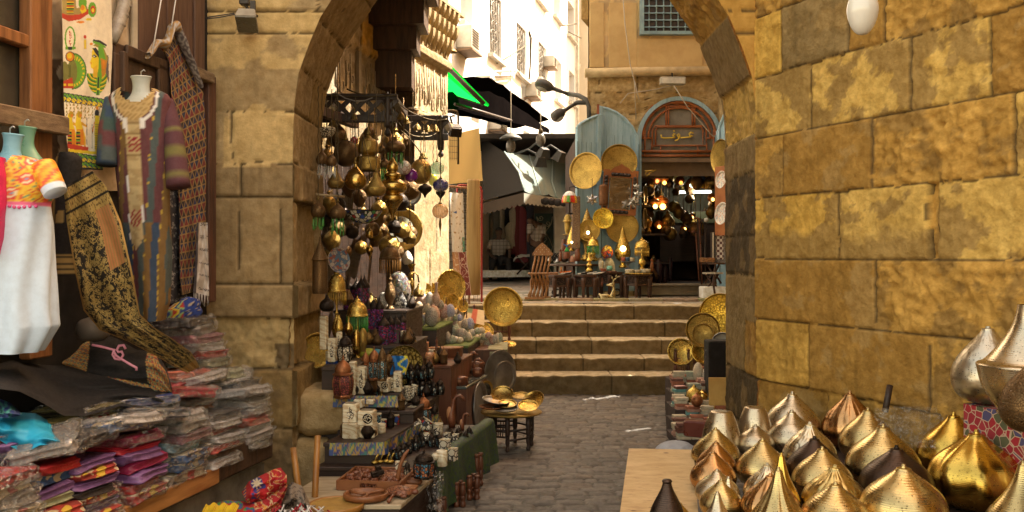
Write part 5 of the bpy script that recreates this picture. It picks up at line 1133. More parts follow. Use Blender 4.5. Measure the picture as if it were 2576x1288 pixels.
plate('ceramic_plate','patterned ceramic plate leaning in the shadow beside the spire lamp',P(*c2(330,640),6.5),.2315*140*6.5/F,(.75,-.8,.2),voro('ceramic',[(.42,.34,.28),(.12,.2,.3),(.35,.12,.08),(.48,.42,.36)],40,edge=(.1,.12,.2),ew=.06))
plate('black_gold_tray','large dark tray engraved with gold medallions standing among the onyx slabs',P(*c3(1085,685),6.36),.2083*235*6.36/F,(.12,-1,.15),metal('medallion_brass',(.20,.14,.04),.35,.1,engr=.7,es=45),cat='tray',rim=.06,dep=.03)
for a in (('great sunlit brass tray leaning on the wall behind the eggs',430,315,205,(.62,-.9,.12),GOLD,9.45),('brass tray half hidden left of the great sunlit one',140,345,75,(.6,-.9,.2),GOLD,9.2),('engraved brass tray behind the bottle vase',215,335,70,(.5,-.9,.2),GOLD,9.35),('brass tray rim showing right of the bottle vase',300,450,85,(.8,-.9,.2),GOLD,9.1),('engraved oval brass tray on a little stand',455,500,102,(.9,-.9,.15),GOLD,9.3),('small sunlit brass plate right of the oval tray',575,545,80,(.6,-.9,.2),GOLD,9.4),('gold tray lying tilted behind the lower eggs',830,850,125,(.35,-.8,.55),GOLD,9.55),('copper tray projecting flat above the steps',1140,1010,85,(.05,-.35,1),GOLD,9.55)):
 plate('brass_tray',a[0],P(*c4(a[1],a[2]),a[6]),.2083*a[3]*a[6]/F,a[4],a[5],cat='tray',group='brass trays at the sunlit wall')
for x,y0,y1 in ((378,440,560),(590,420,540),(522,570,640),(625,600,690)):
 mb=MB();s=9.3/F*.2083;mb.lathe(smooth_prof([(9*s,0),(9*s,30*s),(5*s,40*s),(9*s,50*s),(8*s,(y1-y0-30)*s),(5*s,(y1-y0-15)*s),(9*s,(y1-y0-5)*s),(0,(y1-y0)*s)],2),10);solo(mb,'turned_stand',BRW,('turned red stand post left of the oval tray','turned red stand post right of the great tray','turned stand post below the oval tray','turned stand post below the small plate')[(378,590,522,625).index(x)],'tray stand',None,P(*c4(x,y1),9.25))
def traystand(label,c,w,h,rz=0.,lean=.1):
 t=thing('tray_stand',label,'stand',c,rz)
 for i in (-1,1): mb=MB();mb.lathe(smooth_prof([(.016,0),(.02,.02),(.012,.05),(.02,.08),(.018,h*.4),(.012,h*.45),(.02,h*.5),(.018,h*.85),(.012,h*.9),(.02,h*.95),(0,h)],2),12,TR(i*w/2,0,0));mb.build('post',BRW,t)
 mb=MB()
 for z in (.25,.5,.66): mb.tube([(-w/2,0,h*z),(w/2,0,h*z)],.009,8)
 for k in range(5): x=-w*.3+k*w*.15;mb.tube([(x,0,h*.25),(x,0,h*.5)],.006,6)
 mb.tube([(-w/2,0,h*.3),(-w/2,.22,.0)],.012,8);mb.tube([(w/2,0,h*.3),(w/2,.22,.0)],.012,8);mb.build('rails',BRW,t);return t
g=P(*c4(1120,980),10.2);g.z=.36;traystand('turned wood stand holding the great gold tray on the steps',(g.x-.18,10.12,.53),.40,.42)
plate('great_gold_tray','great round gold tray on a turned wood stand at the left of the steps',P(*c4(1065,555),10.0),.2083*240*10/F,(.04,-1,.10),metal('tray_gold',(.62,.40,.09),.3,.2,engr=.25,es=60),cat='tray',rim=.16,dep=.09)
# ---- mosaic eggs
EM=[voro('egg_'+n,c,150,edge=e,ew=.11,rough=.35,bump=.5) for n,c,e in (('red',[(.42,.12,.07),(.50,.17,.10),(.36,.09,.06)],(.72,.64,.52)),('sand',[(.58,.46,.30),(.50,.38,.24),(.62,.52,.38)],(.70,.62,.48)),('dark',[(.03,.06,.05),(.06,.04,.06),(.16,.05,.05),(.05,.10,.07)],(.60,.55,.46)),('wine',[(.24,.03,.06),(.30,.06,.08),(.16,.02,.04)],(.65,.56,.48)),('blue',[(.05,.07,.28),(.12,.14,.42),(.20,.22,.40)],(.66,.64,.66)),('green',[(.04,.16,.09),(.10,.22,.14),(.03,.10,.07),(.18,.07,.05)],(.62,.60,.46)),('white',[(.62,.58,.52),(.55,.52,.48),(.30,.28,.30)],(.7,.66,.6)))]
EN_=['red','sand','dark','wine','blue','green','white']
EGG=[(90,385,630,88,0,.87),(178,375,540,55,6,.88),(50,490,655,55,1,.86),(160,515,645,46,1,.86),(310,470,580,45,2,.88),(218,510,600,35,3,.87),(265,555,805,90,2,.80),(355,520,700,65,3,.84),(428,520,680,60,4,.84),(540,640,730,40,4,.82),(370,680,815,50,1,.79),(415,670,800,40,5,.79),(457,665,790,40,3,.80),(487,650,730,35,5,.82),(495,765,935,60,5,.66),(555,715,905,62,1,.70),(612,700,840,55,2,.76),(668,685,830,52,4,.78),(627,835,1040,78,5,.62),(692,820,910,50,6,.70),(757,805,890,48,5,.72),(805,798,880,45,1,.73),(838,868,965,45,5,.66),(757,890,1055,62,1,.574),(802,880,995,45,1,.63),(882,910,1050,64,2,.574),(890,858,940,45,3,.68),(935,890,1015,45,3,.60),(965,890,1000,42,2,.62),(1003,868,1000,38,1,.60),(1032,865,985,30,5,.62)]
WEG=['red and white','sandy','black and white','wine red','blue','green','white']
for i,(x,y0,y1,hw,m,z) in enumerate(EGG):
 nb=['at the top of the display','against the sunlit trays','at the left front of the green riser','beside the sandy egg on the green riser','below the bottle vase','at the foot of the bottle vase','largest on the brown riser edge','right of the largest dark egg','brightest beside the wine red one','small one under the bright blue one','in front of the largest dark egg','peeping behind a sandy one','in the middle gap','tiny one in the middle','standing on the green cloth step','tall one behind the green step','in the middle of the cascade','right side of the cascade','largest at the lower front','above the largest green egg','by the tilted gold tray, left','by the tilted gold tray, right','between two sandy eggs','with red dots at the lower front','pale one behind the dotted egg','at the front corner','high at the right end','behind the front corner egg','near the right end','second last at the right end','last at the right end'][i]
 vase(c4,x,y0,y1,hw,z,EGGP,EM[m],f'{WEG[m]} mosaic egg lamp, {nb}','mosaic_egg','egg lamp',3,22,'mosaic egg lamps',Y=tab([(380,8.3),(650,8.5),(1060,9.0)],y1)+x*.0003)
for i,(x,y0,y1,hw,m) in enumerate(((1110,1080,1225,50,2),(1205,1085,1230,52,1),(1300,1105,1220,40,1))): vase(c2,x,y0,y1,hw,.86,EGGP,EM[m],('black and white mosaic egg lamp at the left end of the riser','sandy mosaic egg lamp with a flat foot on the green riser','little sandy mosaic egg lamp on the green riser')[i],'mosaic_egg','egg lamp',3,22,'mosaic egg lamps',Y=8.1)
for i in range(26):
 y=R.uniform(7.95,8.75) if i<13 else R.uniform(8.4,9.1);x=(R.uniform(-.98,-.68) if i<13 else R.uniform(-.76,-.44))+.1*(y-8.4);o=copy_tree([q for q in C.objects if q.name.startswith('mosaic_egg')][i%30],'mosaic egg lamp in the crowd filling the green risers',V((x,y,.862 if i<13 else .662)),R.uniform(0,6),R.uniform(.7,1.1));o['group']='mosaic eggs crowded on the green risers'
vase(c2,985,755,1135,132,.9,EGGP,voro('giant_egg',[(.22,.18,.14),(.30,.26,.22),(.16,.08,.08),(.12,.18,.14),(.36,.28,.14),(.2,.2,.24)],55,edge=(.05,.04,.035),ew=.05,rough=.22,bump=.6),'giant patchwork mosaic egg lamp in front of the great mirror','mosaic_egg','egg lamp',3,36,'mosaic egg lamps',Y=7.4)
vase(c2,810,985,1160,55,.9,EGGP,EM[2],'dark beaded egg lamp behind the beaded lanterns','mosaic_egg','egg lamp',3,22,'mosaic egg lamps',Y=7.0)
vase(c4,258,260,545,48,.88,[(.4,0),(.4,.06),(.7,.12),(1,.28),(.8,.45),(.36,.62),(.34,.9),(.45,1)],EM[0],'tall necked red mosaic bottle vase among the eggs','bottle_vase','vase',Y=8.35)
for i in range(9):
 a=P(*c4(300+i*52+R.uniform(-10,10),800+i*26),8.4+i*.06);mb=MB();mb.tube([a,a+V((.01,-.03,-.06)),a+V((R.uniform(-.02,.02),-.04,-.14)),a+V((R.uniform(-.03,.03),-.03,-.22))],.0022,5);solo(mb,'dangling_string',M('white_wire',(.62,.58,.5),.5),'thin white cord dangling from the egg lamps','cord','white cords under the eggs')
mb=MB();mb.grid(lambda a,b:V((lerp(-.22,-.05,a),8.73-.012*b,.578-.30*b+.0*a)) if b>.0 else V((lerp(-.22,-.05,a),8.9,.58)),10,12,0,(.30,.29,.18));mb.grid(lambda a,b:V((lerp(-.24,-.045,a),lerp(8.735,9.5,b),.579)),6,6,0,(.30,.29,.18));mb.grid(lambda a,b:V((-.045+.01*b,lerp(8.735,9.5,a),.578-.34*b)),8,8,0,(.30,.29,.18));solo(mb,'olive_cloth',CLOTH,'olive cloth over the lane corner of the egg table','cloth')
mb=MB();mb.grid(lambda a,b:P(*c4(lerp(640,840,a)-60*b*(1-a),lerp(570,600,a)+lerp(150,180,a)*b),9.6-.25*b),14,10,0,lambda a,b:(.45,.10,.05) if .35<a<.6 else ((.16,.20,.09) if a<.35 and b<.4 else (.60,.47,.28)));solo(mb,'striped_cloth',CLOTH,'sunlit green and red striped cloth beside the great gold tray','cloth')
# pewter platters, leaning trays
for lab,x,y,rx,ry,Y in (('large plastic wrapped oval pewter platter hung on the egg table end',835,320,75,250,8.6),('smaller oval pewter platter in front of the wrapped one',893,370,70,175,8.5)):
 plate('pewter_platter',lab,P(*c6(x,y),Y),.22*ry*Y/F,(1,-1.0+.0,.05) if rx>72 else (.9,-.95,.06),PEW,ry=None,cat='platter',rim=.2,dep=.05)
plate('leaning_tray','big dull pewter tray leaning on the duck cabinet beside the brass table',P(*c6(595,745),7.05),.22*315*7.05/F,(1,-.23,.05),PEW,cat='tray')
t=plate('oval_mirror','small oval mirror with an engraved brass frame behind the brass table',P(*c6(680,540),7.5),.22*120*7.5/F,(.9,-.75,.05),BRE,cat='mirror',rim=.25,dep=.04,mat2=MATS['old_mirror'])
# ---- round brass tray table in the lane
p=G(*c6(960,1080),0.);p=V((.005,6.72,0));tt=thing('folding_table','small dark folding table with turned legs under the brass plates','table',(-.005,6.95,0));zt=1.5-(1035-644)*6.95/F
for i in range(6):
 a=2*PI*i/6+.35;x=.17*math.cos(a);y=.17*math.sin(a);mb=MB();h=zt-.02;mb.lathe(smooth_prof([(.014,0),(.017,.02),(.011,.04),(.018,.07),(.014,.10),(.018,h*.4),(.013,h*.45),(.019,h*.5),(.019,h)],2),10,TR(x,y,0));mb.build('leg',DKW,tt)
mb=MB()
for i in range(6):
 a=2*PI*i/6+.35;b=a+PI/3
 for z in (.5,.62,.35) if i%2 else (.55,.3): mb.tube([(.17*math.cos(a),.17*math.sin(a),zt*z),(.17*math.cos(b),.17*math.sin(b),zt*(z+.04))],.008,6)
 if i%2:
  for k in range(4): q=V((.17*math.cos(a),.17*math.sin(a),zt*.35)).lerp(V((.17*math.cos(b),.17*math.sin(b),zt*.37)),.3+.14*k);mb.tube([q,q+V((0,0,zt*.26))],.004,5)
mb.build('stretcher',DKW,tt);mb=MB();mb.lathe([(0,zt-.015),(.225,zt-.015),(.24,zt-.005),(.24,zt),(0,zt)],40);mb.build('tabletop',BRE,tt)
for lab,x,y,r,n,m,dz in (('round brass plate propped at the back of the folding table',868,590,128,(.0,-.75,.75),BRA,.06),('dark brass bowl plate propped at the right of the folding table',1215,650,135,(-.35,-.6,.75),BRA,.06),('deep yellow brass plate at the front right of the folding table',1160,715,118,(.0,-.45,1),GOLD,.03),('plastic wrapped plate stacked at the left of the folding table',790,655,160,(.15,-.1,1),PEW,.07),('thin plate under the wrapped one at the left of the folding table',735,730,135,(.05,-.05,1),COP,.035),('pale plastic wrapped plate at the front of the folding table',900,745,150,(.0,-.12,1),PEW,.03),('sunlit engraved plate in the middle of the folding table',1080,600,105,(0,-.25,1),BRE,.04),('brass plate showing its rim in the middle of the folding table',920,690,110,(.0,-.3,1),BRA,.035)):
 u,v=c6(x,y);Y=6.95+(650-y)*.0012;plate('brass_plate',lab,P(u,v,Y),.22*r*Y/F,n,m,group='plates on the folding table')
# ---- carved wooden goods
CARV=M('carved_rosewood',(.20,.065,.028),.32,col2=(.11,.033,.015),vs=14,bump=.2,bs=60,rvar=.1);TRAY=M('tray_wood',(.26,.10,.035),.4,col2=(.16,.055,.02),vs=4,stretch=(1,7,1),bump=.15);SLAB=M('cut_wood',(.42,.19,.08),.5,col2=(.3,.12,.05),vs=6,stretch=(1,6,1),bump=.15)
t=thing('wooden_tray','rectangular wooden tray with handle holes full of carved elephants','tray',V((-.74,4.86,.252)),rad(-8));w,d,h=.33,.30,.055
mb=MB();mb.box((0,0,.006),(w,d,.012));
for i in (-1,1): mb.box((i*(w/2+.006),0,h/2),(.013,d+.026,h),bev=.003);
mb.box((0,d/2+.006,h/2),(w,.013,h),bev=.003);mb.box((-w*.32,-d/2-.006,h/2),(w*.36,.013,h));mb.box((w*.32,-d/2-.006,h/2),(w*.36,.013,h));mb.box((0,-d/2-.006,h*.16),(w*.28,.013,h*.32));mb.box((0,-d/2-.006,h*.88),(w*.28,.013,h*.24));mb.build('body',TRAY,t)
def elephant():
 mb=MB();mb.sphere((0,0,.022),(.019,.012,.014),12);mb.sphere((.019,0,.027),(.010,.009,.010),10)
 mb.tube([(.026,0,.026),(.032,0,.018),(.033,0,.008),(.037,0,.004)],[.005,.004,.003,.002],7)
 for x in (-.011,.010):
  for y in (-.007,.007): mb.tube([(x,y,.018),(x,y*1.1,0)],[.0055,.005],7)
 for y in (-1,1): mb.sphere((.014,y*.010,.027),(.005,.003,.008),8)
 mb.tube([(-.018,0,.026),(-.022,0,.016)],.0015,5);return mb
eo=None
for i in range(30):
 q=V((-.74,4.86,.264))+Matrix.Rotation(rad(-8),3,'Z')@V((-.14+(i%6)*.052+R.uniform(-.008,.008),-.125+(i//6)*.058+R.uniform(-.01,.01),0));lab='carved wooden elephant in the crowd on the wooden tray'
 if eo is None: eo=solo(elephant(),'carved_elephant',CARV,lab,'carving','carved elephants in the wooden tray',q,R.uniform(0,6))
 else: copy_tree(eo,lab,q,R.uniform(0,6),R.uniform(.9,1.25))
p=base(c5,470,1130,.258);t=thing('divided_dish','round wooden dish divided into curved compartments near the cane chair','dish',p);s=p.y/F*.213;r=265*s;k=.85
mb=MB();mb.lathe([(0,0),(r*.9,0),(r,.012),(r,.030),(r*.95,.034),(r*.90,.028),(r*.86,.014),(0,.014)],48,TR(s=(1,k,1)));mb.build('dish',TRAY,t)
mb=MB()
for a0 in (.5,2.6,4.7): mb.tube([(0,.0,.022),(r*.3*math.cos(a0+.35),k*r*.3*math.sin(a0+.35),.026),(r*.62*math.cos(a0+.2),k*r*.62*math.sin(a0+.2),.028),(r*.9*math.cos(a0),k*r*.9*math.sin(a0),.030)],.008,8)
mb.build('divider',TRAY,t)
def turtle(x,y,sc,lab,rz):
 p=base(c5,x,y,.258);t=thing('carved_turtle',lab,'carving',p,rz,'carved wooden turtles on the low table');mb=MB();mb.lathe(smooth_prof([(.05,0.004),(.054,.010),(.042,.026),(.02,.034),(0,.036)]),24,TR(s=(sc*1.15,sc*.85,sc)));mb.build('shell',voro('turtle_shell',[(.24,.09,.04),(.28,.11,.05),(.2,.07,.03)],45,edge=(.07,.025,.012),ew=.06,rough=.35),t)
 mb=MB();mb.sphere((.070*sc,0,.016*sc),(.018*sc,.012*sc,.011*sc),12);mb.tube([(.05*sc,0,.012*sc),(.065*sc,0,.015*sc)],.009*sc,8);mb.build('head',CARV,t)
 for i in (-1,1):
  for j in (-1,1): mb=MB();mb.sphere((i*.038*sc,j*.042*sc,.007*sc),(.017*sc,.010*sc,.007*sc),10,M=None);mb.build('flipper',CARV,t)
turtle(865,1080,1.25,'carved turtle in front of the wooden slicer, facing the lane',-.3);turtle(690,1010,1.0,'carved turtle between the divided dish and the elephant tray',.4);turtle(770,930,1.45,'largest carved turtle behind the slicer',.2)
for i,(x,y,w,d) in enumerate(((935,1010,.13,.06),(1000,950,.13,.07),(1080,880,.13,.08),(1020,905,.12,.05))):
 p=base(c5,x,y,.258);mb=MB();mb.lathe([(0,0),(.5,0),(.52,.1),(.5,.2),(.4,.2),(.36,.1),(0,.1)],24,TR(s=(w,d,.12))) if i else mb.box((0,0,.008),(w,d,.016),bev=.003);solo(mb,'wooden_slab' if i==0 else 'wooden_dish',SLAB if i==0 else TRAY,('thin pink wood slab in front of the upright wooden blade','oval wooden dish beside the pink wood slab','oval wooden dish at the lane edge of the low table','oval wooden dish behind the slab')[i],'wooden ware',None,p,-.2)
mb=MB();a=base(c5,835,990,.26);mb.tube([a,a+V((.008,0,.06)),a+V((.02,0,.12)),a+V((.045,.0,.175)),a+V((.065,0,.20))],[.013,.013,.011,.010,.005],8);solo(mb,'curved_carving',TRAY,'tall curved wooden blade standing up between the trays','carving')
mb=MB();a=base(c5,740,1165,.262);mb.tube([a,a+V((.01,.05,.012)),a+V((.03,.12,.02))],[.010,.008,.006],8);solo(mb,'wooden_knife',CARV,'small wooden knife lying at the front edge of the low table','knife')
mb=MB();a=base(c5,680,720,.30)
for i in range(7): b=a+V((R.uniform(-.05,.05),R.uniform(-.03,.03),.012));mb.sphere(b,(.02,.012,.012),8);mb.tube([b,b+V((.01,0,.03)),b+V((.02,0,.05))],.005,6)
solo(mb,'brass_animals',GOLD,'small heap of shiny brass animals behind the elephant tray','figurines')
mb=MB();a=base(c5,615,870,.30);mb.box((0,0,.02),(.07,.03,.03),0,TR(*a,rz=.5,ry=-.2),bev=.004);mb.box((.01,0,.045),(.03,.025,.03),0,TR(*a,rz=.5,ry=-.2),bev=.004);solo(mb,'black_toy_car',IRON,'little black toy truck resting on the elephants','toy')
# swans
def swan(cf,x,y0,y1,z,lab,m=CARV,fl=1):
 p=base(cf,x,y1,z);s=p.y/F*SCL[cf];h=(y1-y0)*s;t=thing('carved_swan',lab,'carving',p);mb=MB()
 mb.tube([(-fl*.02*h,0,0),(-fl*.05*h,0,.25*h),(-fl*.06*h,0,.45*h),(0,0,.66*h),(fl*.02*h,0,.82*h),(fl*.10*h,0,.95*h),(fl*.22*h,0,.97*h),(fl*.31*h,0,.88*h),(fl*.34*h,0,.78*h)],[.10*h,.13*h,.10*h,.055*h,.045*h,.045*h,.045*h,.055*h,.02*h],12);mb.build('body',m,t)
 mb=MB();mb.sphere((fl*-.10*h,-.04*h,.42*h),(.10*h,.05*h,.22*h),14);mb.build('wing',SLAB,t)
swan(c6,300,580,955,.30,'large carved wooden swan with a looped neck in front of the duck cabinet');swan(c6,415,790,990,.30,'slim carved wooden bird leaning right of the large swan',CARV,1)
def duckbox(x,y,w,z,lab,hd=1):
 p=base(c6,x,y,z);s=p.y/F*.22;t=thing('duck_box',lab,'carved box',p,0,'carved duck boxes on the cabinet');mb=MB();mb.lathe([(0,0),(.5*w*s,0),(.5*w*s,75*s),(.48*w*s,92*s),(.3*w*s,100*s),(0,100*s)],28,TR(s=(1,.55,1)),);mb.build('box',CARV,t)
 mb=MB();mb.box((0,-.275*w*s,55*s),(w*.4*s,.004,28*s));mb.build('inlay',SLAB,t)
 mb=MB();x0=-.42*w*s*hd;mb.tube([(x0,0,95*s),(x0,0,150*s),(x0+hd*25*s,0,190*s),(x0+hd*65*s,0,195*s),(x0+hd*85*s,0,180*s),(x0+hd*115*s,0,176*s)],[18*s,14*s,15*s,24*s,16*s,6*s],10);mb.build('neck',CARV,t)
duckbox(340,470,265,.42,'large duck headed wooden box at the front of the glass top');duckbox(560,300,200,.44,'duck headed wooden box at the back of the glass top');duckbox(580,375,110,.42,'small duck headed box at the right corner of the glass top')
vase(c6,130,270,462,65,.42,[(.55,0),(.7,.1),(.8,.3),(.6,.48),(.9,.6),(1.1,.7),(.7,.72),(.5,.85),(.1,1)],LATB,'white lattice ceramic jar at the left of the duck cabinet','lattice_jar','jar',2,20)
for i,(x,y) in enumerate(((300,250),(390,260),(350,350),(420,340),(470,355),(505,340))): vase(c6,x,y-75,y,38,.44,[(.4,0),(.9,.2),(1,.45),(.8,.7),(.3,.9),(.05,1)],IRON if i!=5 else LATC,('dark pierced ornament ball behind the duck boxes, left','dark pierced ornament ball behind the duck boxes, right','dark ball touching the front duck box','dark ball in the middle of the glass top','black ball beside the small lantern ball','turquoise ball by the back duck box')[i],'ornament_ball','ornament')
def chest(cf,x0,x1,y0,y1,z,lab,d=.10,dome=False,m=None):
 p=base(cf,(x0+x1)/2,y1,z);s=p.y/F*SCL[cf];w=(x1-x0)*s;h=(y1-y0)*s;t=thing('inlaid_box',lab,'box',p,rad(-6),'inlaid wooden boxes');m=m or voro('box_inlay',[(.28,.10,.035),(.22,.075,.03),(.34,.14,.05)],90,edge=(.5,.36,.18),ew=.025,rough=.35)
 mb=MB();mb.box((0,d/2,h*.4),(w,d,h*.8),bev=.004);mb.build('box',m,t);mb=MB()
 if dome: mb.lathe([(d*.52,-w/2),(d*.52,w/2)],20,TR(0,d/2,h*.62,ry=PI/2)@Matrix.Diagonal((.7,1,1,1)))
 else: mb.box((0,d/2,h*.9),(w*1.02,d*1.02,h*.2),bev=.004)
 mb.build('lid',SLAB if not dome else m,t)
chest(c3,1190,1275,430,545,.70,'small plain inlaid box left of another');chest(c3,1275,1360,415,535,.70,'small inlaid box with carved lines, right of the plain one');chest(c3,1300,1430,555,695,.62,'domed inlaid treasure chest in front of the small boxes',.12,True);chest(c3,1430,1500,540,660,.62,'square inlaid box next to the treasure chest')
p=base(c4,370,1160,.62);t=thing('octagonal_box','wide flat octagonal inlaid box left of the egg table','box',p);mb=MB();mb.lathe([(.155,0),(.155,.075)],8,TR(rz=.3,s=(1,.6,1)),flat=True);mb.build('box',BRW,t);mb=MB();mb.lathe([(.162,.075),(.162,.085),(.12,.088),(0,.088)],8,TR(rz=.3,s=(1,.6,1)),flat=True);mb.build('lid',MATS['box_inlay'],t)
vase(c4,262,920,1090,20,.70,[(.9,0),(1,.2),(.5,.5),(.8,.7),(.3,.9),(.5,1)],CARV,'tiny carved figure standing on the octagonal box','figurine','figurine',Y=7.5)
mb=MB();a=P(*c3(1035,670),6.15);mb.grid(lambda u_,b:a+V((-.055+.11*u_+.01*math.sin(b*5),-.01+.01*math.sin(u_*9),.055-.13*b)),20,16,0,lambda u_,b:(.75,.70,.05) if abs(math.sin(b*9+1)*.25+.62-u_)<.10 else ((.60,.42,.05) if u_>.9 else (.02,.16,.45)));solo(mb,'blue_yellow_cloth',SATIN,'blue and yellow cloth hung before the medallion tray','cloth')
mb=MB();a=P(*c3(640,540),6.4);mb.sphere(a,(.10,.05,.035),16,0,(.45,.45,.05));mb.sphere(a+V((.06,0,.0)),(.06,.05,.03),12,0,(.03,.2,.3));solo(mb,'folded_print',SATIN,'yellow and blue print bundle behind the copper domes','cloth')
mb=MB();a=P(*c3(215,800),5.85);mb.grid(lambda u_,b:a+V((-.04+.1*u_,.01*math.sin(u_*20),.09-.24*b)),24,8,0,lambda u_,b:(.02,.05,.20) if int(u_*12)%2 else (.03,.08,.28));solo(mb,'blue_fringe',CLOTH,'dark blue fringe hanging left of the red lantern','cloth')
# folded stool legs leaning at the table's lane edge
def legs(cf,x,y0,y1,hw,n,lab,Y,dx=14):
 p=P(*cf(x,y1),Y);p.z=0;s=Y/F*SCL[cf];h=(y1-y0)*s;t=thing('folded_stool_legs',lab,'stool legs',p)
 for i in range(n): mb=MB();mb.lathe(smooth_prof([(.016,0),(.018,.02),(.012,.035),(.017,.05),(.017,h*.45),(.011,h*.48),(.018,h*.52),(.017,h*.85),(.011,h*.89),(.018,h*.94),(.016,h)],2),10,TR((i-(n-1)/2)*hw*2*s/max(1,n-1),(i%2)*.05,0));mb.build('leg',BRW,t)
 mb=MB()
 for z in (.3,.45,.7): mb.tube([(-hw*s,0,h*z),(hw*s,.05,h*z)],.008,6)
 mb.build('rung',BRW,t)
legs(c5,1760,610,1000,62,4,'tall bundle of folded red brown stool legs behind the shorter one',5.75);legs(c5,1580,830,1120,36,3,'bundle of folded stool legs with ringed tops at the table edge',5.3);legs(c5,1740,760,1050,46,3,'folded stool frame tied to the bundle at the table edge',5.45);legs(c5,1170,1050,1290,55,3,'dark folded stool legs in front of the low table',4.62);legs(c5,1360,950,1250,22,2,'dark stool leg behind the plastic wrapped bundle',4.95)
mb=MB()
mb.grid(lambda a,b:P(*c5(lerp(1185,1385,a)+10*math.sin(b*7),lerp(815,1270,b)+60*a*(b-.3)),4.85-.06*math.sin(PI*a)-.02*nz(a*5,b*6)),24,40,0);solo(mb,'plastic_cover',FILM,'wrinkled clear plastic hanging over the corner of the green cloth','plastic sheet')
# ---- the crowd of small dark lamps and pots filling the stall
def crowd(kinds,pts,lab,name,cat,grp,scale):
 for i,p in enumerate(pts):
  k=kinds[i%len(kinds)]
  if len(k)<4: k.append(None)
  if k[3] is None:
   mb=MB();mb.lathe(smooth_prof(k[0],3),18);
   if k[2]: mb.tube([(0,0,k[0][-1][1]),(0,0,k[0][-1][1]+.35)],.003,5)
   k[3]=solo(mb,name,k[1],lab,cat,grp,p,R.uniform(0,6))
  else: k[3]=copy_tree(k[3],lab,p,R.uniform(0,6),scale*R.uniform(.8,1.3))
hk=[[[(0,-.10),(.03,-.08),(.06,-.03),(.055,.01),(.03,.04),(.012,.06),(.02,.07),(.004,.09)],m,1] for m in (BRZ,DBR,BRE)]+[[[(.045,-.06),(.05,-.03),(.06,0),(.04,.04),(.015,.06),(.003,.09)],m,1] for m in (IRON,BRZ,DBR)]+[[[(0,-.07),(.05,-.05),(.07,0),(.05,.05),(.01,.07),(.003,.08)],m,1] for m in (BRZ,BRE)]
crowd(hk,[P(R.uniform(815,1035),R.uniform(330,640),R.uniform(7.0,8.3)) for _ in range(70)],'dark brass or bronze lamp in the dense crowd hanging at the back of the stall','back_lamp','lamp','dark lamps crowded at the back of the stall',1)
sk_=[[[(.03,0),(.05,.03),(.055,.06),(.03,.10),(.012,.13),(.018,.15)],m,0] for m in (BRZ,IRON,DBR)]+[[[(.04,0),(.042,.09),(.05,.095),(.03,.13),(.008,.16),(.004,.18)],m,0] for m in (IRON,BRZ)]+[[[(.045,0),(.045,.10),(.04,.105),(.0,.105)],ONX,0]]
pp=[]
for x0,x1,y0,y1,z,n in ((-1.12,-.90,5.62,6.35,.62,16),(-.88,-.62,5.76,6.4,.50,12),(-1.22,-.76,6.46,6.7,.85,16),(-1.3,-.8,6.9,7.3,1.08,14),(-1.06,-.70,5.2,5.9,.42,12),(-.84,-.46,7.12,7.6,.62,10),(-.9,-.5,5.5,6.2,.30,10),(-1.3,-1.1,5.7,6.1,.79,6)):
 for _ in range(n): y=R.uniform(y0,y1);pp.append(V((R.uniform(x0,x1)+.15*(y-y0),y,z)))
crowd(sk_,pp,'small dark pot or lantern crowded among the goods on the stall shelves','shelf_pot','pot','small pots crowded on the stall shelves',.62)
for i in range(24):
 x=(-1.14+i*.042) if i<14 else (-.88+(i-14)*.04);copy_tree(proto,'black domed lantern in the row before the dark shelf of beaded lanterns',V((x,6.30+.05*(i%2)+.02*i*.1,.62 if i<14 else .50)),R.uniform(0,1),R.uniform(1.3,1.9))['group']='black lanterns lined before the bead shelf'
# ================================================================ west side beyond the arch
def c22(x,y): return 1043.6+x*.4051,y*.4051
def cc5(x,y): return 1073.4+x*.2662,223.6+y*.2662
def script_strokes(mb,pt,w,h,seed,n):
 rr=random.Random(seed)
 for i in range(n):
  x=w*(i+.5)/n+rr.uniform(-.2,.2)*w/n;k=rr.random();y0=h*rr.uniform(.05,.3);y1=h*rr.uniform(.7,.97)
  mb.tube([pt(x,y0),pt(x+.1*w/n,(y0+y1)/2),pt(x,y1)],.011,5)
  if k<.4: mb.tube([pt(x,y0),pt(x+.5*w/n,y0-.02*h),pt(x+.9*w/n,y0+.1*h),pt(x+.8*w/n,y0+.22*h)],.010,5)
  elif k<.7: mb.tube([pt(x+.45*w/n+.02*math.cos(t),h*.45+.03*h*k*4*math.sin(t)) for t in [i*PI/5 for i in range(10)]],.009,5,closed=True)
  else: mb.tube([pt(x,h*.5),pt(x+.5*w/n,h*.56),pt(x+.7*w/n,h*.72)],.010,5)
D3=V((.277,.961,0)).normalized();N3=V((D3.y,-D3.x,0))
wr=thing('carved_wall','old stone wall with a carved inscription band behind the lattice rack','wall',(-2.0,6.3,0));O=V((-2.0,6.3,0))
mb=MB();RT=(.36,.29,.20);PT=(.34,.22,.17)
wrows=[cutrow(-1,2.9,[.9,1.8,9],[(RT,0,.6),(T2,0,.6),(RT,.01,.6)]),cutrow(2.9,3.42,[9],[((.40,.34,.25),-.02,.5)]),cutrow(3.42,3.9,[1.3,2.1,9],[(PT,.01,.5),((.42,.33,.2),.01,.5),(Yl,.01,.5)]),cutrow(3.9,5.2,[1.2,9],[((.44,.36,.24),0,.6),(RT,0,.6)]),cutrow(5.2,9,[9],[(RT,0,.6)])]
hstone(mb,lambda s,z,h:D3*s+N3*h+V((0,0,z)),wrows,-.2,2.76,0,7.0,.03,patch=lambda s,z,c,b:[lerp(q,k,max(0,min(1,(fbm(V((s*3,z*3,8.)),4)-.02)*5))*.5) for q,k in zip(c,(.52,.40,.22))]);mb.build('masonry',STONE,wr)
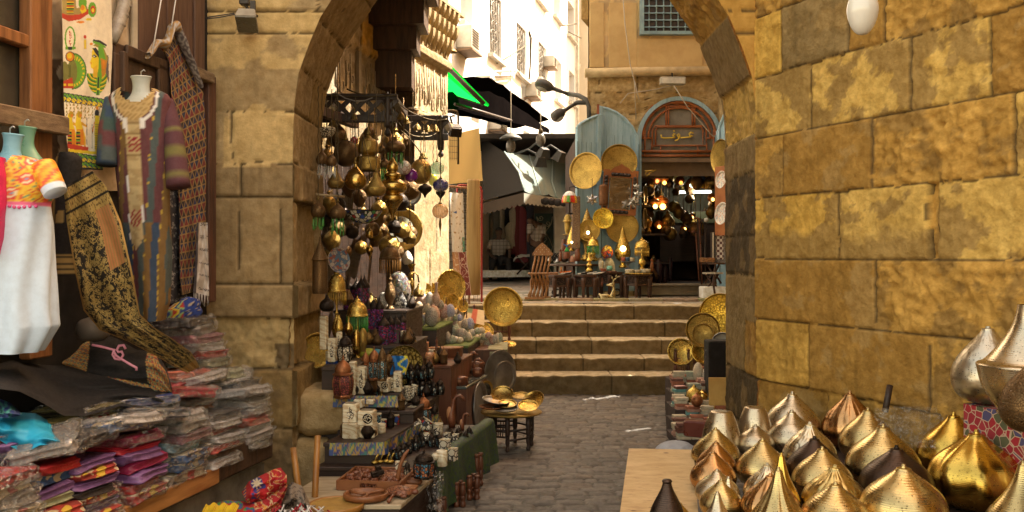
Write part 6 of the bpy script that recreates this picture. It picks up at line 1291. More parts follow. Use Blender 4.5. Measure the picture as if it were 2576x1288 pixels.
mb=MB();script_strokes(mb,lambda x,y:D3*(1.35+x)-N3*.018+V((0,0,2.93+y)),1.35,.46,4,13);mb.box((0,0,0),(.05,.04,.5),0,TR(*(D3*2.05+V((0,0,3.16))),rz=math.atan2(D3.y,D3.x)));mb.build('carved_script',M('script_stone',(.38,.32,.23),.9,bump=.4),wr)
# projecting pier, its lane side in the sun
pr_=thing('sunlit_pier','pale stone pier catching the sun, carved inscription above and a stalactite cornice on top','pier',(-.98,8.9,0));O=V((-.98,8.9,0))
mb=MB();LT=(.42,.325,.19);LU=(.48,.38,.24)
prow=[cutrow(-1,.95,[.3,9],[(LT,0,.4),(LU,0,.4)]),cutrow(.95,1.55,[.42,9],[(LU,0,.35),(LT,.004,.35)]),cutrow(1.55,2.05,[.62,9],[(LT,0,.35),(LU,0,.35)]),cutrow(2.05,2.9,[.35,9],[(LU,0,.35),(LT,0,.35)]),cutrow(2.9,2.98,[9],[(LT,.05,.3)]),cutrow(2.98,3.55,[9],[(LU,-.015,.4)]),cutrow(3.55,3.66,[9],[(LT,.04,.3)]),cutrow(3.66,9,[.5,9],[(LU,0,.4),(LT,0,.4)])]
hstone(mb,lambda s,z,h:D3*s+N3*h+V((0,0,z)),prow,0,1.0,0,7.0,.02)
shade_rows=[(a,b,[(q[0],q[1],(.085,.055,.03),q[3],q[4]) for q in c]) for a,b,c in prow]  # front face rows recoloured near black, its shade put into the stone
hstone(mb,lambda s,z,h:V((-s,-h,z)),shade_rows,0,1.2,0,7.0,.03)
mb.box((-.2,.5,3.5),(.3,.9,7),0,None,T2)
mb.build('masonry',STONE,pr_)
mb=MB();script_strokes(mb,lambda x,y:D3*x-N3*.014+V((0,0,3.0+y)),.95,.52,9,14);mb.build('carved_script',M('sun_script',(.45,.35,.22),.9),pr_)
mb=MB()
for k in range(3):
 z=3.72+.15*k;out=.04+.06*k
 mb.box((.5,0,0),(1.04+.06*k,out*2,.03),0,TR(*V((0,0,z+.15)),rz=math.atan2(D3.y,D3.x)))
 n=7
 for i in range(n):
  p=D3*((i+.5+(k%2)*.5)/n*.98)+N3*(out*.62)+V((0,0,z));mb.lathe(smooth_prof([(.0,-.05),(.02,0),(.055,.07),(.066,.15)],3),8,Matrix.Translation(p),flat=True)
mb.build('cornice',M('cornice_stone',(.50,.38,.20),.9,col2=(.36,.26,.13),bump=.4),pr_);mb=MB()
for k,(dx,z) in enumerate(((.0,3.15),(.06,3.5),(.14,3.72),(.24,4.0))): mb.box((-.55+dx/2,-.12-.05*k,z+.6),(1.1+dx,.25+.1*k,1.2))
mb.build('timber_bracket',WOODD,pr_)
lp=P(1134,132,10.3);mb=MB();mb.lathe(smooth_prof([(.07,0),(.065,.02),(.02,.05),(.012,.08),(0,.085)]),20,TR(*lp));mb.tube([lp+V((0,0,.08)),lp+V((-.1,0,.12)),lp+V((-.25,0,.1))],.008,6);solo(mb,'wall_lamp',DBR,'little brown bowl lamp under the stalactite cornice','wall lamp')
# red framed wire racks with cloth panels
RED=M('red_paint',(.42,.03,.03),.45);RUST=M('rust_pipe',(.40,.22,.13),.6,.3)
def wire_rack(lab,u0,u1,v0,v1,Y,m,rz=.5,panels=()):
 a=P(u0,v1,Y);b=P(u1,v1,Y+.0);h=(v1-v0)*Y/F;w=b.x-a.x;t=thing('wire_rack',lab,'display rack',a,rz);w/=math.cos(rz)
 mb=MB();mb.tube([(0,0,0),(0,0,h-.06),(.02,0,h-.01),(.06,0,h),(w-.06,0,h),(w-.02,0,h-.01),(w,0,h-.06),(w,0,0)],.014,8);mb.build('frame',m,t)
 mb=MB();n=6;k=max(6,int(h/.07))
 for i in range(1,n): mb.tube([(w*i/n,0,.05),(w*i/n,0,h-.01)],.003,4)
 for i in range(1,k): mb.tube([(0,0,h*i/k),(w,0,h*i/k)],.003,4)
 mb.build('wire_grid',CHN,t);return t,w,h
t,w,h=wire_rack('inner wire rack draped with a sun bleached print beside the pier',1124,1177,468,775,10.9,RUST,.9)
t,w,h=wire_rack('red framed wire rack holding a rolled mat on the lane side',1150,1210,465,768,11.4,RED,.7)
def ptpanel(lab,L_,R_,Y0,Y1,col,name,amp=.012):
 l=path2(L_);r=path2(R_);mb=MB();mb.grid(lambda a,b:P(lerp(l(b)[0],r(b)[0],a),lerp(l(b)[1],r(b)[1],a),lerp(Y0,Y1,a)+amp*math.sin(a*9+b*3)),40,110,0,lambda a,b:col(a,b));return solo(mb,name,CLOTH,lab,'cloth panel')
def bleach(a,b):
 if nz(a*7,b*20,3.)>.42: return (.45,.32,.16)
 if .30<b<.36 and .18<a<.5 and abs(b-.33)<(a-.18)*.08: return (.05,.12,.35)
 if a>.8 and b>.75: return (.12,.30,.22)
 return (.82,.78,.70)
ptpanel('white sun bleached cloth panel with a small blue pennant shape',[(1131,484),(1134,560),(1138,634)],[(1165,486),(1167,560),(1170,634)],10.7,10.85,bleach,'bleached_cloth')
def vine(a,b):
 e=fbm(V((a*3,b*7,2.)),2)
 if a>.42 and (abs(e)<.05 or a>.95 or abs(a-.47)<.02 or abs(a-.71-.17*math.sin(b*18))<.025): return (.60,.45,.38)
 if a<=.42 and abs(e)<.07: return (.75,.65,.5)
 return (.22,.05,.045) if a>.42 else (.55,.30,.16)
ptpanel('dark red cloth panel with white vines hanging below the bleached one',[(1137,634),(1140,680),(1144,746)],[(1172,634),(1180,690),(1186,742)],10.7,10.9,vine,'vine_cloth')
mb=MB();mb.lathe([(.085,0),(.09,.4),(.088,1.0),(.08,1.42),(.07,1.45)],18,TR(*P(1191,742,11.1),s=(1,.6,1)),0);solo(mb,'rolled_mat',M('reed_mat',(.42,.27,.10),.8,col2=(.30,.18,.06),vs=4,stretch=(8,8,.5),bump=.3),'tall rolled reed mat standing inside the red rack','mat')
t,w,h=wire_rack('empty wire basket rack hanging in front of the tan cloth',1122,1152,277,412,11.2,CHN,.4)
CANV=bpy.data.materials.new('lit_canvas');_t=NT(CANV);_d=_t.n('BsdfDiffuse',{'Color':(.50,.36,.17,1)});_l=_t.n('BsdfTranslucent',{'Color':(.55,.36,.14,1)});_m=_t.n('MixShader',{0:.5,1:_d.outputs[0],2:_l.outputs[0]});_t.t.links.new(_m.outputs[0],_t.out.inputs[0])
ptpanel('tan canvas panel hanging in the sun above the racks',[(1112,345),(1112,400),(1114,465)],[(1205,322),(1210,390),(1214,455)],11.8,12.0,lambda a,b:(.50,.36,.17) if b>.03 and a<.97 else (.12,.10,.08),'canvas_panel',.02).data.materials[0]=CANV
fb=P(1143,328,10.0);mb=MB();mb.box((0,0,0),(.15,.12,.12),0,TR(*fb,rx=.5,rz=.4),bev=.01);mb.box((0,-.07,0),(.13,.02,.10),0,TR(*fb,rx=.5,rz=.4));mb.tube([fb+V((-.02,.04,.05)),fb+V((-.05,.05,.16)),fb+V((.0,.06,.18))],.012,6);solo(mb,'black_flood_light',IRON,'black flood light clamped on the end of the second lattice rack','flood light')
# green corrugated sheet and the black awning
GRN=bpy.data.materials.new('green_plastic');_t=NT(GRN);_d=_t.n('BsdfDiffuse',{'Color':(.004,.30,.03,1)});_l=_t.n('BsdfTranslucent',{'Color':(.004,.62,.05,1)});_m=_t.n('MixShader',{0:.72,1:_d.outputs[0],2:_l.outputs[0]});_t.t.links.new(_m.outputs[0],_t.out.inputs[0])
A0,A1,B0,B1=P(1098,128,12.6),P(1230,264,12.6),P(1104,228,14.6),P(1226,266,14.0)
ga=thing('corrugated_canopy','bright green corrugated plastic canopy on a dark batten','canopy',A0)
def gcan(a,b): p=A0.lerp(A1,a).lerp(B0.lerp(B1,a),b)-A0;p.z+=.014*math.sin(b*2*PI*22*(1-.6*a));return p
mb=MB();mb.grid(gcan,24,200);mb.build('sheet',GRN,ga)
mb=MB();mb.tube([P(1116,160,12.55)-A0,P(1218,262,12.6)-A0],.035,6);mb.build('batten',DKW,ga);mb=MB();mb.tube([P(1112,232,14.4)-A0,P(1222,266,14.0)-A0],.02,6);mb.build('batten',DKW,ga)
AWB=M('black_tarp',(.005,.004,.004),.95,bump=.4,bs=12,**{'Specular IOR Level':0.})
up=[(1108,236,13.5),(1180,228,15),(1230,231,16),(1265,245,17.5),(1286,261,18.3),(1329,287,20.5),(1360,311,22),(1382,326,23)];lo=[(1108,272,13.0),(1153,274,14.2),(1217,295,15.8),(1260,303,17),(1302,311,18.5),(1340,322,20.4),(1366,331,22),(1382,335,23.1)]
mb=MB()
def awn(a,b):
 i=a*7;j=min(int(i),6);f=i-j;p=P(*[lerp(q,r,f) for q,r in zip(up[j],up[j+1])]);q=P(*[lerp(k,r,f) for k,r in zip(lo[j],lo[j+1])]);x=p.lerp(q,b);x.z+=.03*nz(a*12,b*3);return x
mb.grid(awn,70,8);mb.grid(lambda a,b:awn(a,b)+V((-.9*b,.9*b+.02,.25)),70,6)
solo(mb,'black_awning',AWB,'long ragged black awning slung along the pale houses','awning')
mb=MB();mb.tube([P(1145,262,13),P(1286,303,17.6)],.025,6);solo(mb,'awning_pole',DKW,'thin pole under the black awning','pole')
# ---- pale house with windows, receding along the street
FD=V((.2425,.9701,0));FN=V((.9701,-.2425,0));FO=V((-.39,23,0))
def fy(u): return 6.14/(.25-(u-1288)/F)
def fs(u): Y=fy(u);return (Y-23)/FD.y
house=thing('white_house','tall white plastered house in full sun with rows of grilled windows','house',FO);
WIN=[(1231,1261,-12,146,1),(1299.6,1323,66,192,1),(1354,1374,112,203,1),(1396,1413,152,256,2),(1431.7,1445,183,260,2),(1349,1370,-80,8,2),(1393,1409,-60,47,2),(1428,1444,10,96,2),(1159,1189,-90,66,0),(1311,1327,212,274,0),(1316,1332,330,395,0),(1278,1292,336,400,0),(1384,1399,335,385,0),(1410,1423,340,385,0)]
wz=[]
for u0,u1,v0,v1,k in WIN: Y=fy((u0+u1)/2);wz.append((fs(u0),fs(u1),1.5-(v1-644)*Y/F,1.5-(v0-644)*Y/F,k))
sb=sorted({-12,fs(1462)}|{x for w_ in wz for x in w_[:2]});zb=sorted({0,16}|{x for w_ in wz for x in w_[2:4]}|{2.8,3.6})
mb=MB();WC=(.72,.68,.60)
fp=lambda s,z,d=0.: FD*s+FN*d+V((0,0,z))
for i in range(len(sb)-1):
 for j in range(len(zb)-1):
  s_,z_=(sb[i]+sb[i+1])/2,(zb[j]+zb[j+1])/2
  if any(a<s_<b and c<z_<d for a,b,c,d,_ in wz): continue
  mb.add([fp(sb[i],zb[j]),fp(sb[i+1],zb[j]),fp(sb[i+1],zb[j+1]),fp(sb[i],zb[j+1])],[(0,1,2,3)])
for a,b,c,d,_ in wz:
 q=[fp(a,c),fp(b,c),fp(b,d),fp(a,d)];r=[p-FN*.5 for p in q]
 mb.add(q+r,[(0,4,5,1),(1,5,6,2),(2,6,7,3),(3,7,4,0)])
mb.build('wall',M('white_plaster',(.76,.74,.70),.9,col2=(.66,.63,.57),vs=.5,lo=.5,hi=.8,bump=.2,bs=8,bd=.05),house,smooth=False)
WDK=M('window_dark',(.02,.017,.013),.4,col2=(.035,.03,.022),vs=2);SHU=M('shutter_brown',(.20,.14,.09),.7)
GRI=M('grille_paint',(.22,.19,.15),.6)
fz=math.atan2(FD.y,FD.x)
for a,b,c,d,k in wz:
 t_=MB();t_.box((0,0,0),(b-a-.02,.04,d-c-.02),0,TR(*(fp((a+b)/2,(c+d)/2,-.46)),rz=fz));wo=t_.build('window',WDK if k!=2 else SHU,house)
 t_=MB();t_.box((0,0,0),(b-a+.25,.16,.09),0,TR(*fp((a+b)/2,c-.06,.06),rz=fz));t_.build('sill',M('sill_stone',(.55,.5,.42),.9),wo)
 t_=MB();w=b-a;h=d-c
 if k==1:
  for i in range(5): t_.tube([fp(a+w*(i+.5)/5,c,-.05),fp(a+w*(i+.5)/5,d,-.05)],.012,4)
  for i in range(7): t_.tube([fp(a,c+h*(i+.5)/7,-.05),fp(b,c+h*(i+.5)/7,-.05)],.010,4)
  for i in range(5): zc=c+h*(.2+.15*i);t_.tube([fp(a+w*(.5+.28*math.cos(q)*(1 if i%2 else -.7)),zc+.16*math.sin(q),-.045) for q in [x*PI/5 for x in range(10)]],.014,4,closed=True)
  t_.build('grille',GRI,wo)
 elif k==2:
  for i in range(int(h/.08)): t_.box((0,0,0),(w*.9,.03,.02),0,TR(*fp((a+b)/2,c+.05+i*.08,-.40),rz=fz))
  t_.build('louvres',M('louvre',(.40,.32,.22),.8),wo)
mb=MB();mb.tube([fp(fs(1447),0,.1),fp(fs(1447),16,.1)],.06,8);mb.tube([fp(fs(1452),9,.1),fp(fs(1447),8.7,.12)],.05,8);mb.build('drainpipe',M('cream_pipe',(.60,.52,.4),.6),house)
def ac(lab,u,v,w,Yoff=.35,dark=False):
 Y=fy(u)-.6;p=P(u,v,Y);t=thing('air_conditioner',lab,'air conditioner',p,fz,'air conditioners on the white house');mb=MB();mb.box((0,0,0),(w,.36,w*.72),bev=.02);mb.build('case',M('ac_case',(.62,.57,.48),.6,col2=(.45,.4,.32),vs=3),t)
 mb=MB()
 for i in range(7): mb.box((-.05*w,-.19,-.25*w+i*.08*w),(w*.7,.01,.03*w))
 mb.build('grille',WDK,t);mb=MB();mb.box((0,.0,-.42*w),(w*1.15,.44,.04));mb.tube([(-w*.5,.1,-.42*w),(-w*.3,.5,-.75*w)],.02,5);mb.tube([(w*.5,.1,-.42*w),(w*.3,.5,-.75*w)],.02,5);mb.build('bracket',M('rusty',(.22,.14,.08),.8),t)
ac('big air conditioner on a bracket below the top left window',1178,100,.72);ac('air conditioner box by the dark shutter under the middle window',1342,228,.62);ac('small air conditioner high between two windows',1384,157,.5);ac('air conditioner behind the green canopy',1222,215,.55);ac('air conditioner seen below the black awning',1252,308,.6);ac('grilled air conditioner low at the far right of the house',1438,383,.6)
mb=MB();
for q in ([(1240,215),(1243,180),(1300,177),(1311,190)],[(1243,180),(1238,212)],[(1300,177),(1290,190),(1246,193)]): mb.tube([P(u,v,fy(u)-.5) for u,v in q],.03,5)
solo(mb,'wall_bracket',M('bracket_steel',(.45,.36,.26),.7),'empty steel bracket frame on the white wall between windows','bracket')
mb=MB();mb.tube([P(1331,79,fy(1331)-.1),P(1336,95,fy(1335)-.1),P(1334,160,fy(1335)-.1),P(1331,200,fy(1331)-.1)],.03,5);mb.tube([P(1250,160,fy(1250)-.1),P(1330,110,fy(1330)-.1)],.012,4);mb.tube([P(1415,65,fy(1410)-.6),P(1450,60,fy(1440)-.6)],.02,4);mb.tube([P(1430,80,fy(1410)-.8),P(1462,96,fy(1440)-.8)],.02,4);solo(mb,'wall_wires',CHN,'loose wires running over the white house front','wires')
# far end house and right hand sliver
eb=thing('far_house','narrow cream house closing the end of the street','house',(2.6,37,0));mb=MB();mb.box((1.5,0,8),(5,4,16));mb.build('wall',M('cream_wall',(.60,.50,.36),.9,col2=(.5,.41,.29),vs=.6),eb)
for z in (5.5,9): mb=MB();mb.box((-.55,-2.02,z),(.5,.06,1.8));mb.build('window',SHU,eb)
# ---- street level shop fronts in the shade of the striped awning
dk=thing('street_shop','dark shop front under the striped awning','shop',(-1.5,23.2,0));mb=MB()
mb.box((1.3,.0,2.0),(6.4,.2,4.0),0);mb.box((-2.3,-3,2),(.2,6,4));mb.box((1.6,-2.0,4.1),(6.2,4.0,.1));mb.build('wall',M('shop_dark',(.035,.028,.022),.9),dk)
for i,(x,c_) in enumerate(((-.9,(.10,.12,.10)),(.2,(.16,.11,.07)),(1.15,(.05,.05,.06)),(2.3,(.18,.14,.1)))): mb=MB();mb.box((x,-.14,1.95),(.55,.08,2.1));mb.build('door_leaf',M('shop_door%d'%i,c_,.7),dk)
AWN=[P(1269,383,18.8),P(1446,407,20.7),P(1305,434,17.9),P(1426,463,19.8),P(1318,478,17.3),P(1437,497,19.2)]
aw=thing('striped_awning','pale grey green shop awning with a scalloped valance','awning',AWN[0]);o_=AWN[0]
GW=(.15,.185,.16);GX=(.12,.165,.15)
def aws(a,b):
 i=0 if b<.5 else 1;f=(b-.5*i)*2;p=AWN[i*2].lerp(AWN[i*2+1],a);q=AWN[i*2+2].lerp(AWN[i*2+3],a);x=p.lerp(q,f);x.z-=.06*abs(math.sin(a*PI*2))**.5*b;return x-o_
mb=MB();mb.grid(aws,40,24,0,lambda a,b:GW if int(a*14)%3 else GX);mb.grid(lambda a,b:AWN[4].lerp(AWN[5],a)-o_+V((0,-.02,-.06-.18*b-.04*abs(math.sin(a*40))*b)),80,3,0,lambda a,b:(.44,.42,.35))
for i in range(4): a=i/3;mb.tube([aws(a,b)+V((0,-.01,.01)) for b in (0,.25,.5,.75,1)],.015,5,0,(.3,.36,.33))
mb.build('canopy',CLOTH,aw)
L0=[P(1210,345,20),P(1214,430,19),P(1215,505,18.5)]
mb=MB();mb.grid(lambda a,b:(L0[0].lerp(L0[2],b)).lerp((AWN[0].lerp(AWN[2],b*2) if b<.5 else AWN[2].lerp(AWN[4],b*2-1)),a)-o_,10,10,0,(.02,.016,.012));mb.grid(lambda a,b:L0[2].lerp(AWN[4],a)-o_+V((0,-.02,-.05-.2*b-.05*abs(math.sin(a*26))*b)),40,3,0,(.06,.04,.025));mb.grid(lambda a,b:L0[0].lerp(AWN[0],a)-o_+V((0,2.5*b,.1*b)),6,6,0,(.03,.025,.02));mb.build('side_curtain',CLOTH,aw)  # side panel coloured near black, its shade put into the cloth
for i,(u,v0,v1,hw,c_) in enumerate(((1250,515,640,12,(.12,.12,.10)),(1283,560,625,14,(.42,.36,.25)),(1293,520,620,13,(.40,.34,.24)),(1300,500,640,16,(.16,.03,.03)),(1312,520,660,14,(.20,.04,.05)),(1333,505,650,10,(.05,.05,.07)),(1262,520,600,8,(.30,.25,.18)),(1225,520,680,10,(.08,.11,.10)))):
 mb=garment([(v0,u-4,u+4),(v0+12,u-hw,u+hw),((v0+v1)/2,u-hw*.8,u+hw*.8),(v1,u-hw*1.2,u+hw*1.2)],22.3,.08,lambda a,b,c,d,c_=c_:c_,5,.08,30,20);solo(mb,'hanging_garment',CLOTH,('grey striped garment hung at the left in the dark shop','cream shirt on a bust behind the seated man','second cream shirt right of the seated man','dark red garment hung in the dark shop','crimson patterned garment hung right of the cream shirts','black garment hung beside the painted panel','narrow pale scarf above the seated man','grey green door curtain at the far left of the dark shop')[i],'garment','garments hung in the dark shop')
gp=thing('painted_panel','dark green door panel painted with pale scrolls','panel',P(1370,640,20.5));s=20.5/F;mb=MB();mb.box((0,0,0),(50*s,.06,206*s));mb.build('board',M('bottle_green',(.010,.035,.022),.5),gp)
mb=MB();rr=random.Random(3)
for k in range(13):
 cx=rr.uniform(-18,18)*s;cz=rr.uniform(-92,92)*s;r=rr.uniform(6,11)*s;mb.tube([(cx+r*(1-q/9)*math.cos(q*1.1+k),-.035,cz+r*(1-q/9)*math.sin(q*1.1+k)) for q in range(9)],.012,4)
for k in range(2): mb.tube([(20*s*math.sin(q*.8)*(1 if k else -1),-.035,(-95+q*19)*s) for q in range(11)],.012,4)
mb.build('scrolls',M('scroll_paint',(.34,.31,.20),.7),gp)
mb=MB();mb.box((0,0,0),(.42,.5,2.0),0,TR(*P(1418,604,20.0)),bev=.01);mb.box((0,0,0),(.06,.55,2.0),0,TR(*P(1397,604,20.0)));solo(mb,'cream_pillar',M('cream_pillar_paint',(.46,.42,.34),.8,col2=(.38,.34,.27)),'plain cream pillar between the painted panel and the brass goods','pillar')
mb=MB()
for i in range(10): mb.sphere(P(1298+i*15,508+2*math.sin(i),18.0),(.09,.09,.08),10)
solo(mb,'dark_baskets',M('dark_basket',(.03,.022,.018),.8),'row of dark round baskets hanging along the awning valance','baskets')
mb=MB();mb.box((0,0,0),(3.0,.5,.16),0,TR(*P(1300,688,21.3),rz=.35));solo(mb,'stone_kerb',STONE,'low stone kerb in front of the dark shop','kerb')
# seated and bending men
SKN=M('skin_tone',(.16,.085,.055),.6,bump=.1)
def skin(name,vs,es,mat,par,sub=1):
 me=bpy.data.meshes.new(name);me.from_pydata([v[:3] for v in vs],es,[]);me.materials.append(mat);o=bpy.data.objects.new(name,me);C.objects.link(o);o.parent=par
 KID.setdefault(par.name,[]).append(o);KID[o.name]=[]
 md=o.modifiers.new('skin','SKIN');md.use_smooth_shade=True
 for i,d in enumerate(me.skin_vertices[0].data): d.radius=(vs[i][3],vs[i][3] if len(vs[i])<5 else vs[i][4]);d.use_root=(i==0)
 sd_=o.modifiers.new('sub','SUBSURF');sd_.levels=sub;sd_.render_levels=sub;return o
PLD=bpy.data.materials.new('plaid_shirt');_t=NT(PLD);_x=_t.n('SeparateXYZ',{0:_t.coord()});_f=lambda q,k:_t.math('LESS_THAN',_t.math('FRACT',_t.math('MULTIPLY',q,k)),.22)
_c=_t.mix(_t.math('MULTIPLY',_f(_x.outputs[0],11.),.55),(.42,.37,.31),(.13,.10,.10));_c=_t.mix(_t.math('MULTIPLY',_f(_x.outputs[2],11.),.55),_c,(.15,.11,.11));_t.bsdf(_c,.9)
TRO=M('dark_trousers',(.028,.024,.024),.9);SHO=M('dark_shoes',(.04,.03,.025),.5)
g=P(1255,703,21.6)
def hand(vs,es,i,d,up,s=1):
 b=len(vs);p=V(vs[i][:3]);d=V(d).normalized();side=d.cross(V(up)).normalized()
 vs.append((*(p+d*.05),.022,.014));es.append((i,b))
 for k in range(5):
  L_=(.05,.085,.095,.088,.07)[k];o=side*((k-2)*.018*s);st=len(vs)
  vs.append((*(p+d*(.03 if k==0 else .09)+o*(1.6 if k==0 else 1)),.009));vs.append((*(p+d*((.03 if k==0 else .09)+L_*.5)+o*(2.2 if k==0 else 1.05)-V((0,0,.01))),.008));vs.append((*(p+d*((.03 if k==0 else .09)+L_*.85)+o*(2.3 if k==0 else 1.05)-V((0,0,.03))),.006));es.extend([(b,st),(st,st+1),(st+1,st+2)])
man=thing('person','older man in a pale checked shirt sitting in the shade with hands on his thighs','person',g,.15)
vs=[(0,.02,.50,.14,.11),(0,.02,.68,.15,.10),(0,0,.86,.15,.10),(0,0,.99,.06),(0,-.02,1.06,.055),(0,-.03,1.14,.085,.095),(0,-.02,1.22,.08,.09),(.19,0,.92,.055),(.27,-.04,.68,.042),(.22,-.24,.54,.030),(-.19,0,.92,.055),(-.28,-.04,.68,.042),(-.20,-.26,.55,.030),(.11,-.02,.47,.085),(.17,-.42,.47,.062),(.19,-.45,.07,.040),(.21,-.56,.03,.035),(-.11,-.02,.47,.085),(-.20,-.40,.47,.062),(-.26,-.40,.07,.040),(-.28,-.51,.03,.035),(0,-.12,1.15,.018),(.085,-.02,1.15,.018),(-.085,-.02,1.15,.018)]
es=[(0,1),(1,2),(2,3),(3,4),(4,5),(5,6),(2,7),(7,8),(8,9),(2,10),(10,11),(11,12),(0,13),(13,14),(14,15),(15,16),(0,17),(17,18),(18,19),(19,20),(5,21),(5,22),(5,23)]
hand(vs,es,9,(-.3,-1,-.2),(0,0,1));hand(vs,es,12,(.3,-1,-.2),(0,0,1));skin('body',vs,es,SKN,man)
skin('shirt',[(0,.02,.48,.17,.135),(0,.02,.66,.185,.135),(0,0,.85,.18,.125),(0,0,.95,.10),(.20,0,.91,.075),(.255,-.03,.72,.068),(-.20,0,.91,.075),(-.26,-.03,.72,.068)],[(0,1),(1,2),(2,3),(2,4),(4,5),(2,6),(6,7)],PLD,man)
skin('trousers',[(0,.02,.48,.17,.13),(.11,-.03,.47,.105),(.17,-.42,.47,.085),(.185,-.45,.10,.075),(-.11,-.03,.47,.105),(-.20,-.40,.47,.085),(-.255,-.40,.10,.075)],[(0,1),(1,2),(2,3),(0,4),(4,5),(5,6)],TRO,man)
mb=MB()
for x,y in ((.20,-.52),(-.275,-.47)): mb.sphere((x,y,.045),(.05,.13,.045),12)
mb.build('shoes',SHO,man)
mb=MB();mb.sphere((0,0,1.20),(.088,.098,.075),14);mb.build('hair',M('grey_hair',(.05,.045,.04),.8),man)
mb=MB()
for s in (-1,1): mb.sphere((s*.032,-.105,1.165),(.012,.008,.009),8)
mb.build('eyes',BLACK,man)
chm=thing('cafe_chair','dark wooden chair under the seated man','chair',g+V((0,.05,0)),.15);mb=MB();mb.box((0,0,.37),(.42,.42,.04),bev=.01);mb.build('seat',DKW,chm)
for x in (-.19,.19):
 for y in (-.19,.19): mb=MB();mb.tube([(x,y,.36),(x*1.1,y*1.1,0)],.018,6);mb.build('leg',DKW,chm)
mb=MB();mb.tube([(-.19,.19,.37),(-.2,.24,.8),(.2,.24,.8),(.19,.19,.37)],.018,6);mb.build('backrest',DKW,chm)
g2=P(1352,712,20.0);man2=thing('person','person in a dark plaid shirt bending forward behind the slatted chair','person',g2,.1)
skin('body',[(0,0,.92,.12,.10),(-.02,-.05,1.12,.14,.11),(-.06,-.12,1.30,.14,.10),(-.13,-.2,1.38,.055),(-.20,-.26,1.40,.085,.09),(-.24,-.29,1.36,.07),(-.16,-.2,1.28,.05),(-.24,-.26,1.05,.04),(-.26,-.4,.92,.03),(.12,-.05,1.28,.05),(.10,-.25,1.05,.04),(.02,-.42,.95,.03),(.09,.02,.82,.08),(.10,0,.45,.055),(.10,.03,.06,.04),(.11,-.08,.03,.035),(-.09,.02,.82,.08),(-.10,0,.45,.055),(-.10,.03,.06,.04),(-.11,-.08,.03,.035)],[(0,1),(1,2),(2,3),(3,4),(4,5),(2,6),(6,7),(7,8),(2,9),(9,10),(10,11),(0,12),(12,13),(13,14),(14,15),(0,16),(16,17),(17,18),(18,19)],SKN,man2)
skin('shirt',[(0,0,.88,.16,.13),(-.02,-.05,1.10,.18,.14),(-.05,-.11,1.30,.17,.125),(-.17,-.2,1.27,.07),(-.235,-.25,1.08,.06),(.13,-.05,1.28,.075),(.11,-.24,1.08,.06)],[(0,1),(1,2),(2,3),(3,4),(2,5),(5,6)],PLD,man2)
skin('trousers',[(0,0,.90,.15,.12),(.09,.02,.80,.10),(.10,0,.45,.08),(.10,.03,.09,.075),(-.09,.02,.80,.10),(-.10,0,.45,.08),(-.10,.03,.09,.075)],[(0,1),(1,2),(2,3),(0,4),(4,5),(5,6)],TRO,man2)
ft=thing('folding_stand','folding stand with a white cloth over it at the dark shop door','stand',P(1322,690,20.6));
for i in (-1,1): mb=MB();mb.tube([(-.2,i*.15,0),(.2,i*.15,.42)],.018,6);mb.build('leg',DKW,ft);mb=MB();mb.tube([(.2,i*.15,0),(-.2,i*.15,.42)],.018,6);mb.build('leg',DKW,ft)
mb=MB();mb.grid(lambda a,b:V((lerp(-.28,.28,a),lerp(-.2,.2,b),.46-.12*(2*abs(a-.5))**3-.05*(2*abs(b-.5))**3+.03*nz(a*5,b*5))),20,14,0,(.55,.52,.47));mb.build('cloth_cover',CLOTH,ft)
# ---- street lamps on the corner
def lamphead(lab,u0,v0,u1,v1,Y,ex,light):
 a=P(u0,v0,Y);b=P(u1,v1,Y);t=thing('street_lamp',lab,'street lamp',b);d=a-b;L_=d.length;x=d.normalized();y=V((0,1,0));z=x.cross(y);T=Matrix(((x.x,y.x,z.x,0),(x.y,y.y,z.y,0),(x.z,y.z,z.z,0),(0,0,0,1)))
 sg=1 if z.z>0 else -1
 mb=MB();mb.lathe(smooth_prof([(0,0),(.10,.02),(.13,.2),(.12,.45),(.07,.62),(.05,.66)]) if False else smooth_prof([(.045,.0),(.05,.25*L_),(.06,.42*L_),(.13,.55*L_),(.16,.75*L_),(.12,.93*L_),(0,L_)]),18,T@Matrix.Rotation(PI/2,4,'Y')@Matrix.Diagonal((.55,1,1,1)));mb.build('housing',light,t)
 mb=MB();mb.sphere((L_*.74,0,-sg*.05),(L_*.2,.12,.05),12,0,M=T);mb.build('lens',M('lamp_lens',(.42,.40,.36),.2),t)
 mb=MB();mb.tube([P(u,v,Yq)-b for u,v,Yq in ex],.035,8);mb.build('arm',M('lamp_arm',(.10,.095,.085),.6,.4),t)
lamphead('upper grey street lamp reaching left from the shop corner',1345,206,1428,236,13.4,((1428,236,13.4),(1455,240,13.3),(1474,250,13.2),(1481,268,13.2),(1482,300,13.2)),M('lamp_grey',(.075,.07,.065),.5,.3));lamphead('lower dark flood lamp tilted towards the lane below the street lamp',1387,300,1445,262,13.3,((1445,262,13.3),(1452,258,13.3),(1475,258,13.2)),M('lamp_dark',(.05,.043,.036),.6,.2))
mb=MB();p=P(1382,295,15);mb.tube([p+V((0,0,.7)),p+V((0,0,.33))],.008,5);mb.lathe([(.0,0),(.035,.02),(.04,.28),(.025,.33)],12,TR(*p));solo(mb,'hanging_tube_lamp',GLS['clear'],'clear glass tube lamp dangling on a wire in the street','lamp')
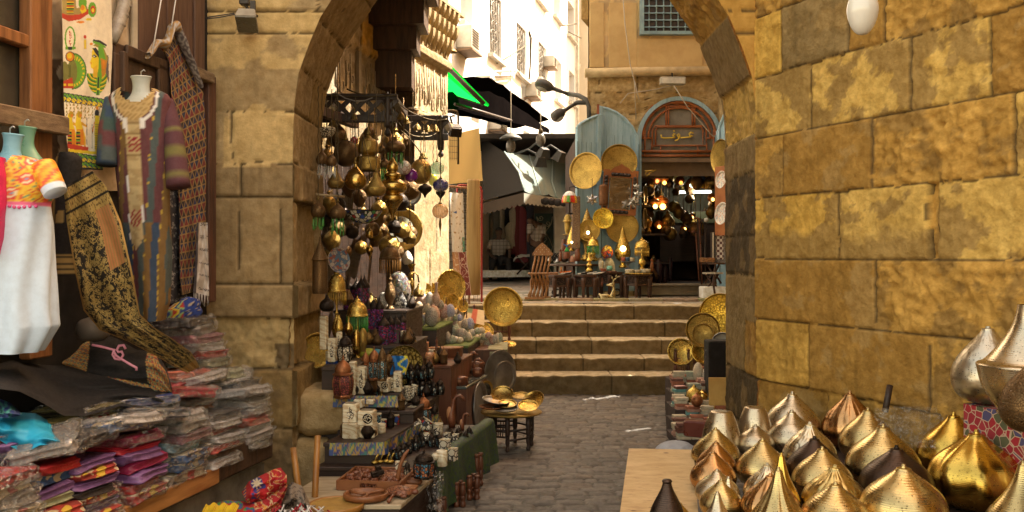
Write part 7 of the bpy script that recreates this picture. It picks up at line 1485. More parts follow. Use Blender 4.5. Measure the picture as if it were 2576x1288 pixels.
for i,(u,v) in enumerate(((1285,368),(1360,352))):
 p=P(u,v,17.5);t=thing('bulb_pendant',('bulb lamp with a flat pale shade hanging over the awning','bulb lamp without shade hanging right of the shaded one')[i],'pendant lamp',p);mb=MB();mb.sphere((0,0,-.0),(.095,.095,.14),14);mb.build('bulb',M('frosted_bulb',(.13,.115,.09),.3),t);mb=MB();mb.lathe([(.05,.13),(.04,.2),(.01,.24),(.008,2.2 if i==0 else .9)],10);mb.build('stem',CHN,t)
 if i==0: mb=MB();mb.lathe(smooth_prof([(.22,.14),(.20,.18),(.08,.25),(.03,.27)]),20,cap=False);mb.build('shade',M('pale_enamel',(.08,.08,.07),.5),t)
for i,(u,v,u2,v2) in enumerate(((1360,405,1310,390),(1368,385,1345,378),(1409,393,1378,380))):
 p=P(u,v,18.3);t=thing('arm_spotlight',('grey spotlight on a long arm, lowest over the awning','small grey spotlight on an arm in the middle','grey spotlight on an arm at the right over the awning')[i],'spotlight',p,.3);mb=MB();mb.box((0,0,0),(.26,.20,.20),0,TR(rx=.5,rz=.3*i),taper=.6);mb.build('housing',M('spot_grey',(.05,.046,.04),.6),t);mb=MB();q=P(u2,v2,18.8)-p;mb.tube([V((0,0,.1)),q.lerp(V((0,0,.1)),.5)+V((0,0,.12)),q],.02,6);mb.build('arm',MATS['spot_grey'],t)
# ================================================================ the lamp shop at the head of the steps
def c7(x,y): return 1311.9+x*.1968,521.8+y*.1968
def c8(x,y): return 1580.2+x*.2662,417.4+y*.2662
def cd(x,y): return 1401.4+x*.2778,238.5+y*.2778
SY=13.4
fx=lambda u,Y=SY:(u-1288)/F*Y
fzv=lambda v,Y=SY:1.5-(v-644)/F*Y
shop=thing('shop_building','old stone shop house with an arched doorway and beige plaster above','shop building',(fx(1708),SY,.89));OS=shop.location
SL=(.56,.42,.22);SR=(.44,.30,.13);SG=(.48,.36,.19)
ax0,ax1,axc=fx(1603),fx(1813),fx(1708);ar=(ax1-ax0)/2;zsp=fzv(350)
def arch_l(z): return ax0 if z<zsp else (axc-math.sqrt(max(0,ar*ar-(z-zsp)**2)) if z<zsp+ar else axc)
rb_=random.Random(4);shr=[];z=.6
for h in (.45,.4,.42,.38,.40,.36,.3,.34,.33,.4):
 x=0;ed=[];tn=[];xx=fx(1470)-.3
 while xx<5: xx+=rb_.uniform(.45,.9);ed.append(xx);tn.append((rb_.choice([SL,SR,SG]),rb_.uniform(-.02,.02),rb_.uniform(.6,1.9)))
 shr.append(cutrow(z,z+h,ed,tn,-9.));z+=h
ztop=fzv(190);zwin=fzv(-200)
sf=lambda s,z,h: V((s,SY-h,z))-OS
pshop=lambda s,z,c,b:[lerp(q,k,max(0,min(1,(fbm(V((s*3,z*3,31.)),4)-.0)*4))*.55) for q,k in zip(c,(.60,.46,.25))]
mb=MB();xL=fx(1478)
hstone(mb,sf,shr,xL,ax0,.6,zsp+ar,.025,smap=lambda a,z:lerp(xL,arch_l(z),a),patch=pshop)
hstone(mb,sf,shr,ax1,4.6,.6,zsp+ar,.03,smap=lambda a,z:lerp(2*axc-arch_l(z),4.6,a),patch=pshop)
hstone(mb,sf,shr,xL,4.6,zsp+ar,ztop+.05,.025,patch=pshop)
# unseen flank running back up the street, heights stepped to shape sun and shade
hstone(mb,lambda s,z,h:V((xL,SY,z))-OS+V((.277,.961,0))*s+V((-.96,.28,0))*h,shr,0,1.2,.6,9,.12)
hstone(mb,lambda s,z,h:V((xL,SY,z))-OS+V((.277,.961,0))*s+V((-.96,.28,0))*h,shr,1.2,8.0,.6,5.4,.12)
hstone(mb,lambda s,z,h:V((xL,SY,z))-OS+V((.277,.961,0))*s+V((-.96,.28,0))*h,shr,8.0,16,.6,8.6,.12)
mb.grid(lambda a,b:V((lerp(xL+3.3*b,5,a),SY+1.2+10.5*b,5.4))-OS,4,4,0,SR)
mb.grid(lambda a,b:V((lerp(xL,4.6,a),SY+1.2,lerp(5.4,9,b)))-OS,4,4,0,SR)
mb.grid(lambda a,b:V((4.6,lerp(SY,SY+9,a),lerp(.6,9,b)))-OS,4,4,0,SR);mb.grid(lambda a,b:V((lerp(xL,4.6,a),SY+1.2*b,9.0))-OS,4,4,0,SR)
mb.build('stone_wall',STONE,shop)
mb=MB();BEI=(.62,.44,.20)
def bei(a,b):
 x=lerp(xL+.02,4.6,a);z=lerp(ztop,8.5,b);n=fbm(V((x*1.3,z*1.3,3.)),5);
 c=BEI if n>-.08 else (.46,.33,.17)
 if fzv(165)<z<fzv(95) and n>.02: c=(.52,.36,.18)
 return [k*(1+.25*n) for k in c]
mb.grid(lambda a,b:V((lerp(xL+.02,4.6,a),SY-.06-.012*fbm(V((a*20,b*20,0)),3),lerp(ztop,8.5,b)))-OS,160,120,0,bei)
for u0,u1,v0,v1 in ((1483,1518,10,172),(1530,1600,10,172),(1600,1765,100,172)):
 c=V(((fx(u0)+fx(u1))/2,SY-.07,(fzv(v0)+fzv(v1))/2))-OS;mb.box(c,(fx(u1)-fx(u0),.02,fzv(v0)-fzv(v1)),0,None,(.54,.37,.16),bev=.005)
mb.build('plaster_storey',M('beige_plaster',(1,1,1),.95,attr=True,col2=(.85,.82,.78),vs=4,bump=.35,bs=25),shop)
mb=MB();mb.tube([V((fx(1470),SY-.10,fzv(187)))-OS,V((fx(1600),SY-.10,fzv(184)))-OS,V((4.6,SY-.10,fzv(180)))-OS],.07,10);mb.build('string_course',M('course_stone',(.55,.41,.22),.9,bump=.4),shop)
wx0,wx1,wz0,wz1=fx(1612),fx(1757),fzv(88),fzv(-120);BLU=M('blue_wood',(.33,.48,.56),.7,col2=(.23,.37,.44),vs=4,stretch=(5,5,.7),bump=.4,bs=40,det=7)
BLG=M('blue_grey_paint',(.22,.33,.36),.6,col2=(.15,.22,.25))
mb=MB();mb.box(V(((wx0+wx1)/2,SY-.075,(wz0+wz1)/2))-OS,(wx1-wx0,.03,wz1-wz0));wn=mb.build('window',M('window_black',(.03,.02,.015),.5),shop)
mb=MB()
for x in (wx0,wx1): mb.box(V((x,SY-.10,(wz0+wz1)/2))-OS,(.06,.08,wz1-wz0+.06))
mb.box(V(((wx0+wx1)/2,SY-.10,wz0))-OS,(wx1-wx0+.062,.10,.05))
n=8
for i in range(1,n): mb.tube([V((lerp(wx0,wx1,i/n),SY-.11,wz0))-OS,V((lerp(wx0,wx1,i/n),SY-.11,wz1))-OS],.010,6)
zz=wz0+.09
while zz<wz1:
 mb.tube([V((wx0,SY-.11,zz))-OS,V((wx1,SY-.11,zz))-OS],.010,6)
 for i in range(1,n): mb.sphere(V((lerp(wx0,wx1,i/n),SY-.11,zz))-OS,.021,6)
 zz+=.105
mb.build('lattice',BLG,wn)
# arched frame, fanlight and sign
WRD=M('red_door_wood',(.36,.115,.03),.5,col2=(.23,.07,.02),vs=5,stretch=(1,1,5),bump=.2,bs=30)
arcpts=lambda r,n=26:[(r*math.cos(PI-PI*i/n),r*math.sin(PI-PI*i/n)) for i in range(n+1)]
mb=MB();r0=ar+.005;r1=ar-.055;vs=[];fs=[]
o_=[(-r0,.95-zsp)]+arcpts(r0)+[(r0,.95-zsp)];i_=[(-r1,.95-zsp)]+arcpts(r1)+[(r1,.95-zsp)]
for y in (SY-.07,SY+.10):
 vs+=[V((axc+x,y,zsp+z))-OS for x,z in o_]+[V((axc+x,y,zsp+z))-OS for x,z in i_]
k=len(o_)
for j in range(k-1): fs+=[(j,j+1,k+j+1,k+j),(2*k+j,3*k+j,3*k+j+1,2*k+j+1),(k+j,k+j+1,3*k+j+1,3*k+j),(j,2*k+j,2*k+j+1,j+1)]
mb.add(vs,fs);fr_=mb.build('door_frame',BLU,shop,smooth=False)
zl=fzv(398);mb=MB();pts=[(-r1+.005,zl-zsp)]+[(x*.995,z*.995) for x,z in arcpts(r1)]+[(r1-.005,zl-zsp)]
mb.poly(pts,.04,0,TR(*(V((axc,SY+.03,zsp))-OS)));fl_=mb.build('fanlight',M('fanlight_glass',(.22,.205,.18),.4),shop)
mb=MB();q=lambda x,z:V((axc+x,SY-.02,zsp+z))-OS;
def bar(p,r=.020): mb.tube([q(*k) for k in p],r,6)
R1=r1
for rr_ in (R1*.97,R1*.82): bar([(x*rr_/R1,z*rr_/R1) for x,z in arcpts(R1)],.028 if rr_>R1*.9 else .018)
zb_=zl-zsp
for zq in (zb_+.035,zb_+.10): bar([(-R1,zq),(R1,zq)],.022)
W_=R1*.62;
for sc_ in (1.,1.14): bar([(-W_*sc_,zb_+.19-.02*(sc_-1)),(W_*sc_,zb_+.19-.02*(sc_-1)),(W_*sc_,zb_+.42),(W_*.9*sc_,zb_+.47+.1*(sc_-1)),(-W_*.9*sc_,zb_+.47+.1*(sc_-1)),(-W_*sc_,zb_+.42),(-W_*sc_,zb_+.19)],.014)
for x in (-.22,.22): bar([(x*.9,zb_+.48),(x*.9,zb_+.78)],.014);bar([(x*.9+.035,zb_+.48),(x*.9+.035,zb_+.78)],.014)
bar([(-.36,zb_+.78),(.36,zb_+.78)],.015);bar([(-.36,zb_+.82),(.36,zb_+.82)],.013);bar([(0,zb_+.80),(0,R1*.97)],.014)
for s in (-1,1):
 bar([(s*W_*1.14,zb_+.3),(s*R1*.97,zb_+.3)],.014);bar([(s*.40,zb_+.80),(s*.55,zb_+.60),(s*.60,zb_+.45)],.013);bar([(s*.36,zb_+.8),(s*R1*.6,R1*.72)],.013);bar([(s*R1*.72,zb_+.10),(s*R1*.72,zb_+.22)],.012);bar([(s*.28,zb_+.03),(s*.28,zb_+.19)],.012);bar([(s*R1*.9,zb_+.02),(s*R1*.9,zb_+.42)],.014)
mb.build('lattice',WRD,fl_)
mb=MB();zt=zb_+.30
def stroke(p,r=.016): mb.tube([q(x,zt+z)+V((0,-.012,0)) for x,z in p],r,6)
stroke([(.21,.075),(.17,.085),(.145,.06),(.165,.035),(.21,.03),(.17,.02),(.14,.012),(.02,.005)],.013)         # ain with its long joining stroke
stroke([(.02,.005),(-.02,.02),(-.035,.05),(-.015,.065),(.005,.045),(-.005,.0),(-.03,-.03),(-.07,-.04)],.012)   # waw
stroke([(-.06,.055),(-.085,.065),(-.10,.04),(-.075,.02),(-.06,.045),(-.065,.01),(-.12,.002),(-.23,.0),(-.27,.012),(-.275,.05)],.012);mb.sphere(q(-.08,zt+.105)+V((0,-.012,0)),.014,8)  # fa and its dot
mb.build('sign_lettering',M('yellow_letter',(.72,.50,.05),.5),fl_)
mb=MB();mb.box(V((axc,SY+.02,zl-.035))-OS,(2*r1,.14,.06));mb.box(V((axc,SY+.10,zl-.16))-OS,(2*r1,.04,.20),0);mb.build('lintel',M('lintel_wood',(.20,.13,.075),.7),shop)
mb=MB();D_=3.6;x0,x1=axc-1.5,axc+1.5
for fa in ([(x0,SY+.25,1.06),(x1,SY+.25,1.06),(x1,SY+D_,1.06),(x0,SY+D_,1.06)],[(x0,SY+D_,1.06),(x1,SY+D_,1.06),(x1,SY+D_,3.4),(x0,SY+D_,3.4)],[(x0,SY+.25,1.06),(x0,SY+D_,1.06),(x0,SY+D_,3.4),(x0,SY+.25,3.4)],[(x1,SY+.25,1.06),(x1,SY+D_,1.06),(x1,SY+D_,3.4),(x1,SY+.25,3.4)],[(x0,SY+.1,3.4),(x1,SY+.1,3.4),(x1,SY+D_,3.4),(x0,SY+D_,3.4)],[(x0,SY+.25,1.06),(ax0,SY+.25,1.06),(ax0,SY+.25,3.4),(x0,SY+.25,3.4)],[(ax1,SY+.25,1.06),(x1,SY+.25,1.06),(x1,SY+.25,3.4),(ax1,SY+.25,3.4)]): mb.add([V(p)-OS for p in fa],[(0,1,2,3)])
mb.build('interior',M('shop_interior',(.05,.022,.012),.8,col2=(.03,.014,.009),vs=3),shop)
mb=MB();mb.box(V((axc,SY+.12,.985))-OS,(2*ar-.02,.50,.15),bev=.01);mb.box(V((axc,SY-.02,1.07))-OS,(2*ar-.05,.4,.025),bev=.006);mb.build('threshold',M('door_stone',(.30,.24,.16),.9,bump=.4),shop)
# blue door leaves folded back
def leaf(lab,out,Y,rz,boards,inset):
 a=P(out[0][0],out[0][1],Y);t=thing('door_leaf',lab,'door',(a.x,Y,fzv(out[0][1],Y)),rz);s=Y/F;k=1/math.cos(rz);pts=[((u-out[0][0])*s*k,-(v-out[0][1])*s) for u,v in out]
 mb=MB();mb.poly(pts,.045);mb.build('panel',BLU,t,smooth=False)
 xs=[p[0] for p in pts];x0,x1=min(xs),max(xs);mb=MB()
 for x in (x0+.035,x1-.035):
  zt=max(z for (xa,za),(xb,zb2) in zip(pts,pts[1:]+pts[:1]) for z in ([za+(zb2-za)*(x-xa)/(xb-xa)] if min(xa,xb)<=x<=max(xa,xb) and abs(xa-xb)>1e-6 else []));mb.box((x,-.034,zt/2),(.06,.022,zt-.01))
 H=max(p[1] for p in pts)
 for z in (.06,.38*H,.62*H): mb.box(((x0+x1)/2,-.033,z),(x1-x0-.13,.02,.07))
 up_=[(p[0],p[1]) for p in pts if p[1]>.6*H];up_.sort();mb.tube([(x,-.026,z-.02) for x,z in up_],.022,6)
 mb.build('stile',BLU,t,smooth=False);mb=MB()
 for i in range(1,boards): x=lerp(x0,x1,i/boards);mb.box((x,-.0235,H*.74),(.004,.004,H*.2))
 mb.box((x0+.004,-.05,H*.42),(.012,.02,H*.84));mb.box((x1-.004,-.05,H*.40),(.010,.02,H*.78));mb.box(((x0+x1)/2,-.046,H*.665),(x1-x0-.14,.006,.012));mb.box(((x0+x1)/2,-.046,H*.415),(x1-x0-.14,.006,.012))
 mb.build('board_joint',M('joint_dark',(.13,.20,.23),.9),t);return t
leaf('left blue door leaf, narrower and folded towards the street',[(1449,742),(1512,742),(1512,283),(1500,286),(1478,296),(1460,307),(1449,320)],12.9,.35,5,0)
leaf('tall blue door leaf with a quarter round top beside the arch',[(1505,732),(1607,732),(1607,372),(1602,340),(1590,316),(1572,296),(1550,280),(1528,271),(1505,266)],13.15,0.03,5,0)
leaf('edge of the right blue door leaf behind the stone jamb',[(1806,732),(1834,732),(1834,265),(1822,285),(1812,315),(1806,350)],12.7,-.95,2,0)
mb=MB();mb.box(P(1504.5,305,13.05),(.035,.02,.50));solo(mb,'rusty_strip',M('rust_wood',(.25,.07,.03),.8),'rust red strip on the top edge of the tall blue leaf','strip')
wl=P(1692,204,13.2);t=thing('wall_floodlight','pale rectangular flood light above the arched doorway','flood light',wl);mb=MB();mb.box((0,0,0),(.38,.12,.11),bev=.01);mb.build('housing',M('pale_housing',(.42,.38,.30),.5),t);mb=MB();mb.box((0,-.063,-.005),(.34,.01,.08));mb.build('lens',M('pale_lens',(.60,.57,.50),.2),t);mb=MB();mb.tube([(0,0,.05),(0,.05,.13)],.012,6);mb.build('bracket',IRON,t)
mb=MB()
for pp in ([(1565,-40),(1572,60),(1585,160),(1596,205),(1600,300)],[(1690,215),(1650,225),(1580,235),(1560,260)],[(1695,215),(1730,270),(1790,340),(1812,350)],[(1597,205),(1603,235),(1608,250)]): mb.tube([P(u,v,13.1) for u,v in pp],.008,5)
solo(mb,'facade_wire',M('facade_wire_grey',(.42,.36,.27),.7),'thin wires strung across the shop front','wires')
# ---- brass on and before the doors
SCL.update({c7:.1968,cd:.2778,c8:.2662})
TRG=metal('tray_brass',(.48,.32,.085),.34,.15,engr=.3,es=55);TRB=metal('bright_tray',(.95,.70,.10),.25,.1,engr=.4,es=60)
def tr(lab,cf,x,y,r,n,m,Y,ry=None,**k): plate('hanging_tray',lab,P(*cf(x,y),Y),SCLX[cf]*r*Y/F,n,m,ry and SCLX[cf]*ry*Y/F,cat='tray',group='brass trays hung on the blue doors',**k)
SCLX={cd:.2778,c7:.1968,c8:.2662}
tr('round brass tray hung on the narrower blue leaf',cd,262,688,168,(-.55,-.85,.06),TRG,12.5,rim=.12,dep=.06);tr('large brass tray hung at the top of the tall blue leaf',cd,562,612,166,(-.05,-1,.03),TRG,12.95,rim=.10,dep=.06)
tr('large brass tray low on the tall blue leaf behind the drop lamp',cd,590,1200,148,(-.05,-1,.08),TRG,12.9,rim=.08,dep=.05);tr('bright yellow brass tray hung between the star lamps and the table',cd,417,1120,95,(.05,-1,.1),TRB,12.5,rim=.18,dep=.08);tr('brass tray half hidden behind the large cone lamp',cd,290,1230,100,(0,-1,.1),TRG,12.7,rim=.1,dep=.05)
tr('shadowed brass tray on the right door edge',cd,1482,560,160,(-1,-.35,0),TRG,12.3,rim=.1,dep=.05)
for lab,x,y,r in (('white ceramic plate edge on right, higher one',885,130,85),('white ceramic plate edge on right, lower one',893,450,108)): plate('ceramic_plate',lab,P(*c8(x,y),11.6),.2662*r*11.6/F,(-1,-.38,.12),voro('blue_ceramic',[(.62,.58,.5),(.4,.42,.44),(.55,.35,.28)],40,edge=(.7,.66,.58),ew=.05),cat='plate',rim=.2,dep=.15)
for lab,x,y,rx in (('dark round plate in the left door shadow',150,500,34),('dark brass plate above it in the door shadow',155,270,28)): plate('dark_plate',lab,P(*c8(x,y),13.25),.2662*100*13.25/F,(.96,-.35,0),DBR,cat='plate',rim=.2,dep=.1)
SIL=M('silver_tin',(.50,.48,.46),.3,.9,col2=(.25,.24,.23),vs=8)
def star(lab,u,v,r,Y):
 t=thing('star_lamp',lab,'star lamp',P(u,v,Y),R.uniform(-.3,.3),'silver star lamps');s=r*Y/F;ph=(1+5**.5)/2;dirs=[V(d).normalized() for d in [(0,1,ph),(0,-1,ph),(0,1,-ph),(0,-1,-ph),(1,ph,0),(-1,ph,0),(1,-ph,0),(-1,-ph,0),(ph,0,1),(-ph,0,1),(ph,0,-1),(-ph,0,-1)]]
 mb=MB();mb.sphere((0,0,0),s*.42,10)
 for d in dirs:
  a=d.orthogonal().normalized();b=d.cross(a);vs=[d*s]+[d*s*.30+(a*math.cos(2*PI*i/5)+b*math.sin(2*PI*i/5))*s*.40 for i in range(5)];mb.add(vs,[(0,1+i,1+(i+1)%5) for i in range(5)],0,None,(1,1,1),True)
 mb.build('points',SIL,t,smooth=False);mb=MB();mb.tube([(0,0,s*.4),(0,0,s*3.2)],.004,4);mb.build('wire',CHN,t)
star('silver star lamp hanging left of the wooden mirror',1490,502,17,12.4);star('largest silver star lamp right of the wooden mirror',1595,508,18,12.4);star('silver star lamp touching the largest one from above',1605,490,14,12.5);star('small silver star lamp topmost of the right cluster',1601,470,10,12.5)
mt=thing('wooden_mirror','mirror in a carved orange wood frame with dark spindle panels','mirror',P(1559,484,12.8));s=12.8/F;ow=M('orange_wood',(.34,.12,.03),.45,col2=(.24,.07,.018),vs=6,bump=.2)
T=TR(ry=rad(4))
mb=MB()
for x in (-36,36): mb.box((x*s,0,0),(15*s,.05,112*s),0,T)
for z in (-50,44): mb.box((0,0,z*s),(57*s,.05,14*s),0,T)
mb.poly([(-30*s,50*s),(30*s,50*s),(18*s,62*s),(8*s,66*s),(0,72*s),(-8*s,66*s),(-18*s,62*s)],.04,0,T);mb.build('frame',ow,mt)
for x in (-36,36):
 mb=MB();mb.box((x*s,-.026,0),(9*s,.004,80*s),0,T)
 for i in range(9): mb.sphere((x*s,-.03,(-36+i*9)*s),(5*s,.02,5*s),8,0,M=T)
 mb.build('spindle_panel',LWD,mt)
for z in (-50,44):
 mb=MB();mb.box((0,-.026,z*s),(46*s,.004,9*s),0,T)
 for i in range(5): mb.sphere(((-20+i*10)*s,-.03,z*s),(5.2*s,.02,4*s),8,0,M=T)
 mb.build('spindle_panel',LWD,mt)
mb=MB();mb.box((0,-.005,-3*s),(52*s,.02,82*s),0,T);mb.build('glass',M('mirror_glass',(.55,.5,.42),.12,1.,col2=(.35,.30,.24),vs=6),mt)
vase(cd,420,815,1000,42,1,[(.9,0),(1,.1),(1,.9),(.6,1)],metal('bronze_filigree',(.25,.13,.07),.4,.2,engr=.8,es=90),'pierced bronze cylinder lamp between the star lamp and the mirror','cylinder_lamp','lamp',2,20,None,12.6)
hd=P(1433,497,12.3);t=thing('fruit_glass_lamp','stained glass dome lamp with coloured fruit on the left door edge','lamp',hd);s=12.3/F
mb=MB();mb.lathe(smooth_prof([(20*s,-13*s),(20*s,-6*s),(16*s,6*s),(9*s,14*s),(0,17*s)]),26,cap=False,col=lambda a,b:((.75,.72,.68) if b>.45 else [(.7,.05,.02),(.65,.5,.03),(.6,.2,.02),(.10,.35,.05),(.5,.02,.03)][int(a*3)%5]));mb.build('shade',M('fruit_glass',(1,1,1),.2,attr=True,col2=(.7,.7,.7),vs=60,lo=.45,hi=.5),t);mb=MB();mb.tube([(0,0,16*s),(0,0,26*s),(10*s,0,28*s),(22*s,0,22*s)],.008,6);mb.tube([(0,0,-12*s),(0,0,-40*s)],.012,6);mb.lathe([(.06,-42*s),(.03,-38*s)],10);mb.build('bracket',IRON,t)
ft_=P(1449,560,12.6);mb=MB();mb.box((0,0,0),(.12,.05,.75),0,TR(*ft_),bev=.01);solo(mb,'narrow_frame',voro('inlay_frame',[(.10,.05,.03),(.14,.07,.03)],60,edge=(.3,.2,.1),ew=.04),'narrow dark inlaid frame hanging at the left door edge','frame')
# display tables: carved hexagonal side tables
TBW=M('table_walnut',(.085,.035,.017),.4,col2=(.05,.02,.01),vs=5,bump=.15);MUS=voro('mushrabiya',[(.05,.02,.01),(.07,.03,.015)],40,edge=(.012,.006,.004),ew=.16,rough=.4,bump=.8)
def stable(lab,x0,x1,y0,y1,Y,n=6):
 u0,v0=c7(x0,y0);u1,v1=c7(x1,y1);w=(u1-u0)*Y/F;h=1.5-(v0-644)*Y/F-.89;c=V((((u0+u1)/2-1288)/F*Y,Y+w*.3,.89));t=thing('side_table',lab,'side table',c,.26,'low carved side tables');r=w*.5
 mb=MB();mb.lathe([(r*1.03,h-.03),(r*1.04,h-.012),(r*1.02,h),(0,h)],6 if n==6 else 40,flat=n==6);mb.lathe([(0,h-.03),(r*1.03,h-.03)],n if n==6 else 40,cap=False);mb.build('tabletop',TBW,t)
 mb=MB();mb.lathe([(r*.93,h-.14),(r*.93,h-.03)],n,flat=True,cap=False);mb.build('apron',MUS,t)
 for i in range(6):
  a=2*PI*i/6;x=r*.93*math.cos(a);y=r*.93*math.sin(a);mb=MB();mb.lathe(smooth_prof([(.018,0),(.024,.02),(.016,.04),(.022,.07),(.024,h*.45),(.03,h*.6),(.033,h-.04)],2),8,TR(x,y,0));mb.build('leg',TBW,t)
 mb=MB();mb.lathe([(r*.94,h-.165),(r*.96,h-.155),(r*.94,h-.14)],n,flat=True,cap=False);mb.build('rail',TBW,t)
 return c.x,c.y,.89+h
t1=stable('low carved side table beside the slatted chair',272,655,868,1200,12.25);t2=stable('low carved side table second from the slatted chair',665,985,862,1200,12.25);t3=stable('dark side table behind the brass deer',990,1330,825,1140,12.75);t4=stable('low carved side table nearest the shop door',1320,1690,850,1195,12.3)
t=thing('round_table','round table of bric a brac behind the low side tables','table',(fx(1446,12.9),12.9,.89));s=12.9/F;zt=1.5-(664-644)*s-.89;mb=MB();mb.lathe([(0,zt-.03),(.37,zt-.03),(.385,zt-.015),(.37,zt),(0,zt)],40);mb.build('tabletop',TBW,t)
for i in range(5): a=2*PI*i/5+.3;mb=MB();mb.tube([(.26*math.cos(a),.26*math.sin(a),zt-.03),(.3*math.cos(a),.3*math.sin(a),0)],.02,8);mb.build('leg',TBW,t)
mb=MB();mb.tube([P(1400+7*math.cos(q)*1.6,735+7*math.sin(q),12.9) for q in [i*PI/8 for i in range(16)]],.012,6,closed=True);mb.tube([P(1418+6*math.cos(q),730+6*math.sin(q),12.9) for q in [i*PI/8 for i in range(16)]],.012,6,closed=True);mb.tube([P(1385,745,12.9),P(1430,742,12.9)],.012,6);solo(mb,'iron_scrollwork',IRON,'wrought iron scrollwork in the gloom under the tables','ironwork');mb=MB();mb.tube([P(1552+8*math.cos(q),735+8*math.sin(q),12.9) for q in [i*PI/8 for i in range(16)]],.012,6,closed=True);solo(mb,'iron_ring',IRON,'wrought iron ring in the gloom under the dark table','ironwork')
ZT=zt+.89;sz_=lambda x,y,z: G(*c7(x,y),z)
def gl(lab,x,y0,y1,hw,pr,m,Y,name='brass_lamp',cat='lamp',**k): return vase(c7,x,y0,y1,hw,1,pr,m,lab,name,cat,4,k.pop('n',28),k.pop('group','brass lamps outside the shop'),Y)
CONE=[(.5,0),(.62,.03),(.35,.07),(.3,.10),(.55,.14),(.92,.2),(1,.27),(.96,.37),(.78,.52),(.5,.70),(.25,.85),(.1,.95),(.03,1)]
gl('polished cone lamp on a foot at the left of the round table',645,225,560,68,CONE,GOLD,12.7);gl('largest pierced cone lamp on the round table',838,5,640,112,[(.55,0),(.6,.04),(.3,.10),(.35,.2),(.5,.3),(.95,.36),(1,.42),(.92,.5),(.7,.66),(.4,.82),(.15,.93),(.02,1)],BRP,12.8);gl('gold drop shaped lamp glowing beside the mosaic ball',1292,230,775,104,[(.35,0),(.5,.03),(.3,.1),(.28,.14),(.8,.22),(1,.33),(.98,.42),(.75,.57),(.42,.74),(.16,.9),(.06,.95),(.08,.97),(.02,1)],GOLD,12.75)
gl('minaret shaped brass lantern with a domed cap at the left',590,82,355,66,[(.95,0),(1,.03),(.45,.06),(.5,.15),(.62,.3),(.62,.60),(1,.63),(1,.66),(.8,.68),(.72,.78),(.45,.92),(.15,1)],BRE,12.9);gl('squat brown vase behind the polished cone lamp',540,405,560,35,[(.8,0),(1,.3),(.9,.8),(.6,1)],CARV,13.0);gl('stacked bulb brass column on the second side table',866,575,835,42,[(.6,0),(.9,.05),(1,.15),(.55,.24),(.6,.28),(.95,.38),(.5,.48),(.45,.52),(.9,.6),(.5,.72),(.4,.8),(.3,1)],GOLD,12.35)
def tl7(lab,x,y0,y1,hw,yb,Y,frm,fl):
 p=P(*c7(x,yb),Y);o=tlamp(c7,x,y0,y1,hw,yb,0,GOLD,frm,lab,fl=fl,n=30,group='fringed lamps outside the shop');return o
_G=G
def G(u,v,z): return P(u,v,GY) if GY else _G(u,v,z)
GY=12.55;tl7('domed brass lamp with a green fringe behind the bulb column',914,355,490,76,640,12.55,EFR,.075);GY=12.45;tl7('domed brass lamp with a gold fringe on the table nearest the door',1540,375,515,93,785,12.45,GFR,.075);GY=0
for lab,x,y,r in (('a',850,322,.022),('b',1298,528,.040),('c',643,445,.014)):
 p=P(*c7(x,y),12.45);mb=MB();mb.sphere((0,0,0),r,12);solo(mb,'lamp_bulb',emis('lit_bulb',(1,.75,.35),4),{'a':'lit bulb gleaming in the largest cone lamp','b':'lit bulb gleaming in the gold drop lamp','c':'lit bulb gleaming in the polished cone lamp'}[lab],'bulb','bulbs lit in the brass lamps',p)
vase(c7,1095,480,655,76,1,EGGP,voro('bright_mosaic',[(.70,.09,.02),(.80,.50,.03),(.25,.10,.22),(.7,.25,.02),(.12,.15,.35),(.75,.12,.05)],26,edge=(.03,.02,.02),ew=.06,rough=.2),'bright red, yellow and purple mosaic egg lamp between the brass lamps','mosaic_lamp','egg lamp',4,30,None,12.6)
gl('striped cream alabaster vase on the dark table',1015,650,800,36,[(.5,0),(.6,.05),(.9,.4),(1,.65),(.85,.8),(.55,.9),(.8,1)],ONX,12.6,'alabaster_vase','vase',group=None);gl('turquoise round pot before the alabaster shell',1125,745,812,40,[(.6,0),(.95,.25),(1,.55),(.75,.95),(.6,1)],M('turquoise_glaze',(.18,.45,.36),.3),12.5,'turquoise_pot','pot',group=None);gl('small red glass bowl left of the turquoise pot',1045,780,828,40,[(.4,0),(.8,.3),(1,1)],M('red_glaze',(.40,.10,.06),.3),12.45,'red_bowl','bowl',group=None)
mb=MB();p=P(*c7(1120,812),12.7);s=12.7/F*.1968;mb.grid(lambda a,b:p+V(((-75+150*b)*s*(1-.1*a),-.05*math.sin(PI*a)*math.sin(PI*b)-.02,170*s*a**.7*(math.sin(PI*(.12+.76*b)))**.6)),16,20,0,(1,1,1));solo(mb,'alabaster_shell',ONX,'honey coloured alabaster shell standing on the dark table','alabaster')
for i,(x,y0,y1,hw,m) in enumerate(((1380,795,845,62,ONX),(1480,800,840,42,ONX),(1585,790,838,68,ONX),(1410,645,690,42,M('cream_glaze',(.62,.52,.36),.4)),(1300,640,690,30,MATS['red_glaze']),(1360,640,690,38,M('blue_glaze',(.03,.08,.16),.25)))): gl(('wide cream bowl at the front of the table nearest the door','small brown rimmed bowl between two cream bowls','wide cream bowl nearest the shop door','little cream bowl on the cake stand','little red pot on the cake stand','little blue pots on the cake stand')[i],x,y0,y1,hw,[(.5,0),(.8,.15),(.95,.6),(1,1),(.9,1),(.8,.3),(0,.2)],m,12.25 if i<3 else 12.5,'bowl','bowl',group='bowls near the door')
mb=MB();p=P(*c7(1360,790),12.5);s=12.5/F*.1968;mb.lathe(smooth_prof([(50*s,0),(20*s,20*s),(15*s,60*s),(60*s,88*s),(92*s,92*s),(95*s,100*s),(0,100*s)],3),24,TR(*p));solo(mb,'cake_stand',M('dark_glaze',(.06,.07,.12),.3,col2=(.4,.34,.24),vs=3),'dark blue footed stand holding little pots','stand')
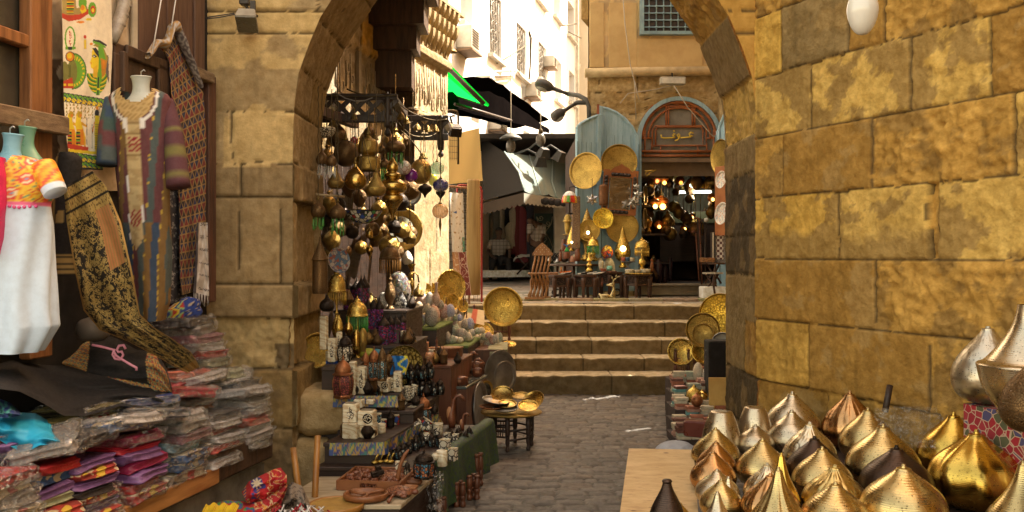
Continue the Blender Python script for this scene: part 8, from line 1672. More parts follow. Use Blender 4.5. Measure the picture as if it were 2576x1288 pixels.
gl('round brown plate under the alabaster shell',1150,812,828,72,[(.9,0),(1,.6),(.95,1)],CARV,12.45,'plate','plate',group=None);gl('yellow rimmed tray on the table nearest the door',1495,838,852,185,[(.95,0),(1,.7),(.97,1),(.9,.6),(0,.5)],GOLD,12.3,'tray','tray',group=None)
# little goods on the round table
for i,(x,y0,y1,hw,m,pr) in enumerate(((455,640,710,40,PEW,[(.9,0),(1,.2),(.6,.5),(.2,.8),(.1,1)]),(555,650,705,45,IRON,[(.6,0),(1,.4),(.9,.8),(.3,1)]),(590,670,712,42,PEW,[(.9,0),(1,.3),(.7,.6),(.2,1)]),(645,615,700,40,M('pink_shell',(.50,.25,.17),.5),[(.95,0),(1,.4),(.9,.55),(.7,.8),(.2,1)]),(575,570,655,48,CARV,[(.95,0),(1,.2),(1,.8),(.9,1)]),(815,595,690,45,GOLD,[(.5,0),(.9,.2),(1,.4),(.5,.65),(.2,.8),(.25,.9),(0,1)]),(935,610,690,48,GOLD,[(.5,0),(.9,.2),(1,.4),(.5,.65),(.2,.8),(.25,.9),(0,1)]),(675,600,650,22,ONX,[(.8,0),(1,.5),(.6,1)]),(360,640,690,26,M('bone_white',(.6,.56,.48),.6),[(.8,0),(1,.5),(.3,1)]))): gl(('little pewter pot with a lid at the left of the round table','black lacquer pot on the round table','flat white and black box on the round table','pink shell trinket box on the round table','square brown wood box under the doll','brass oil lamp with a spout, left one','brass oil lamp with a spout, right one','tiny cream cup behind the shell box','white bone piece at the left edge of the round table')[i],x,y0,y1,hw,pr,m,12.62,'trinket','trinket',n=16,group='trinkets on the round table')
mb=MB();
for x,d in ((815,-1),(935,1)): p=P(*c7(x,665),12.62);mb.tube([p,p+V((d*.05,0,0)),p+V((d*.085,0,.03))],[.016,.012,.005],8)
solo(mb,'lamp_spout',GOLD,'pointed spouts of the brass oil lamps','spouts')
for i,(x,y0,y1,m) in enumerate(((497,535,690,CARV),(715,440,690,CARV),(1530,800,900,None),(1665,655,810,MATS['orange_wood']),(1030,900,1010,CARV))):
 if m is None: continue
 p=P(*c7(x,y1),12.6);h=(y1-y0)*.1968*12.6/F;mb=MB();mb.tube([(0,0,0),(.02*h,0,.3*h),(0,0,.55*h),(.08*h,0,.8*h),(.0,0,.95*h),(-.12*h,0,.9*h)],[.14*h,.16*h,.12*h,.09*h,.08*h,.03*h],10);mb.sphere((-.04*h,0,.9*h),(.12*h,.07*h,.08*h),10)
 for k in (-1,1): mb.tube([(k*.10*h,0,.2*h),(k*.14*h,.0,0)],.03*h,6)
 solo(mb,'wooden_bird',m,('brown carved bird left of the wood box','tall brown carved bird behind the oil lamps','','orange carved camel at the right table edge','dark red carved bird in the gloom beside the deer')[i],'carving',None,p,R.uniform(0,1))
p=P(*c7(578,565),12.62);t=thing('little_doll','little dancing doll with a red and green skirt and blue arms','doll',p);s=12.62/F*.1968;mb=MB();mb.lathe([(45*s,0),(30*s,25*s),(12*s,55*s)],16,col=lambda a,b:(.5,.02,.03) if a<3.8 else (.03,.25,.06));mb.build('skirt',CLOTH,t);mb=MB();mb.tube([(0,0,50*s),(0,0,82*s)],[12*s,9*s],8,0,(.03,.15,.4));mb.tube([(-42*s,0,92*s),(0,0,78*s),(42*s,0,92*s)],6*s,6,0,(.03,.15,.4));mb.sphere((0,0,94*s),9*s,8,0,(.3,.15,.1));mb.sphere((0,0,101*s),8*s,8,0,(.5,.03,.03));mb.build('body',CLOTH,t)
mb=MB();p=P(*c7(560,845),12.25)
for i in range(60): a=R.uniform(0,6.28);r=R.uniform(0,.075);b=p+V((r*math.cos(a),r*.6*math.sin(a),.004));mb.tube([b,b+V((R.uniform(-.02,.02),R.uniform(-.02,.02),R.uniform(.01,.035)))],.005,4,0,(.6,.13,.01))
mb.tube([p+V((-.05,0,.02)),p+V((-.06,0,.09))],.012,6,0,(.5,.2,.05));solo(mb,'orange_beads',CLOTH,'heap of orange bead necklaces on the first side table','beads')
for i,(x,y,dx,dy,m) in enumerate(((500,850,.10,.02,'bone_white'),(560,852,.07,.03,None),(760,845,.10,.02,None),(840,848,.09,.03,'bone_white'),(910,850,.11,.01,'bone_white'),(720,852,.08,.02,'bone_white'))): p=P(*c7(x,y),12.2);mb=MB();mb.tube([p,p+V((dx,dy,.015)),p+V((dx*1.5,dy*1.5,.028))],[.010,.010,.004],8);solo(mb,'letter_knife',MATS[m] if m else IRON,('bone handled knife left of the beads','black handled knife by the beads','black handled knife on the second side table','pale knife beside the black one','long bone knife at the right of the second side table','bone knife at the left of the second side table')[i],'knife','knives on the side tables')
p=P(*c7(410,862),12.2);mb=MB();mb.box((0,.05,.018),(.13,.1,.036),0,TR(*p),bev=.004);solo(mb,'inlaid_case',MATS['box_inlay'],'flat inlaid box on the first side table','box')
mb=MB();p=P(*c7(430,680),12.65)
for i in range(14): b=p+V((R.uniform(-.03,.03),R.uniform(-.03,.03),0));mb.tube([b,b+V((R.uniform(-.04,.04),0,.05)),b+V((R.uniform(-.06,.06),0,.11))],[.007,.006,.002],5)
solo(mb,'feather_bunch',BLACK,'black feathery bunch at the left of the round table','ornament')
# brass deer lying before the tables
dr=thing('brass_deer','reclining brass deer with antlers in front of the side tables','statue',P(*c7(1120,1195),12.0));s=12.0/F*.1968
DER=metal('deer_brass',(.50,.40,.20),.3,.2)
vs=[(-100,0,50,46),(-40,0,52,50),(20,0,50,40),(50,0,75,34),(62,0,130,24),(55,0,185,19),(35,0,212,22),(0,0,205,15),(-35,0,198,9),(-120,0,75,20),(-128,0,100,8),(60,-25,25,20),(110,-35,14,12),(200,-38,10,8),(40,25,22,18),(90,30,14,12),(-80,-35,22,24),(-20,-48,14,12),(50,-50,10,9),(62,22,235,7),(70,0,232,6)]
skin('body',[(x*s,y*s,z*s,r*s) for x,y,z,r in vs],[(0,1),(1,2),(2,3),(3,4),(4,5),(5,6),(6,7),(7,8),(0,9),(9,10),(3,11),(11,12),(12,13),(3,14),(14,15),(0,16),(16,17),(17,18),(6,19),(6,20)],DER,dr,2)
mb=MB()
for sy in (-1,1):
 for pts in ([(45,12,225),(55,22,260),(90,30,290),(120,34,325)],[(60,22,262),(40,24,285),(38,24,310)],[(90,30,290),(85,30,315),(95,32,335)],[(105,32,305),(125,33,308),(140,34,320)]): mb.tube([(x*s,sy*y*s,z*s) for x,y,z in pts],[5*s,5*s,4*s,2*s][:len(pts)] if len(pts)==4 else [5*s,4*s,2*s],6)
mb.build('antlers',DER,dr)
# folding chair of curved slats with an inlaid back
fc=thing('folding_chair','folding chair of curved wooden slats with a pointed inlaid back','chair',P(*c7(190,1165),12.0));s=12.0/F*.1968;CW=M('chair_wood',(.34,.16,.05),.4,col2=(.23,.10,.03),vs=5,stretch=(6,6,1),bump=.1);pz=lambda x,y,d=0.:((x-190)*s,d,(1165-y)*s)
for i in range(5):
 xt=170+i*48;mb=MB();mb.tube([pz(xt+5,620),pz(xt,680,-.01),pz(xt-22,770,-.02),pz(xt-35,835,-.05)],.016,6);mb.build('back_slat',CW,fc)
 mb=MB();mb.tube([pz(xt-48,850,-.12),pz(xt-20,940,-.04),pz(xt-30,1030,.05),pz(xt-80+i*6,1130,.10),pz(xt-75+i*6,1150,.10)],.015,6);mb.build('front_slat',CW,fc)
 mb=MB();mb.tube([pz(xt-20,850,.02),pz(xt-52,945,-.0),pz(xt-45,1040,-.06),pz(xt-60,1150,-.10)],.015,6);mb.build('rear_slat',CW,fc)
mb=MB();mb.poly([(p[0],p[2]) for p in (pz(140,615),pz(140,585),pz(165,560),pz(175,530),pz(200,505),pz(225,480),pz(265,450),pz(305,480),pz(330,505),pz(360,530),pz(375,560),pz(400,585),pz(395,615))],.035);mb.build('back_panel',CW,fc)
mb=MB()
for x,y in ((265,485),(240,510),(290,510),(215,535),(265,540),(315,535),(190,565),(240,570),(290,570),(345,565),(265,600),(165,598),(365,598)): mb.sphere(pz(x,y,-.02),4.5*s,6)
for i in range(5): mb.sphere(pz(170+i*48-14,735,-.03),4*s,6);mb.sphere(pz(170+i*48-32,1000,-.03),4*s,6)
mb.build('inlay',M('pearl_inlay',(.7,.62,.5),.3),fc)
mb=MB();mb.box((pz(205,842)[0],-.06,pz(0,842)[2]),(250*s,.26,.022),bev=.004);mb.build('seat',CW,fc);mb=MB();mb.box((pz(165,1158)[0],-.10,.012),(250*s,.05,.03));mb.build('foot_bar',CW,fc);mb=MB();mb.box((pz(265,1158)[0],.10,.012),(230*s,.05,.03));mb.build('foot_bar',CW,fc)
# ---- inside the shop: lit lamps, shelves, canes, boards
def il(lab,x,y,r,col,st,Y,prof='globe',shade=None):
 p=P(*c8(x,y),Y);s=r*.2662*Y/F;t=thing('shop_lamp',lab,'lamp',p,0,'lamps lit inside the shop');mb=MB();mb.lathe(smooth_prof([(a*s*2.1,(b-.35)*s*4.2) for a,b in lamp_prof(prof)]),18,cap=False);mb.build('shade',shade or M('amber_shade',(.35,.12,.02),.25,col2=(.16,.04,.01),vs=40),t)
 mb=MB();mb.sphere((0,-s*2.2,-s*.4),s*.85,10);mb.build('bulb',emis('bulb_%.2f_%.2f_%.2f'%col,(col[0],col[1]*.8,col[2]*.6),st),t);mb=MB();mb.tube([(0,0,s*2.6),(0,0,3.38-p.z)],.006,4);mb.build('chain',CHN,t)
for a in (('red glass lamp lit at the upper left of the shop',268,140,20,(1,.25,.08),5,14.2),('striped amber lamp lit beside the red one',335,155,22,(1,.5,.1),7,14.1,'spike'),('dim amber lamp in the middle at the top',490,155,22,(1,.45,.1),2,15.0),('teal lamp with a white bulb at the top',588,180,20,(.55,1,.95),5,15.2),('second pale bulb lamp beside the teal one',632,165,17,(.85,1,.9),5,15.1),('bright pleated amber lamp at the left',248,375,26,(1,.62,.15),10,13.9,'spike'),('tall amber glass lantern lit at the left',315,375,34,(1,.55,.12),9,14.0,'spike'),('little red and gold lamp lit low at the left',287,568,20,(1,.4,.1),7,14.3),('tiny orange lights low in the left of the shop',340,612,12,(1,.45,.12),6,14.6),('pierced glowing cone lamp in the middle',527,590,17,(1,.6,.15),8,14.6,'gourd'),('domed lamp lit behind the canes',597,482,18,(1,.6,.2),6,15.0),('amber lamp lit at the right under the globe',790,312,20,(1,.55,.15),6,14.0),('red lamp lit at the top right corner',822,48,12,(1,.25,.1),6,14.0),('amber lamp lit low in the middle behind the cone',590,612,12,(1,.5,.15),4,15.5)): il(*a[:5],a[5]*.22,*a[6:])
mb=MB();a=P(*c8(475,247),15.6);b=P(*c8(790,243),15.6);mb.tube([a,b],.022,8);solo(mb,'fluorescent_tube',emis('tube_white',(.95,1,.85),2.2),'white fluorescent tube glowing across the back of the shop','tube light')
for n_,u,v,Y,e,cl in (('back',650,270,15.3,2.5,(1,.97,.8)),('front',285,330,13.9,3,(1,.55,.18))):
 l=bpy.data.lights.new('shop_light_'+n_,'POINT');l.energy=e;l.color=cl;l.shadow_soft_size=.08;o=bpy.data.objects.new('shop_light_'+n_,l);C.objects.link(o);o.location=P(*c8(u,v),Y)
mb=MB();mb.sphere(P(*c8(705,130),13.9),.135,20,0,(1,1,1));o=mb.build('patchwork_globe',voro('balloon',[(.55,.03,.02),(.70,.42,.03),(.05,.10,.25),(.7,.5,.05),(.5,.2,.05)],9,edge=(.05,.04,.03),ew=.03,rough=.3));tag(o,'big red, yellow and blue patchwork glass globe hanging in the doorway','lamp')
hl(c8,795,120,180,42,13.6,'onion',DBR,'brass onion lamp hanging at the right of the doorway',top=3.3,group=None);hl(c8,205,195,285,40,13.5,'globe',IRON,'dark pierced ball lamp hanging at the left of the doorway',top=3.3,group=None)
bd=thing('back_counter','arched back wall with a round plaque over a dark glass counter','counter',P(*c8(620,900),16.4));
mb=MB();mb.box((0,.0,1.6),(1.5,.04,1.9));mb.build('back_panel',M('olive_panel',(.10,.085,.045),.7),bd);mb=MB();mb.tube([(.62*math.cos(q),-.04,1.35+.62*math.sin(q)) for q in [i*PI/16 for i in range(17)]],.02,6);mb.tube([(.12+.24*math.cos(q),-.04,1.72+.24*math.sin(q)) for q in [i*PI/10 for i in range(20)]],.02,6,closed=True);mb.tube([(.12+.19*math.cos(q),-.04,1.72+.19*math.sin(q)) for q in [i*PI/10 for i in range(20)]],.012,6,closed=True);
for x in (.03,.09,.15,.21): mb.tube([(x,-.05,1.64),(x+.02*math.sin(x*90),-.05,1.72),(x,-.05,1.8)],.012,5)
mb.build('plaque',M('plaque_grey',(.14,.14,.11),.5),bd);mb=MB();mb.box((-.1,-.5,.45),(1.3,.5,.9));mb.build('cabinet',DKW,bd);mb=MB();mb.box((-.1,-.77,.78),(1.2,.02,.2));mb.build('glass',M('counter_glass',(.12,.12,.07),.15),bd)
sh=thing('goods_shelf','dark shelves of brass and glass along the left wall of the shop','shelf',P(*c8(235,1090),14.4));mb=MB()
for z in (.3,.75,1.2,1.65): mb.box((-.1,0,z),(.55,.9,.03))
mb.box((-.35,0,1.0),(.04,.9,2.0));mb.build('shelves',DKW,sh);mb=MB()
for i in range(22): x=R.uniform(-.32,.12);y=R.uniform(-.4,.35);z=R.choice((.315,.765,1.215,1.665));r=R.uniform(.03,.06);mb.lathe(smooth_prof([(r*.6,0),(r,r*.8),(r*.6,r*1.8),(r*.3,r*2.4),(r*.4,r*2.8)]),10,TR(x,y,z))
o=mb.build('shelf_goods',DBR,sh);o['kind']='stuff'
for i,(x,y0,y1,hw) in enumerate(((282,880,1112,42),(345,930,1110,30),(395,860,1090,26))): vase(c8,x,y0,y1,hw,1,[(.5,0),(.75,.1),(1,.5),(.95,.75),(.5,.95),(.55,1)],M('plum_jar',(.055,.025,.03),.35),('large plum coloured floor jar inside the doorway','second dark floor jar behind the plum one','slim dark floor jar third in the row')[i],'floor_jar','jar',3,22,'dark floor jars inside the door',14.0+i*.25)
for i,(xa,ya,xb,yb) in enumerate(((655,505,690,1120),(670,500,700,1120),(690,540,705,1110),(735,515,725,1100),(640,630,670,1090),(665,640,690,1120),(720,530,730,1115))):
 a=P(*c8(xa,ya),12.95);b=P(*c8(xb,yb),12.85);mb=MB();mb.tube([b,a.lerp(b,.5),a,a+V((-.03,0,.02)),a+V((-.07,0,.0))],[.008,.010,.011,.012,.010],7);solo(mb,'walking_cane',(DKW,CARV,IRON)[i%3],'inlaid walking cane standing in the bunch by the right of the doorway','cane','walking canes by the doorway',None)
mb=MB();mb.sphere(P(*c8(738,512),12.9),.035,12);solo(mb,'ivory_knob',MATS['bone_white'],'white ball knob on top of the tallest cane','knob')
CHK=bpy.data.materials.new('chequer_board');_t=NT(CHK);_k=_t.n('TexChecker',{'Vector':_t.n('Mapping',{'Vector':_t.coord(),'Scale':(1,0,1),'Location':(.003,.5,.003)}).outputs[0],'Color1':(.55,.50,.44,1),'Color2':(.10,.03,.025,1),'Scale':27.}).outputs[0];_t.bsdf(_k,.4)
bb=thing('chess_board','chequered games board standing upright on the small table','games board',P(*c8(870,915),12.3),-.5);s=12.3/F*.2662;mb=MB();mb.box((0,0,145*s),(105*s,.03,290*s));mb.build('frame',voro('inlay_grey',[(.22,.20,.18),(.3,.27,.24)],90,edge=(.06,.04,.03),ew=.08),bb);mb=MB();mb.box((0,-.018,145*s),(66*s,.008,225*s));mb.build('chequers',CHK,bb)
b2=thing('folded_board','folded inlaid games box behind the chequered board','games board',P(*c8(815,915),12.4),-.5);mb=MB();mb.box((0,0,145*s),(30*s,.24,285*s));mb.build('case',DKW,b2);mb=MB();mb.box((12*s,-.125,145*s),(12*s,.006,285*s));mb.build('inlay_edge',M('inlay_pale',(.5,.42,.3),.5),b2)
mb=MB();mb.box((0,0,0),(115*s,.22,42*s),0,TR(*P(*c8(745,888),12.3)),bev=.004);solo(mb,'inlaid_chest',MATS['inlaid_wood'],'flat inlaid chest left of the games boards','box')
for lab,x,y0,y1,hw,Y in (('small octagonal table carrying the games boards',810,915,1110,112,12.35),('pale topped small table in front of the canes',800,1005,1200,100,12.1)):
 p=P(*c8(x,y1),Y);s=Y/F*.2662;h=(y1-y0)*s;t=thing('stand_table',lab,'small table',p);mb=MB();mb.lathe([(hw*s,h-.022),(hw*s,h),(0,h)],8 if hw>105 else 8,flat=True);mb.build('tabletop',TBW if hw>105 else M('pale_top',(.42,.36,.27),.5),t)
 for i in range(3): a=2*PI*i/3+.5;mb=MB();mb.tube([(.1*math.cos(a),.1*math.sin(a),h-.02),(.02*math.cos(a),.02*math.sin(a),h*.5),(.13*math.cos(a),.13*math.sin(a),0)],.014,6);mb.build('leg',TBW,t)
mb=MB();mb.box((0,0,0),(.32,.25,.16),0,TR(*P(1792,735,12.2)),bev=.01);solo(mb,'step_block',STONE,'worn stone block at the right foot of the doorway','stone block')
mf=P(*c8(880,330),12.2);mb=MB();mb.box((0,0,0),(.22,.04,.95),0,TR(*mf,rz=-1.1));solo(mb,'picture_surround',MATS['orange_wood'],'tall orange wood frame hanging on the right door edge','frame')
mb=MB();p=P(*cd(795,690),12.9);mb.tube([p,p+V((.16,-.02,.01))],.008,5);mb.tube([p+V((.02,0,-.08)),p+V((.08,0,-.02)),p+V((.14,-.02,0))],.007,5);mb.tube([p+V((.04+.03*math.cos(q),0,-.035+.03*math.sin(q))) for q in [i*PI/5 for i in range(10)]],.005,5,closed=True);solo(mb,'scroll_bracket',GFR,'small gilded scroll bracket at the left of the doorway','bracket')
crowd(hk,[P(R.uniform(1622,1795),R.uniform(440,590),R.uniform(13.7,16)) for _ in range(34)],'dark metal lamp in the crowd hanging inside the shop','back_lamp','lamp','dark lamps hanging in the shop',1.3)
crowd(sk_,[V((R.uniform(fx(1625),fx(1700)),R.uniform(13.8,15.5),1.07)) for _ in range(14)],'dark pot standing on the shop floor in the gloom','shelf_pot','pot','dark pots on the shop floor',1.8)
# ================================================================ right: goods behind the jamb, and the brass lamps in front
def c9(x,y): return 1565.3+x*.3531,708.1+y*.3531
SCL[c9]=.3531
rk=thing('book_rack','stepped rack of small boxed goods behind the stone jamb','rack',(1.45,7.6,0));mb=MB()
for i,(y,z) in enumerate(((6.95,.06),(7.2,.13),(7.5,.20),(7.85,.27),(8.2,.33))): mb.box((1.66-1.45+.163*(y-6.95),y-7.6+.2,z/2),(.75,.44,z))
mb.build('steps',M('rack_dark',(.05,.03,.025),.8),rk)
PAST=[('cream',(.58,.50,.36)),('teal',(.16,.36,.34)),('brick',(.38,.14,.08)),('pink',(.48,.27,.20)),('sage',(.40,.42,.32)),('brown',(.16,.06,.04))]
bxo={}
for k,(nm,c) in enumerate(PAST):
 mb=MB();mb.box((0,0,.012),(.105,.075,.024),bev=.002);mb.box((0,-.0385,.012),(.085,.002,.012),0);bxo[nm]=(mb,M('card_'+nm,c,.6,col2=tuple(q*.75 for q in c),vs=20))
lv=[(6.95,.06),(7.2,.13),(7.5,.20),(7.85,.27),(8.2,.33)];made={};kk=0
for li,(y,z) in enumerate(lv):
 for i in range(5):
  for j in range(2):
   x=1.345+.163*(y-6.95)+i*.118;
   for h in range(R.randint(2,5)):
    nm=PAST[R.randrange(6)][0] if R.random()<.75 else 'cream'
    loc=V((x+R.uniform(-.008,.008),y+.03+j*.14,z+h*.0255));lab=f'{nm} covered little box in the stacked rows behind the stone jamb'
    if nm not in made: made[nm]=solo(bxo[nm][0],'little_box',bxo[nm][1],lab,'little box','little boxes stacked behind the jamb',loc,R.uniform(-.15,.15))
    else: copy_tree(made[nm],lab,loc,R.uniform(-.2,.2))
mb=MB();p=P(*c9(525,1045),6.5);mb.box((0,0,0),(.17,.08,.12),0,TR(*p,rz=-.4,rx=.1),bev=.01);solo(mb,'leather_case',M('red_leather',(.16,.035,.02),.35,bump=.2),'dark red leather case in front of the little boxes','case')
mb=MB();p=P(*c9(712,830),7.4);mb.box((0,0,0),(.22,.03,.34),0,TR(*p,rx=-.1),bev=.004);solo(mb,'yellow_board',M('yellow_card',(.62,.40,.12),.7,col2=(.5,.3,.08)),'plain yellow board standing behind the little boxes','board')
for a in (('largest gold tray half hidden by the stone jamb',700,235,150,(-.35,-1,.12),metal('blotched_gold',(.80,.50,.07),.33,.2,engr=.3,es=40),9.0,.05),('big brass tray in front of the largest gold one',575,345,122,(-.25,-1,.12),TRG,8.6,.1),('smaller dull tray leaning inside the big brass one',575,375,76,(-.25,-1,.2),BRE,8.45,.1),('brass plate on the left stand beside the steps',418,500,96,(-.1,-1,.15),GOLD,8.9,.18),('deep brass bowl plate right of the left plate',585,495,92,(-.15,-1,.15),metal('bowl_brass',(.55,.36,.08),.25,.2),8.7,.22),('grey pewter tray beside the stone jamb',715,440,78,(-.3,-1,.1),PEW,8.2,.14),('small brass plate low beside the jamb',735,490,50,(-.3,-1,.1),BRA,7.9,.16)):
 plate('jamb_tray',a[0],P(*c9(a[1],a[2]),a[6]),.3531*a[3]*a[6]/F,a[4],a[5],cat='tray',rim=a[7],dep=.1,group='trays beside the jamb')
for lab,x,y,w,h in (('small dark stand under the left brass plate',425,690,.13,.30),('small dark stand under the deep bowl plate',560,680,.12,.28)): p=P(*c9(x,y),8.9);traystand(lab,p,w,h)
for i,(x,y0,y1,hw,m,Y) in enumerate(((540,575,710,38,1,8.2),(612,600,735,46,2,8.1),(625,582,660,36,2,8.5),(525,720,770,42,4,7.9),(560,725,775,36,2,7.9))): vase(c9,x,y0,y1,hw,1,EGGP,EM[m],('sandy speckled egg lamp beside the dark ones by the jamb','large dark speckled egg lamp by the jamb','dark egg lamp behind the large one by the jamb','blue egg half hidden behind the gourds','dark egg half hidden behind the gourds')[i],'mosaic_egg','egg lamp',3,22,'egg lamps by the jamb',Y)
vase(c9,648,615,820,38,1,[(.6,0),(.85,.05),(1,.22),(.95,.35),(.6,.6),(.3,.8),(.1,.95),(.05,1)],GOLD,'slender pointed brass lamp among the egg lamps by the jamb','pointed_lamp','lamp',4,26,None,7.9)
for i,(x,y0,y1,hw,m,Y) in enumerate(((512,738,872,56,GOLD,7.6),(572,770,850,40,BRA,7.6),(532,790,890,42,COP,7.3))): vase(c9,x,y0,y1,hw,1,[(.5,0),(.92,.2),(1,.45),(.8,.7),(.3,.88),(.15,1)],m,('round gold gourd pot behind the copper pot','smaller brass gourd pot right of the gold one','dull copper pot in front of the gold gourd')[i],'gourd_pot','pot',4,24,'pots by the jamb',Y)
mb=MB();p=P(*c9(720,640),7.8);mb.box((0,0,0),(.30,.2,.55),0,TR(*p),bev=.01);solo(mb,'dark_cabinet',BLACK,'black cabinet at the jamb behind the pointed lamp','cabinet')
mb=MB()
for i in range(26): q=P(*c9(R.uniform(600,745),R.uniform(470,600)-0*i),7.9+R.uniform(-.1,.1));mb.sphere(q,R.uniform(.012,.024),6,0,R.choice([(.12,.10,.09),(.2,.17,.14),(.05,.05,.05),(.25,.2,.12)]))
for x in (640,690,735): mb.tube([P(*c9(x,480),7.85),P(*c9(x-12,540),7.82),P(*c9(x-20,610),7.8)],[.03,.045,.02],8,0,(.13,.11,.10))
solo(mb,'bead_strings',M('beads',(1,1,1),.4,attr=True,bump=.8,bs=120),'bunches of dark bead strings over the black cabinet','beads')
mb=MB()
def cap(a,b):
 c=P(1700,1128,4.75);th=PI*2*a;r=math.sin(PI*.5*b);f=1+.10*math.cos(th*9)*b
 return c+V((.105*r*f*math.cos(th),.085*r*f*math.sin(th),.062*math.cos(PI*.5*b)+.012*nz(a*9,b*4)*b-.02))
mb.grid(cap,72,16,0,lambda a,b:(.66,.65,.66),closed=True);solo(mb,'cotton_bundle',M('white_cotton',(.68,.67,.68),.95,attr=True,bump=.7,bs=260),'ribbed white cotton bundle beyond the end of the plywood board','cotton bundle')
# table under the lamps, plywood board beside it
LTZ=.50
lt=thing('lamp_table','low dark table under the crowd of pierced brass lamps','table',(1.15,3.6,0));mb=MB();mb.add([(-.02,1.25,.49),(.45,1.6,.49),(1.15,.1,.49),(1.35,-1.6,.49),(-.33,-1.6,.49)],[(0,1,2,3,4)]);mb.box((.4,-.3,.46),(.75,2.2,.05));mb.build('top',M('table_cloth_brown',(.09,.045,.025),.9),lt)
for x,y in ((.1,1.0),(.7,.6),(.05,-1.2),(.8,-1.2)): mb=MB();mb.box((x,y,.22),(.06,.06,.44));mb.build('leg',DKW,lt)
PLY=bpy.data.materials.new('plywood');_t=NT(PLY);_co=_t.n('Mapping',{'Vector':_t.coord(),'Scale':(1.2,5,1)}).outputs[0];_n=_t.noise(5,6,_co,.65,.4);_c=_t.mix(_t.mr(_n,.35,.7),(.60,.41,.20),(.44,.27,.11))
_v=_t.n('TexVoronoi',{'Vector':_t.n('Mapping',{'Vector':_t.coord(),'Scale':(4.2,7.5,0)}).outputs[0],'Scale':1.6}).outputs['Distance'];_c=_t.mix(_t.mr(_v,.06,.11,.9,0),_c,(.13,.065,.03));_c=_t.mix(_t.mr(_t.noise(17,5,_co),.55,.68,0,.65),_c,(.30,.17,.07));_t.bsdf(_c,.6,0,_t.bump(_n,.1,.005))
a,b,c,d=P(1582,1128,4.3),P(1745,1131,4.3),P(1757,1300,3.5),P(1558,1300,3.5)
mb=MB();th=V((0,0,-.022));q=[a,b,c+(c-b)*.35,d+(d-a)*.35];mb.add(q+[k+th for k in q],[(0,1,2,3),(7,6,5,4),(0,4,5,1),(1,5,6,2),(2,6,7,3),(3,7,4,0)],flat=True);cen=sum(q,V())/4
mb.v=[tuple(V(p)-cen) for p in mb.v];bo=solo(mb,'plywood_board',PLY,'bare knotty plywood board at the left of the brass lamps','board',None,cen)
mb=MB();mb.box((cen.x,cen.y,.2),(.2,.5,.42));solo(mb,'board_trestle',DKW,'dark block carrying the plywood board','trestle')
PS=metal('pierced_silver',(.58,.48,.33),.30,.22,pierce=.85,ring=.25);SS=metal('satin_silver',(.64,.54,.38),.27,.2,pierce=.7,ring=.4);PG=metal('pale_gold',(.60,.45,.20),.27,.25,pierce=.8,ring=.5);YG=metal('yellow_gold',(.72,.48,.10),.22,.35,pierce=.6,ring=.2);CP=metal('copper_lamp',(.56,.31,.13),.24,.3,pierce=.5);DB=metal('dark_bronze',(.085,.055,.04),.36,.2,pierce=.6,ring=.7);HM=metal('hammered_silver',(.70,.60,.42),.25,.2,scales=.6);HG=metal('hammered_gold',(.62,.46,.18),.26,.2,scales=.6);SC=metal('scaled_silver',(.62,.56,.44),.34,.1,pierce=.8,scales=.3)
def dc(x,y): return 1639.8+x*.4791,670.8+y*.4791
LP={'onion':[(.50,0),(.68,.02),(.91,.13),(1,.28),(.99,.38),(.93,.48),(.81,.59),(.65,.69),(.48,.775),(.33,.85),(.23,.905),(.175,.945),(.16,.97),(.08,.975),(.06,1.)],
 'cone':[(.5,0),(.6,.02),(.9,.10),(1,.20),(.92,.30),(.70,.44),(.48,.58),(.30,.74),(.19,.88),(.14,.965),(.12,.975),(.06,.98),(.05,1)],
 'squat':[(.55,0),(.74,.03),(.95,.16),(1,.32),(.98,.44),(.90,.56),(.75,.67),(.56,.765),(.38,.845),(.25,.905),(.18,.95),(.16,.97),(.08,.975),(.06,1)],
 'drum':[(.75,0),(.92,.04),(1,.2),(.96,.4),(.80,.7),(.58,.95),(.52,.985),(.40,1),(0,1)],
 'vase':[(.4,0),(.62,.05),(.9,.25),(1,.42),(1.0,.46),(.84,.5),(.55,.66),(.34,.82),(.24,1)]}
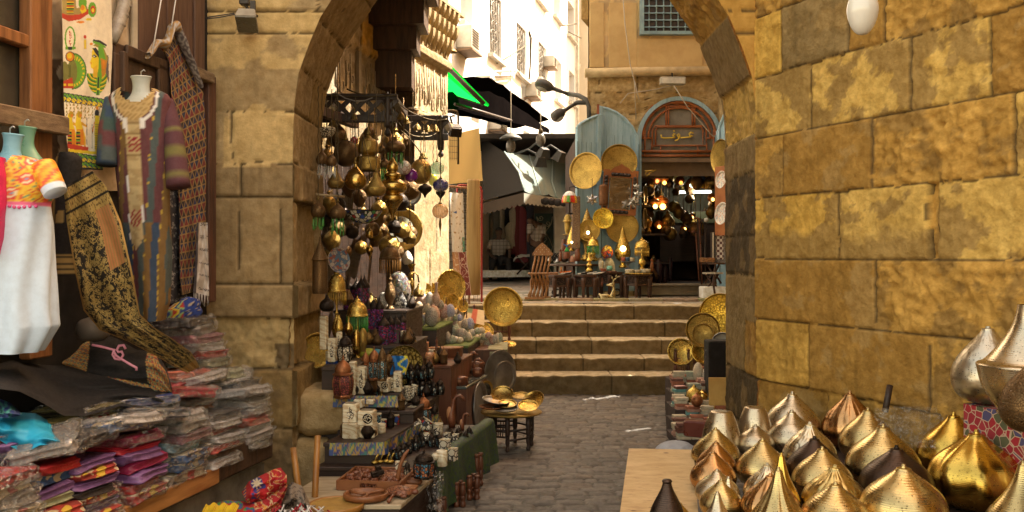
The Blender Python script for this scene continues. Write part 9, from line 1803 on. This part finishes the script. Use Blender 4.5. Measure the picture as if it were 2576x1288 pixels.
LM=[(365,757,97,905,'drum',PS,'pale silver lamp with a cut off top, in front of the stone jamb',0),(540,735,90,880,'drum',PS,'pale silver lamp with a flat top, right of the cut off one',0),(545,832,92,918,'squat',PS,'round silver lamp showing its pierced face below the flat topped one',0),(738,662,137,812,'onion',SS,'silver onion lamp in the back row left of the copper one',0),(1003,605,142,742,'onion',SS,'tallest silver onion lamp in the back row against the wall',0),(1040,660,130,850,'onion',CP,'swirled copper onion lamp in the back row',16),(735,757,122,885,'onion',SS,'very bright silver onion lamp in the second row',0),(830,822,132,975,'onion',HM,'hammered silver lamp with scale marks behind the dark bronze one',0),(855,897,140,1045,'onion',DB,'dark bronze onion lamp in the middle of the crowd',0),(1135,747,140,905,'onion',PG,'pale gold onion lamp right of the copper one',0),(1215,835,178,1005,'onion',PG,'large pale gold onion lamp with dotted rings in the middle',0),(1285,947,178,1130,'squat',DB,'large dark bronze lamp with overlapping circles, right of centre',0),(1395,612,135,745,'onion',SC,'scaled silver lamp wrapped in film against the wall',0),(1575,603,118,830,'cone',YG,'tall golden cone lamp behind the bright gold onion',0),(1585,772,172,965,'onion',YG,'bright yellow gold onion lamp left of the biggest gold one',0),(1705,867,218,1085,'squat',YG,'biggest shiny gold onion lamp at the right',8),(335,850,120,965,'onion',PG,'pale gold onion lamp at the left edge of the crowd, uppermost',0),(337,920,100,1035,'onion',CP,'copper gold lamp peeping above the copper one at the left edge',0),(322,972,114,1085,'onion',CP,'copper onion lamp at the left edge of the crowd',0),(343,1067,110,1155,'onion',SS,'silver onion lamp below the copper one at the left edge',0),(365,1118,108,1222,'onion',PG,'small gold lamp in front of the silver one at the left edge',0),(403,1107,85,1240,'cone',SS,'slim silver cone lamp right of the small gold one',0),(345,1187,95,1330,'cone',SS,'silver cone lamp cut by the bottom edge at the left',0),(582,907,130,1045,'onion',PG,'pale gold onion lamp with faint bands in the middle left',0),(607,1037,118,1165,'onion',HM,'hammered silver lamp below the banded pale gold one',0),(622,1092,140,1235,'onion',CP,'pale copper lamp partly behind the ridged cone lamp',14),(680,987,95,1225,'cone',YG,'tall gold cone lamp rising behind the ridged pale one',10),(665,1062,140,1300,'cone',PG,'tall ridged pale gold cone lamp at the front left',12),(895,952,150,1095,'onion',PG,'smooth pale gold onion lamp in the front middle',0),(962,1047,162,1185,'onion',HG,'hammered gold onion lamp below the smooth pale gold one',0),(965,1137,168,1270,'onion',PG,'pierced pale gold onion lamp cut by the bottom edge in the middle',0),(1322,1047,206,1235,'squat',PG,'largest pale gold onion lamp at the bottom edge right of centre',0),(1950,1030,170,1280,'cone',PG,'pale cone lamp cut off by the bottom right corner',0),(150,1243,52,1310,'onion',PG,'small gold lamp tip at the bottom edge by the plywood board',0)]
for tx,ty,hw,wy,kd,m,lab,fl in LM:
 u,vt=dc(tx,ty);h2=hw*.4791*1.06;vb=670.8+wy*.4791+.72*h2;Y=max(1.0*F/(vb-644),2.6);s=Y/F;r=h2*s;x=(u-1288)*s;H=1.5-(vt-644)*s*(1) - LTZ;H=max(H,r*1.1)
 t=thing('pierced_lamp',lab,'metal lamp',(x,Y,LTZ),R.uniform(0,6),'pierced metal lamps crowded on the low table')
 pr=smooth_prof([(a*r,b*H) for a,b in LP[kd]],5)
 md=(lambda a,q,fl=fl:1+(.045*math.cos(a*fl+q*5)*math.sin(PI*min(1,q*1.15))))if fl else (lambda a,q:1+.006*math.sin(3*a+q*7))
 mb=MB();mb.lathe(pr,56,cap=False,mod=md);sh_=mb.build('shade',m,t)
 if kd!='drum': mb=MB();mb.lathe([(.045*r+.004,H*.97),(.055*r+.004,H*.985),(.03*r+.003,H*1.0),(.03*r+.003,H*1.03),(0,H*1.035)],10);mb.build('finial',m if m is not DB else IRON,sh_)
 mb=MB();mb.lathe([(.62*r,-.0),(.66*r,.006),(.60*r,.014)],36,cap=False);mb.build('base_ring',m,t)
SCL[dc]=.4791
vase(dc,80,1117,1420,105,.5,[(1,0),(.98,.25),(.78,.50),(.50,.70),(.30,.84),(.22,.94),(.26,.97),(.18,1)],metal('dark_ringed',(.075,.052,.042),.42,.15,pierce=.4,ring=1.),'dark ringed cone lamp in front of the plywood board at the bottom','cone_lamp','metal lamp',5,50,None,3.3)
# raised stool with a red printed cloth, three more lamps on it
st=thing('covered_stool','box stool covered with a red printed cloth carrying three lamps','stool',(1.98,3.35,0));RPC=voro('red_print',[(.36,.02,.03),(.30,.02,.03),(.10,.10,.05),(.08,.07,.16),(.34,.03,.04)],30,edge=(.52,.36,.25),ew=.05,rough=.8,bump=.1)
sa=P(2424,1015,3.75);
mb=MB();zt=sa.z-.0;pts=[(sa.x,sa.y),(sa.x+.22,sa.y-.85),(sa.x+.9,sa.y-.6),(sa.x+.6,sa.y+.25)];vs=[(x-1.98,y-3.35,0) for x,y in pts]+[(x-1.98,y-3.35,zt) for x,y in pts]
def side(a,b,i,j):
 p=V(vs[4+i]).lerp(V(vs[4+j]),a);p.z-=zt*b;p+=V((-.02*math.sin(a*30)*b,-.01*b,0));return p
for i,j in ((0,1),(1,2),(3,0)): mb.grid(lambda a,b,i=i,j=j:side(a,b,i,j),30,10,0)
mb.grid(lambda a,b:V(vs[4]).lerp(V(vs[5]),a).lerp(V(vs[7]).lerp(V(vs[6]),a),b)+V((0,0,.004*nz(a*6,b*6))),16,16,0);mb.build('printed_cover',RPC,st)
for tx,ty,hw,by,kd,m,lab,Y in ((1765,313,178,705,'onion',SC,'big scaled silver lamp on the red covered stool',3.75),(1990,200,255,780,'vase',SS,'silver vase shaped lamp with a sharp shoulder on the red stool',3.25),(2010,480,170,860,'onion',BRZ,'bronze lamp at the right edge on the red stool',2.95)):
 u,v=dc(tx,by);s=Y/F*.4791;t=thing('pierced_lamp',lab,'metal lamp',P(u,v,Y),R.uniform(0,6),'lamps on the red stool');r=hw*s;H=(by-ty)*s
 mb=MB();mb.lathe(smooth_prof([(a*r,b*H) for a,b in LP[kd]],5),56,cap=False);mb.build('shade',m,t);mb=MB();mb.lathe([(.6*r,0),(.64*r,.008),(.58*r,.016)],36,cap=False);mb.build('base_ring',m,t)
mb=MB();a=P(*dc(1250,625),4.4);b=P(*dc(1225,760),4.35);mb.tube([a,b],.016,8);solo(mb,'wooden_stake',DKW,'dark wooden stake leaning on the wall behind the lamps','stake')
mb=MB();o0=P(*dc(1330,860),4.15)
mb.grid(lambda a,b:P(*dc(lerp(1170,1530,a)+30*nz(a*4,b*4),lerp(745,960,b)+40*math.sin(a*PI)*-.3),lerp(4.3,3.95,b)-.03*math.sin(a*9+b*7)-.04*nz(a*8,b*8,2.)),40,30,0);solo(mb,'plastic_film',FILM,'crumpled clear plastic film between the scaled lamp and the gold ones','plastic film')
# white glass bulb hanging close to the camera
hb=P(2170,88,2.6);s=2.6/F;t=thing('hanging_bulb','milk white glass bulb hanging in front of the golden wall','pendant lamp',hb);WGL=M('white_glass',(.72,.69,.62),.12,col2=(.66,.62,.54),vs=4,coat=.5)
mb=MB();mb.lathe(smooth_prof([(0,0),(13*s,3*s),(27*s,20*s),(37*s,50*s),(37*s,75*s),(28*s,105*s),(17*s,125*s),(13*s,135*s)],5),36);mb.build('globe',WGL,t);mb=MB();mb.lathe([(14*s,130*s),(15*s,160*s),(6*s,175*s),(3*s,400*s)],16);mb.build('holder',IRON,t)
# ================================================================ light, air and camera
SUN_EL=52;SUN_AZ=30     # elevation, and degrees of the sun's bearing from +X towards +Y
sd=V((math.cos(rad(SUN_EL))*math.cos(rad(SUN_AZ)),math.cos(rad(SUN_EL))*math.sin(rad(SUN_AZ)),math.sin(rad(SUN_EL))))
L=bpy.data.lights.new('sun','SUN');L.energy=3.2;L.angle=rad(.5);L.color=(1,.94,.80)
so=bpy.data.objects.new('sun',L);C.objects.link(so);so.rotation_euler=(-sd).to_track_quat('-Z','Y').to_euler();so.location=(20,5,25)
w=bpy.data.worlds.new('World');bpy.context.scene.world=w;w.use_nodes=True
nt=w.node_tree;nt.nodes.clear()
sk=nt.nodes.new('ShaderNodeTexSky');sk.sky_type='NISHITA';sk.sun_disc=False;sk.sun_elevation=rad(SUN_EL);sk.sun_rotation=math.atan2(sd.x,sd.y);sk.dust_density=2.5;sk.ozone_density=.6;sk.air_density=1.0
mx=nt.nodes.new('ShaderNodeMix');mx.data_type='RGBA';mx.blend_type='MULTIPLY';mx.inputs[0].default_value=1;mx.inputs[7].default_value=(1.36,.91,.51,1)
bg=nt.nodes.new('ShaderNodeBackground');bg.inputs[1].default_value=.15;ow=nt.nodes.new('ShaderNodeOutputWorld')
nt.links.new(sk.outputs[0],mx.inputs[6]);nt.links.new(mx.outputs[2],bg.inputs[0]);nt.links.new(bg.outputs[0],ow.inputs[0])
cam=bpy.data.cameras.new('camera');cam.sensor_width=36;cam.lens=36*F/2576;cam.clip_end=500;cam.clip_start=.05
co=bpy.data.objects.new('camera',cam);C.objects.link(co);co.location=(0,0,1.5);co.rotation_euler=(rad(90),0,0);bpy.context.scene.camera=co
sc=bpy.context.scene
sc.view_settings.view_transform='Standard';sc.view_settings.look='None';sc.view_settings.exposure=EXPO;sc.view_settings.gamma=1
sc.cycles.max_bounces=7;sc.cycles.diffuse_bounces=4;sc.cycles.glossy_bounces=3;sc.cycles.transparent_max_bounces=10;sc.cycles.transmission_bounces=4
sc.cycles.caustics_reflective=False;sc.cycles.caustics_refractive=False;sc.cycles.use_denoising=True;sc.cycles.sample_clamp_indirect=6
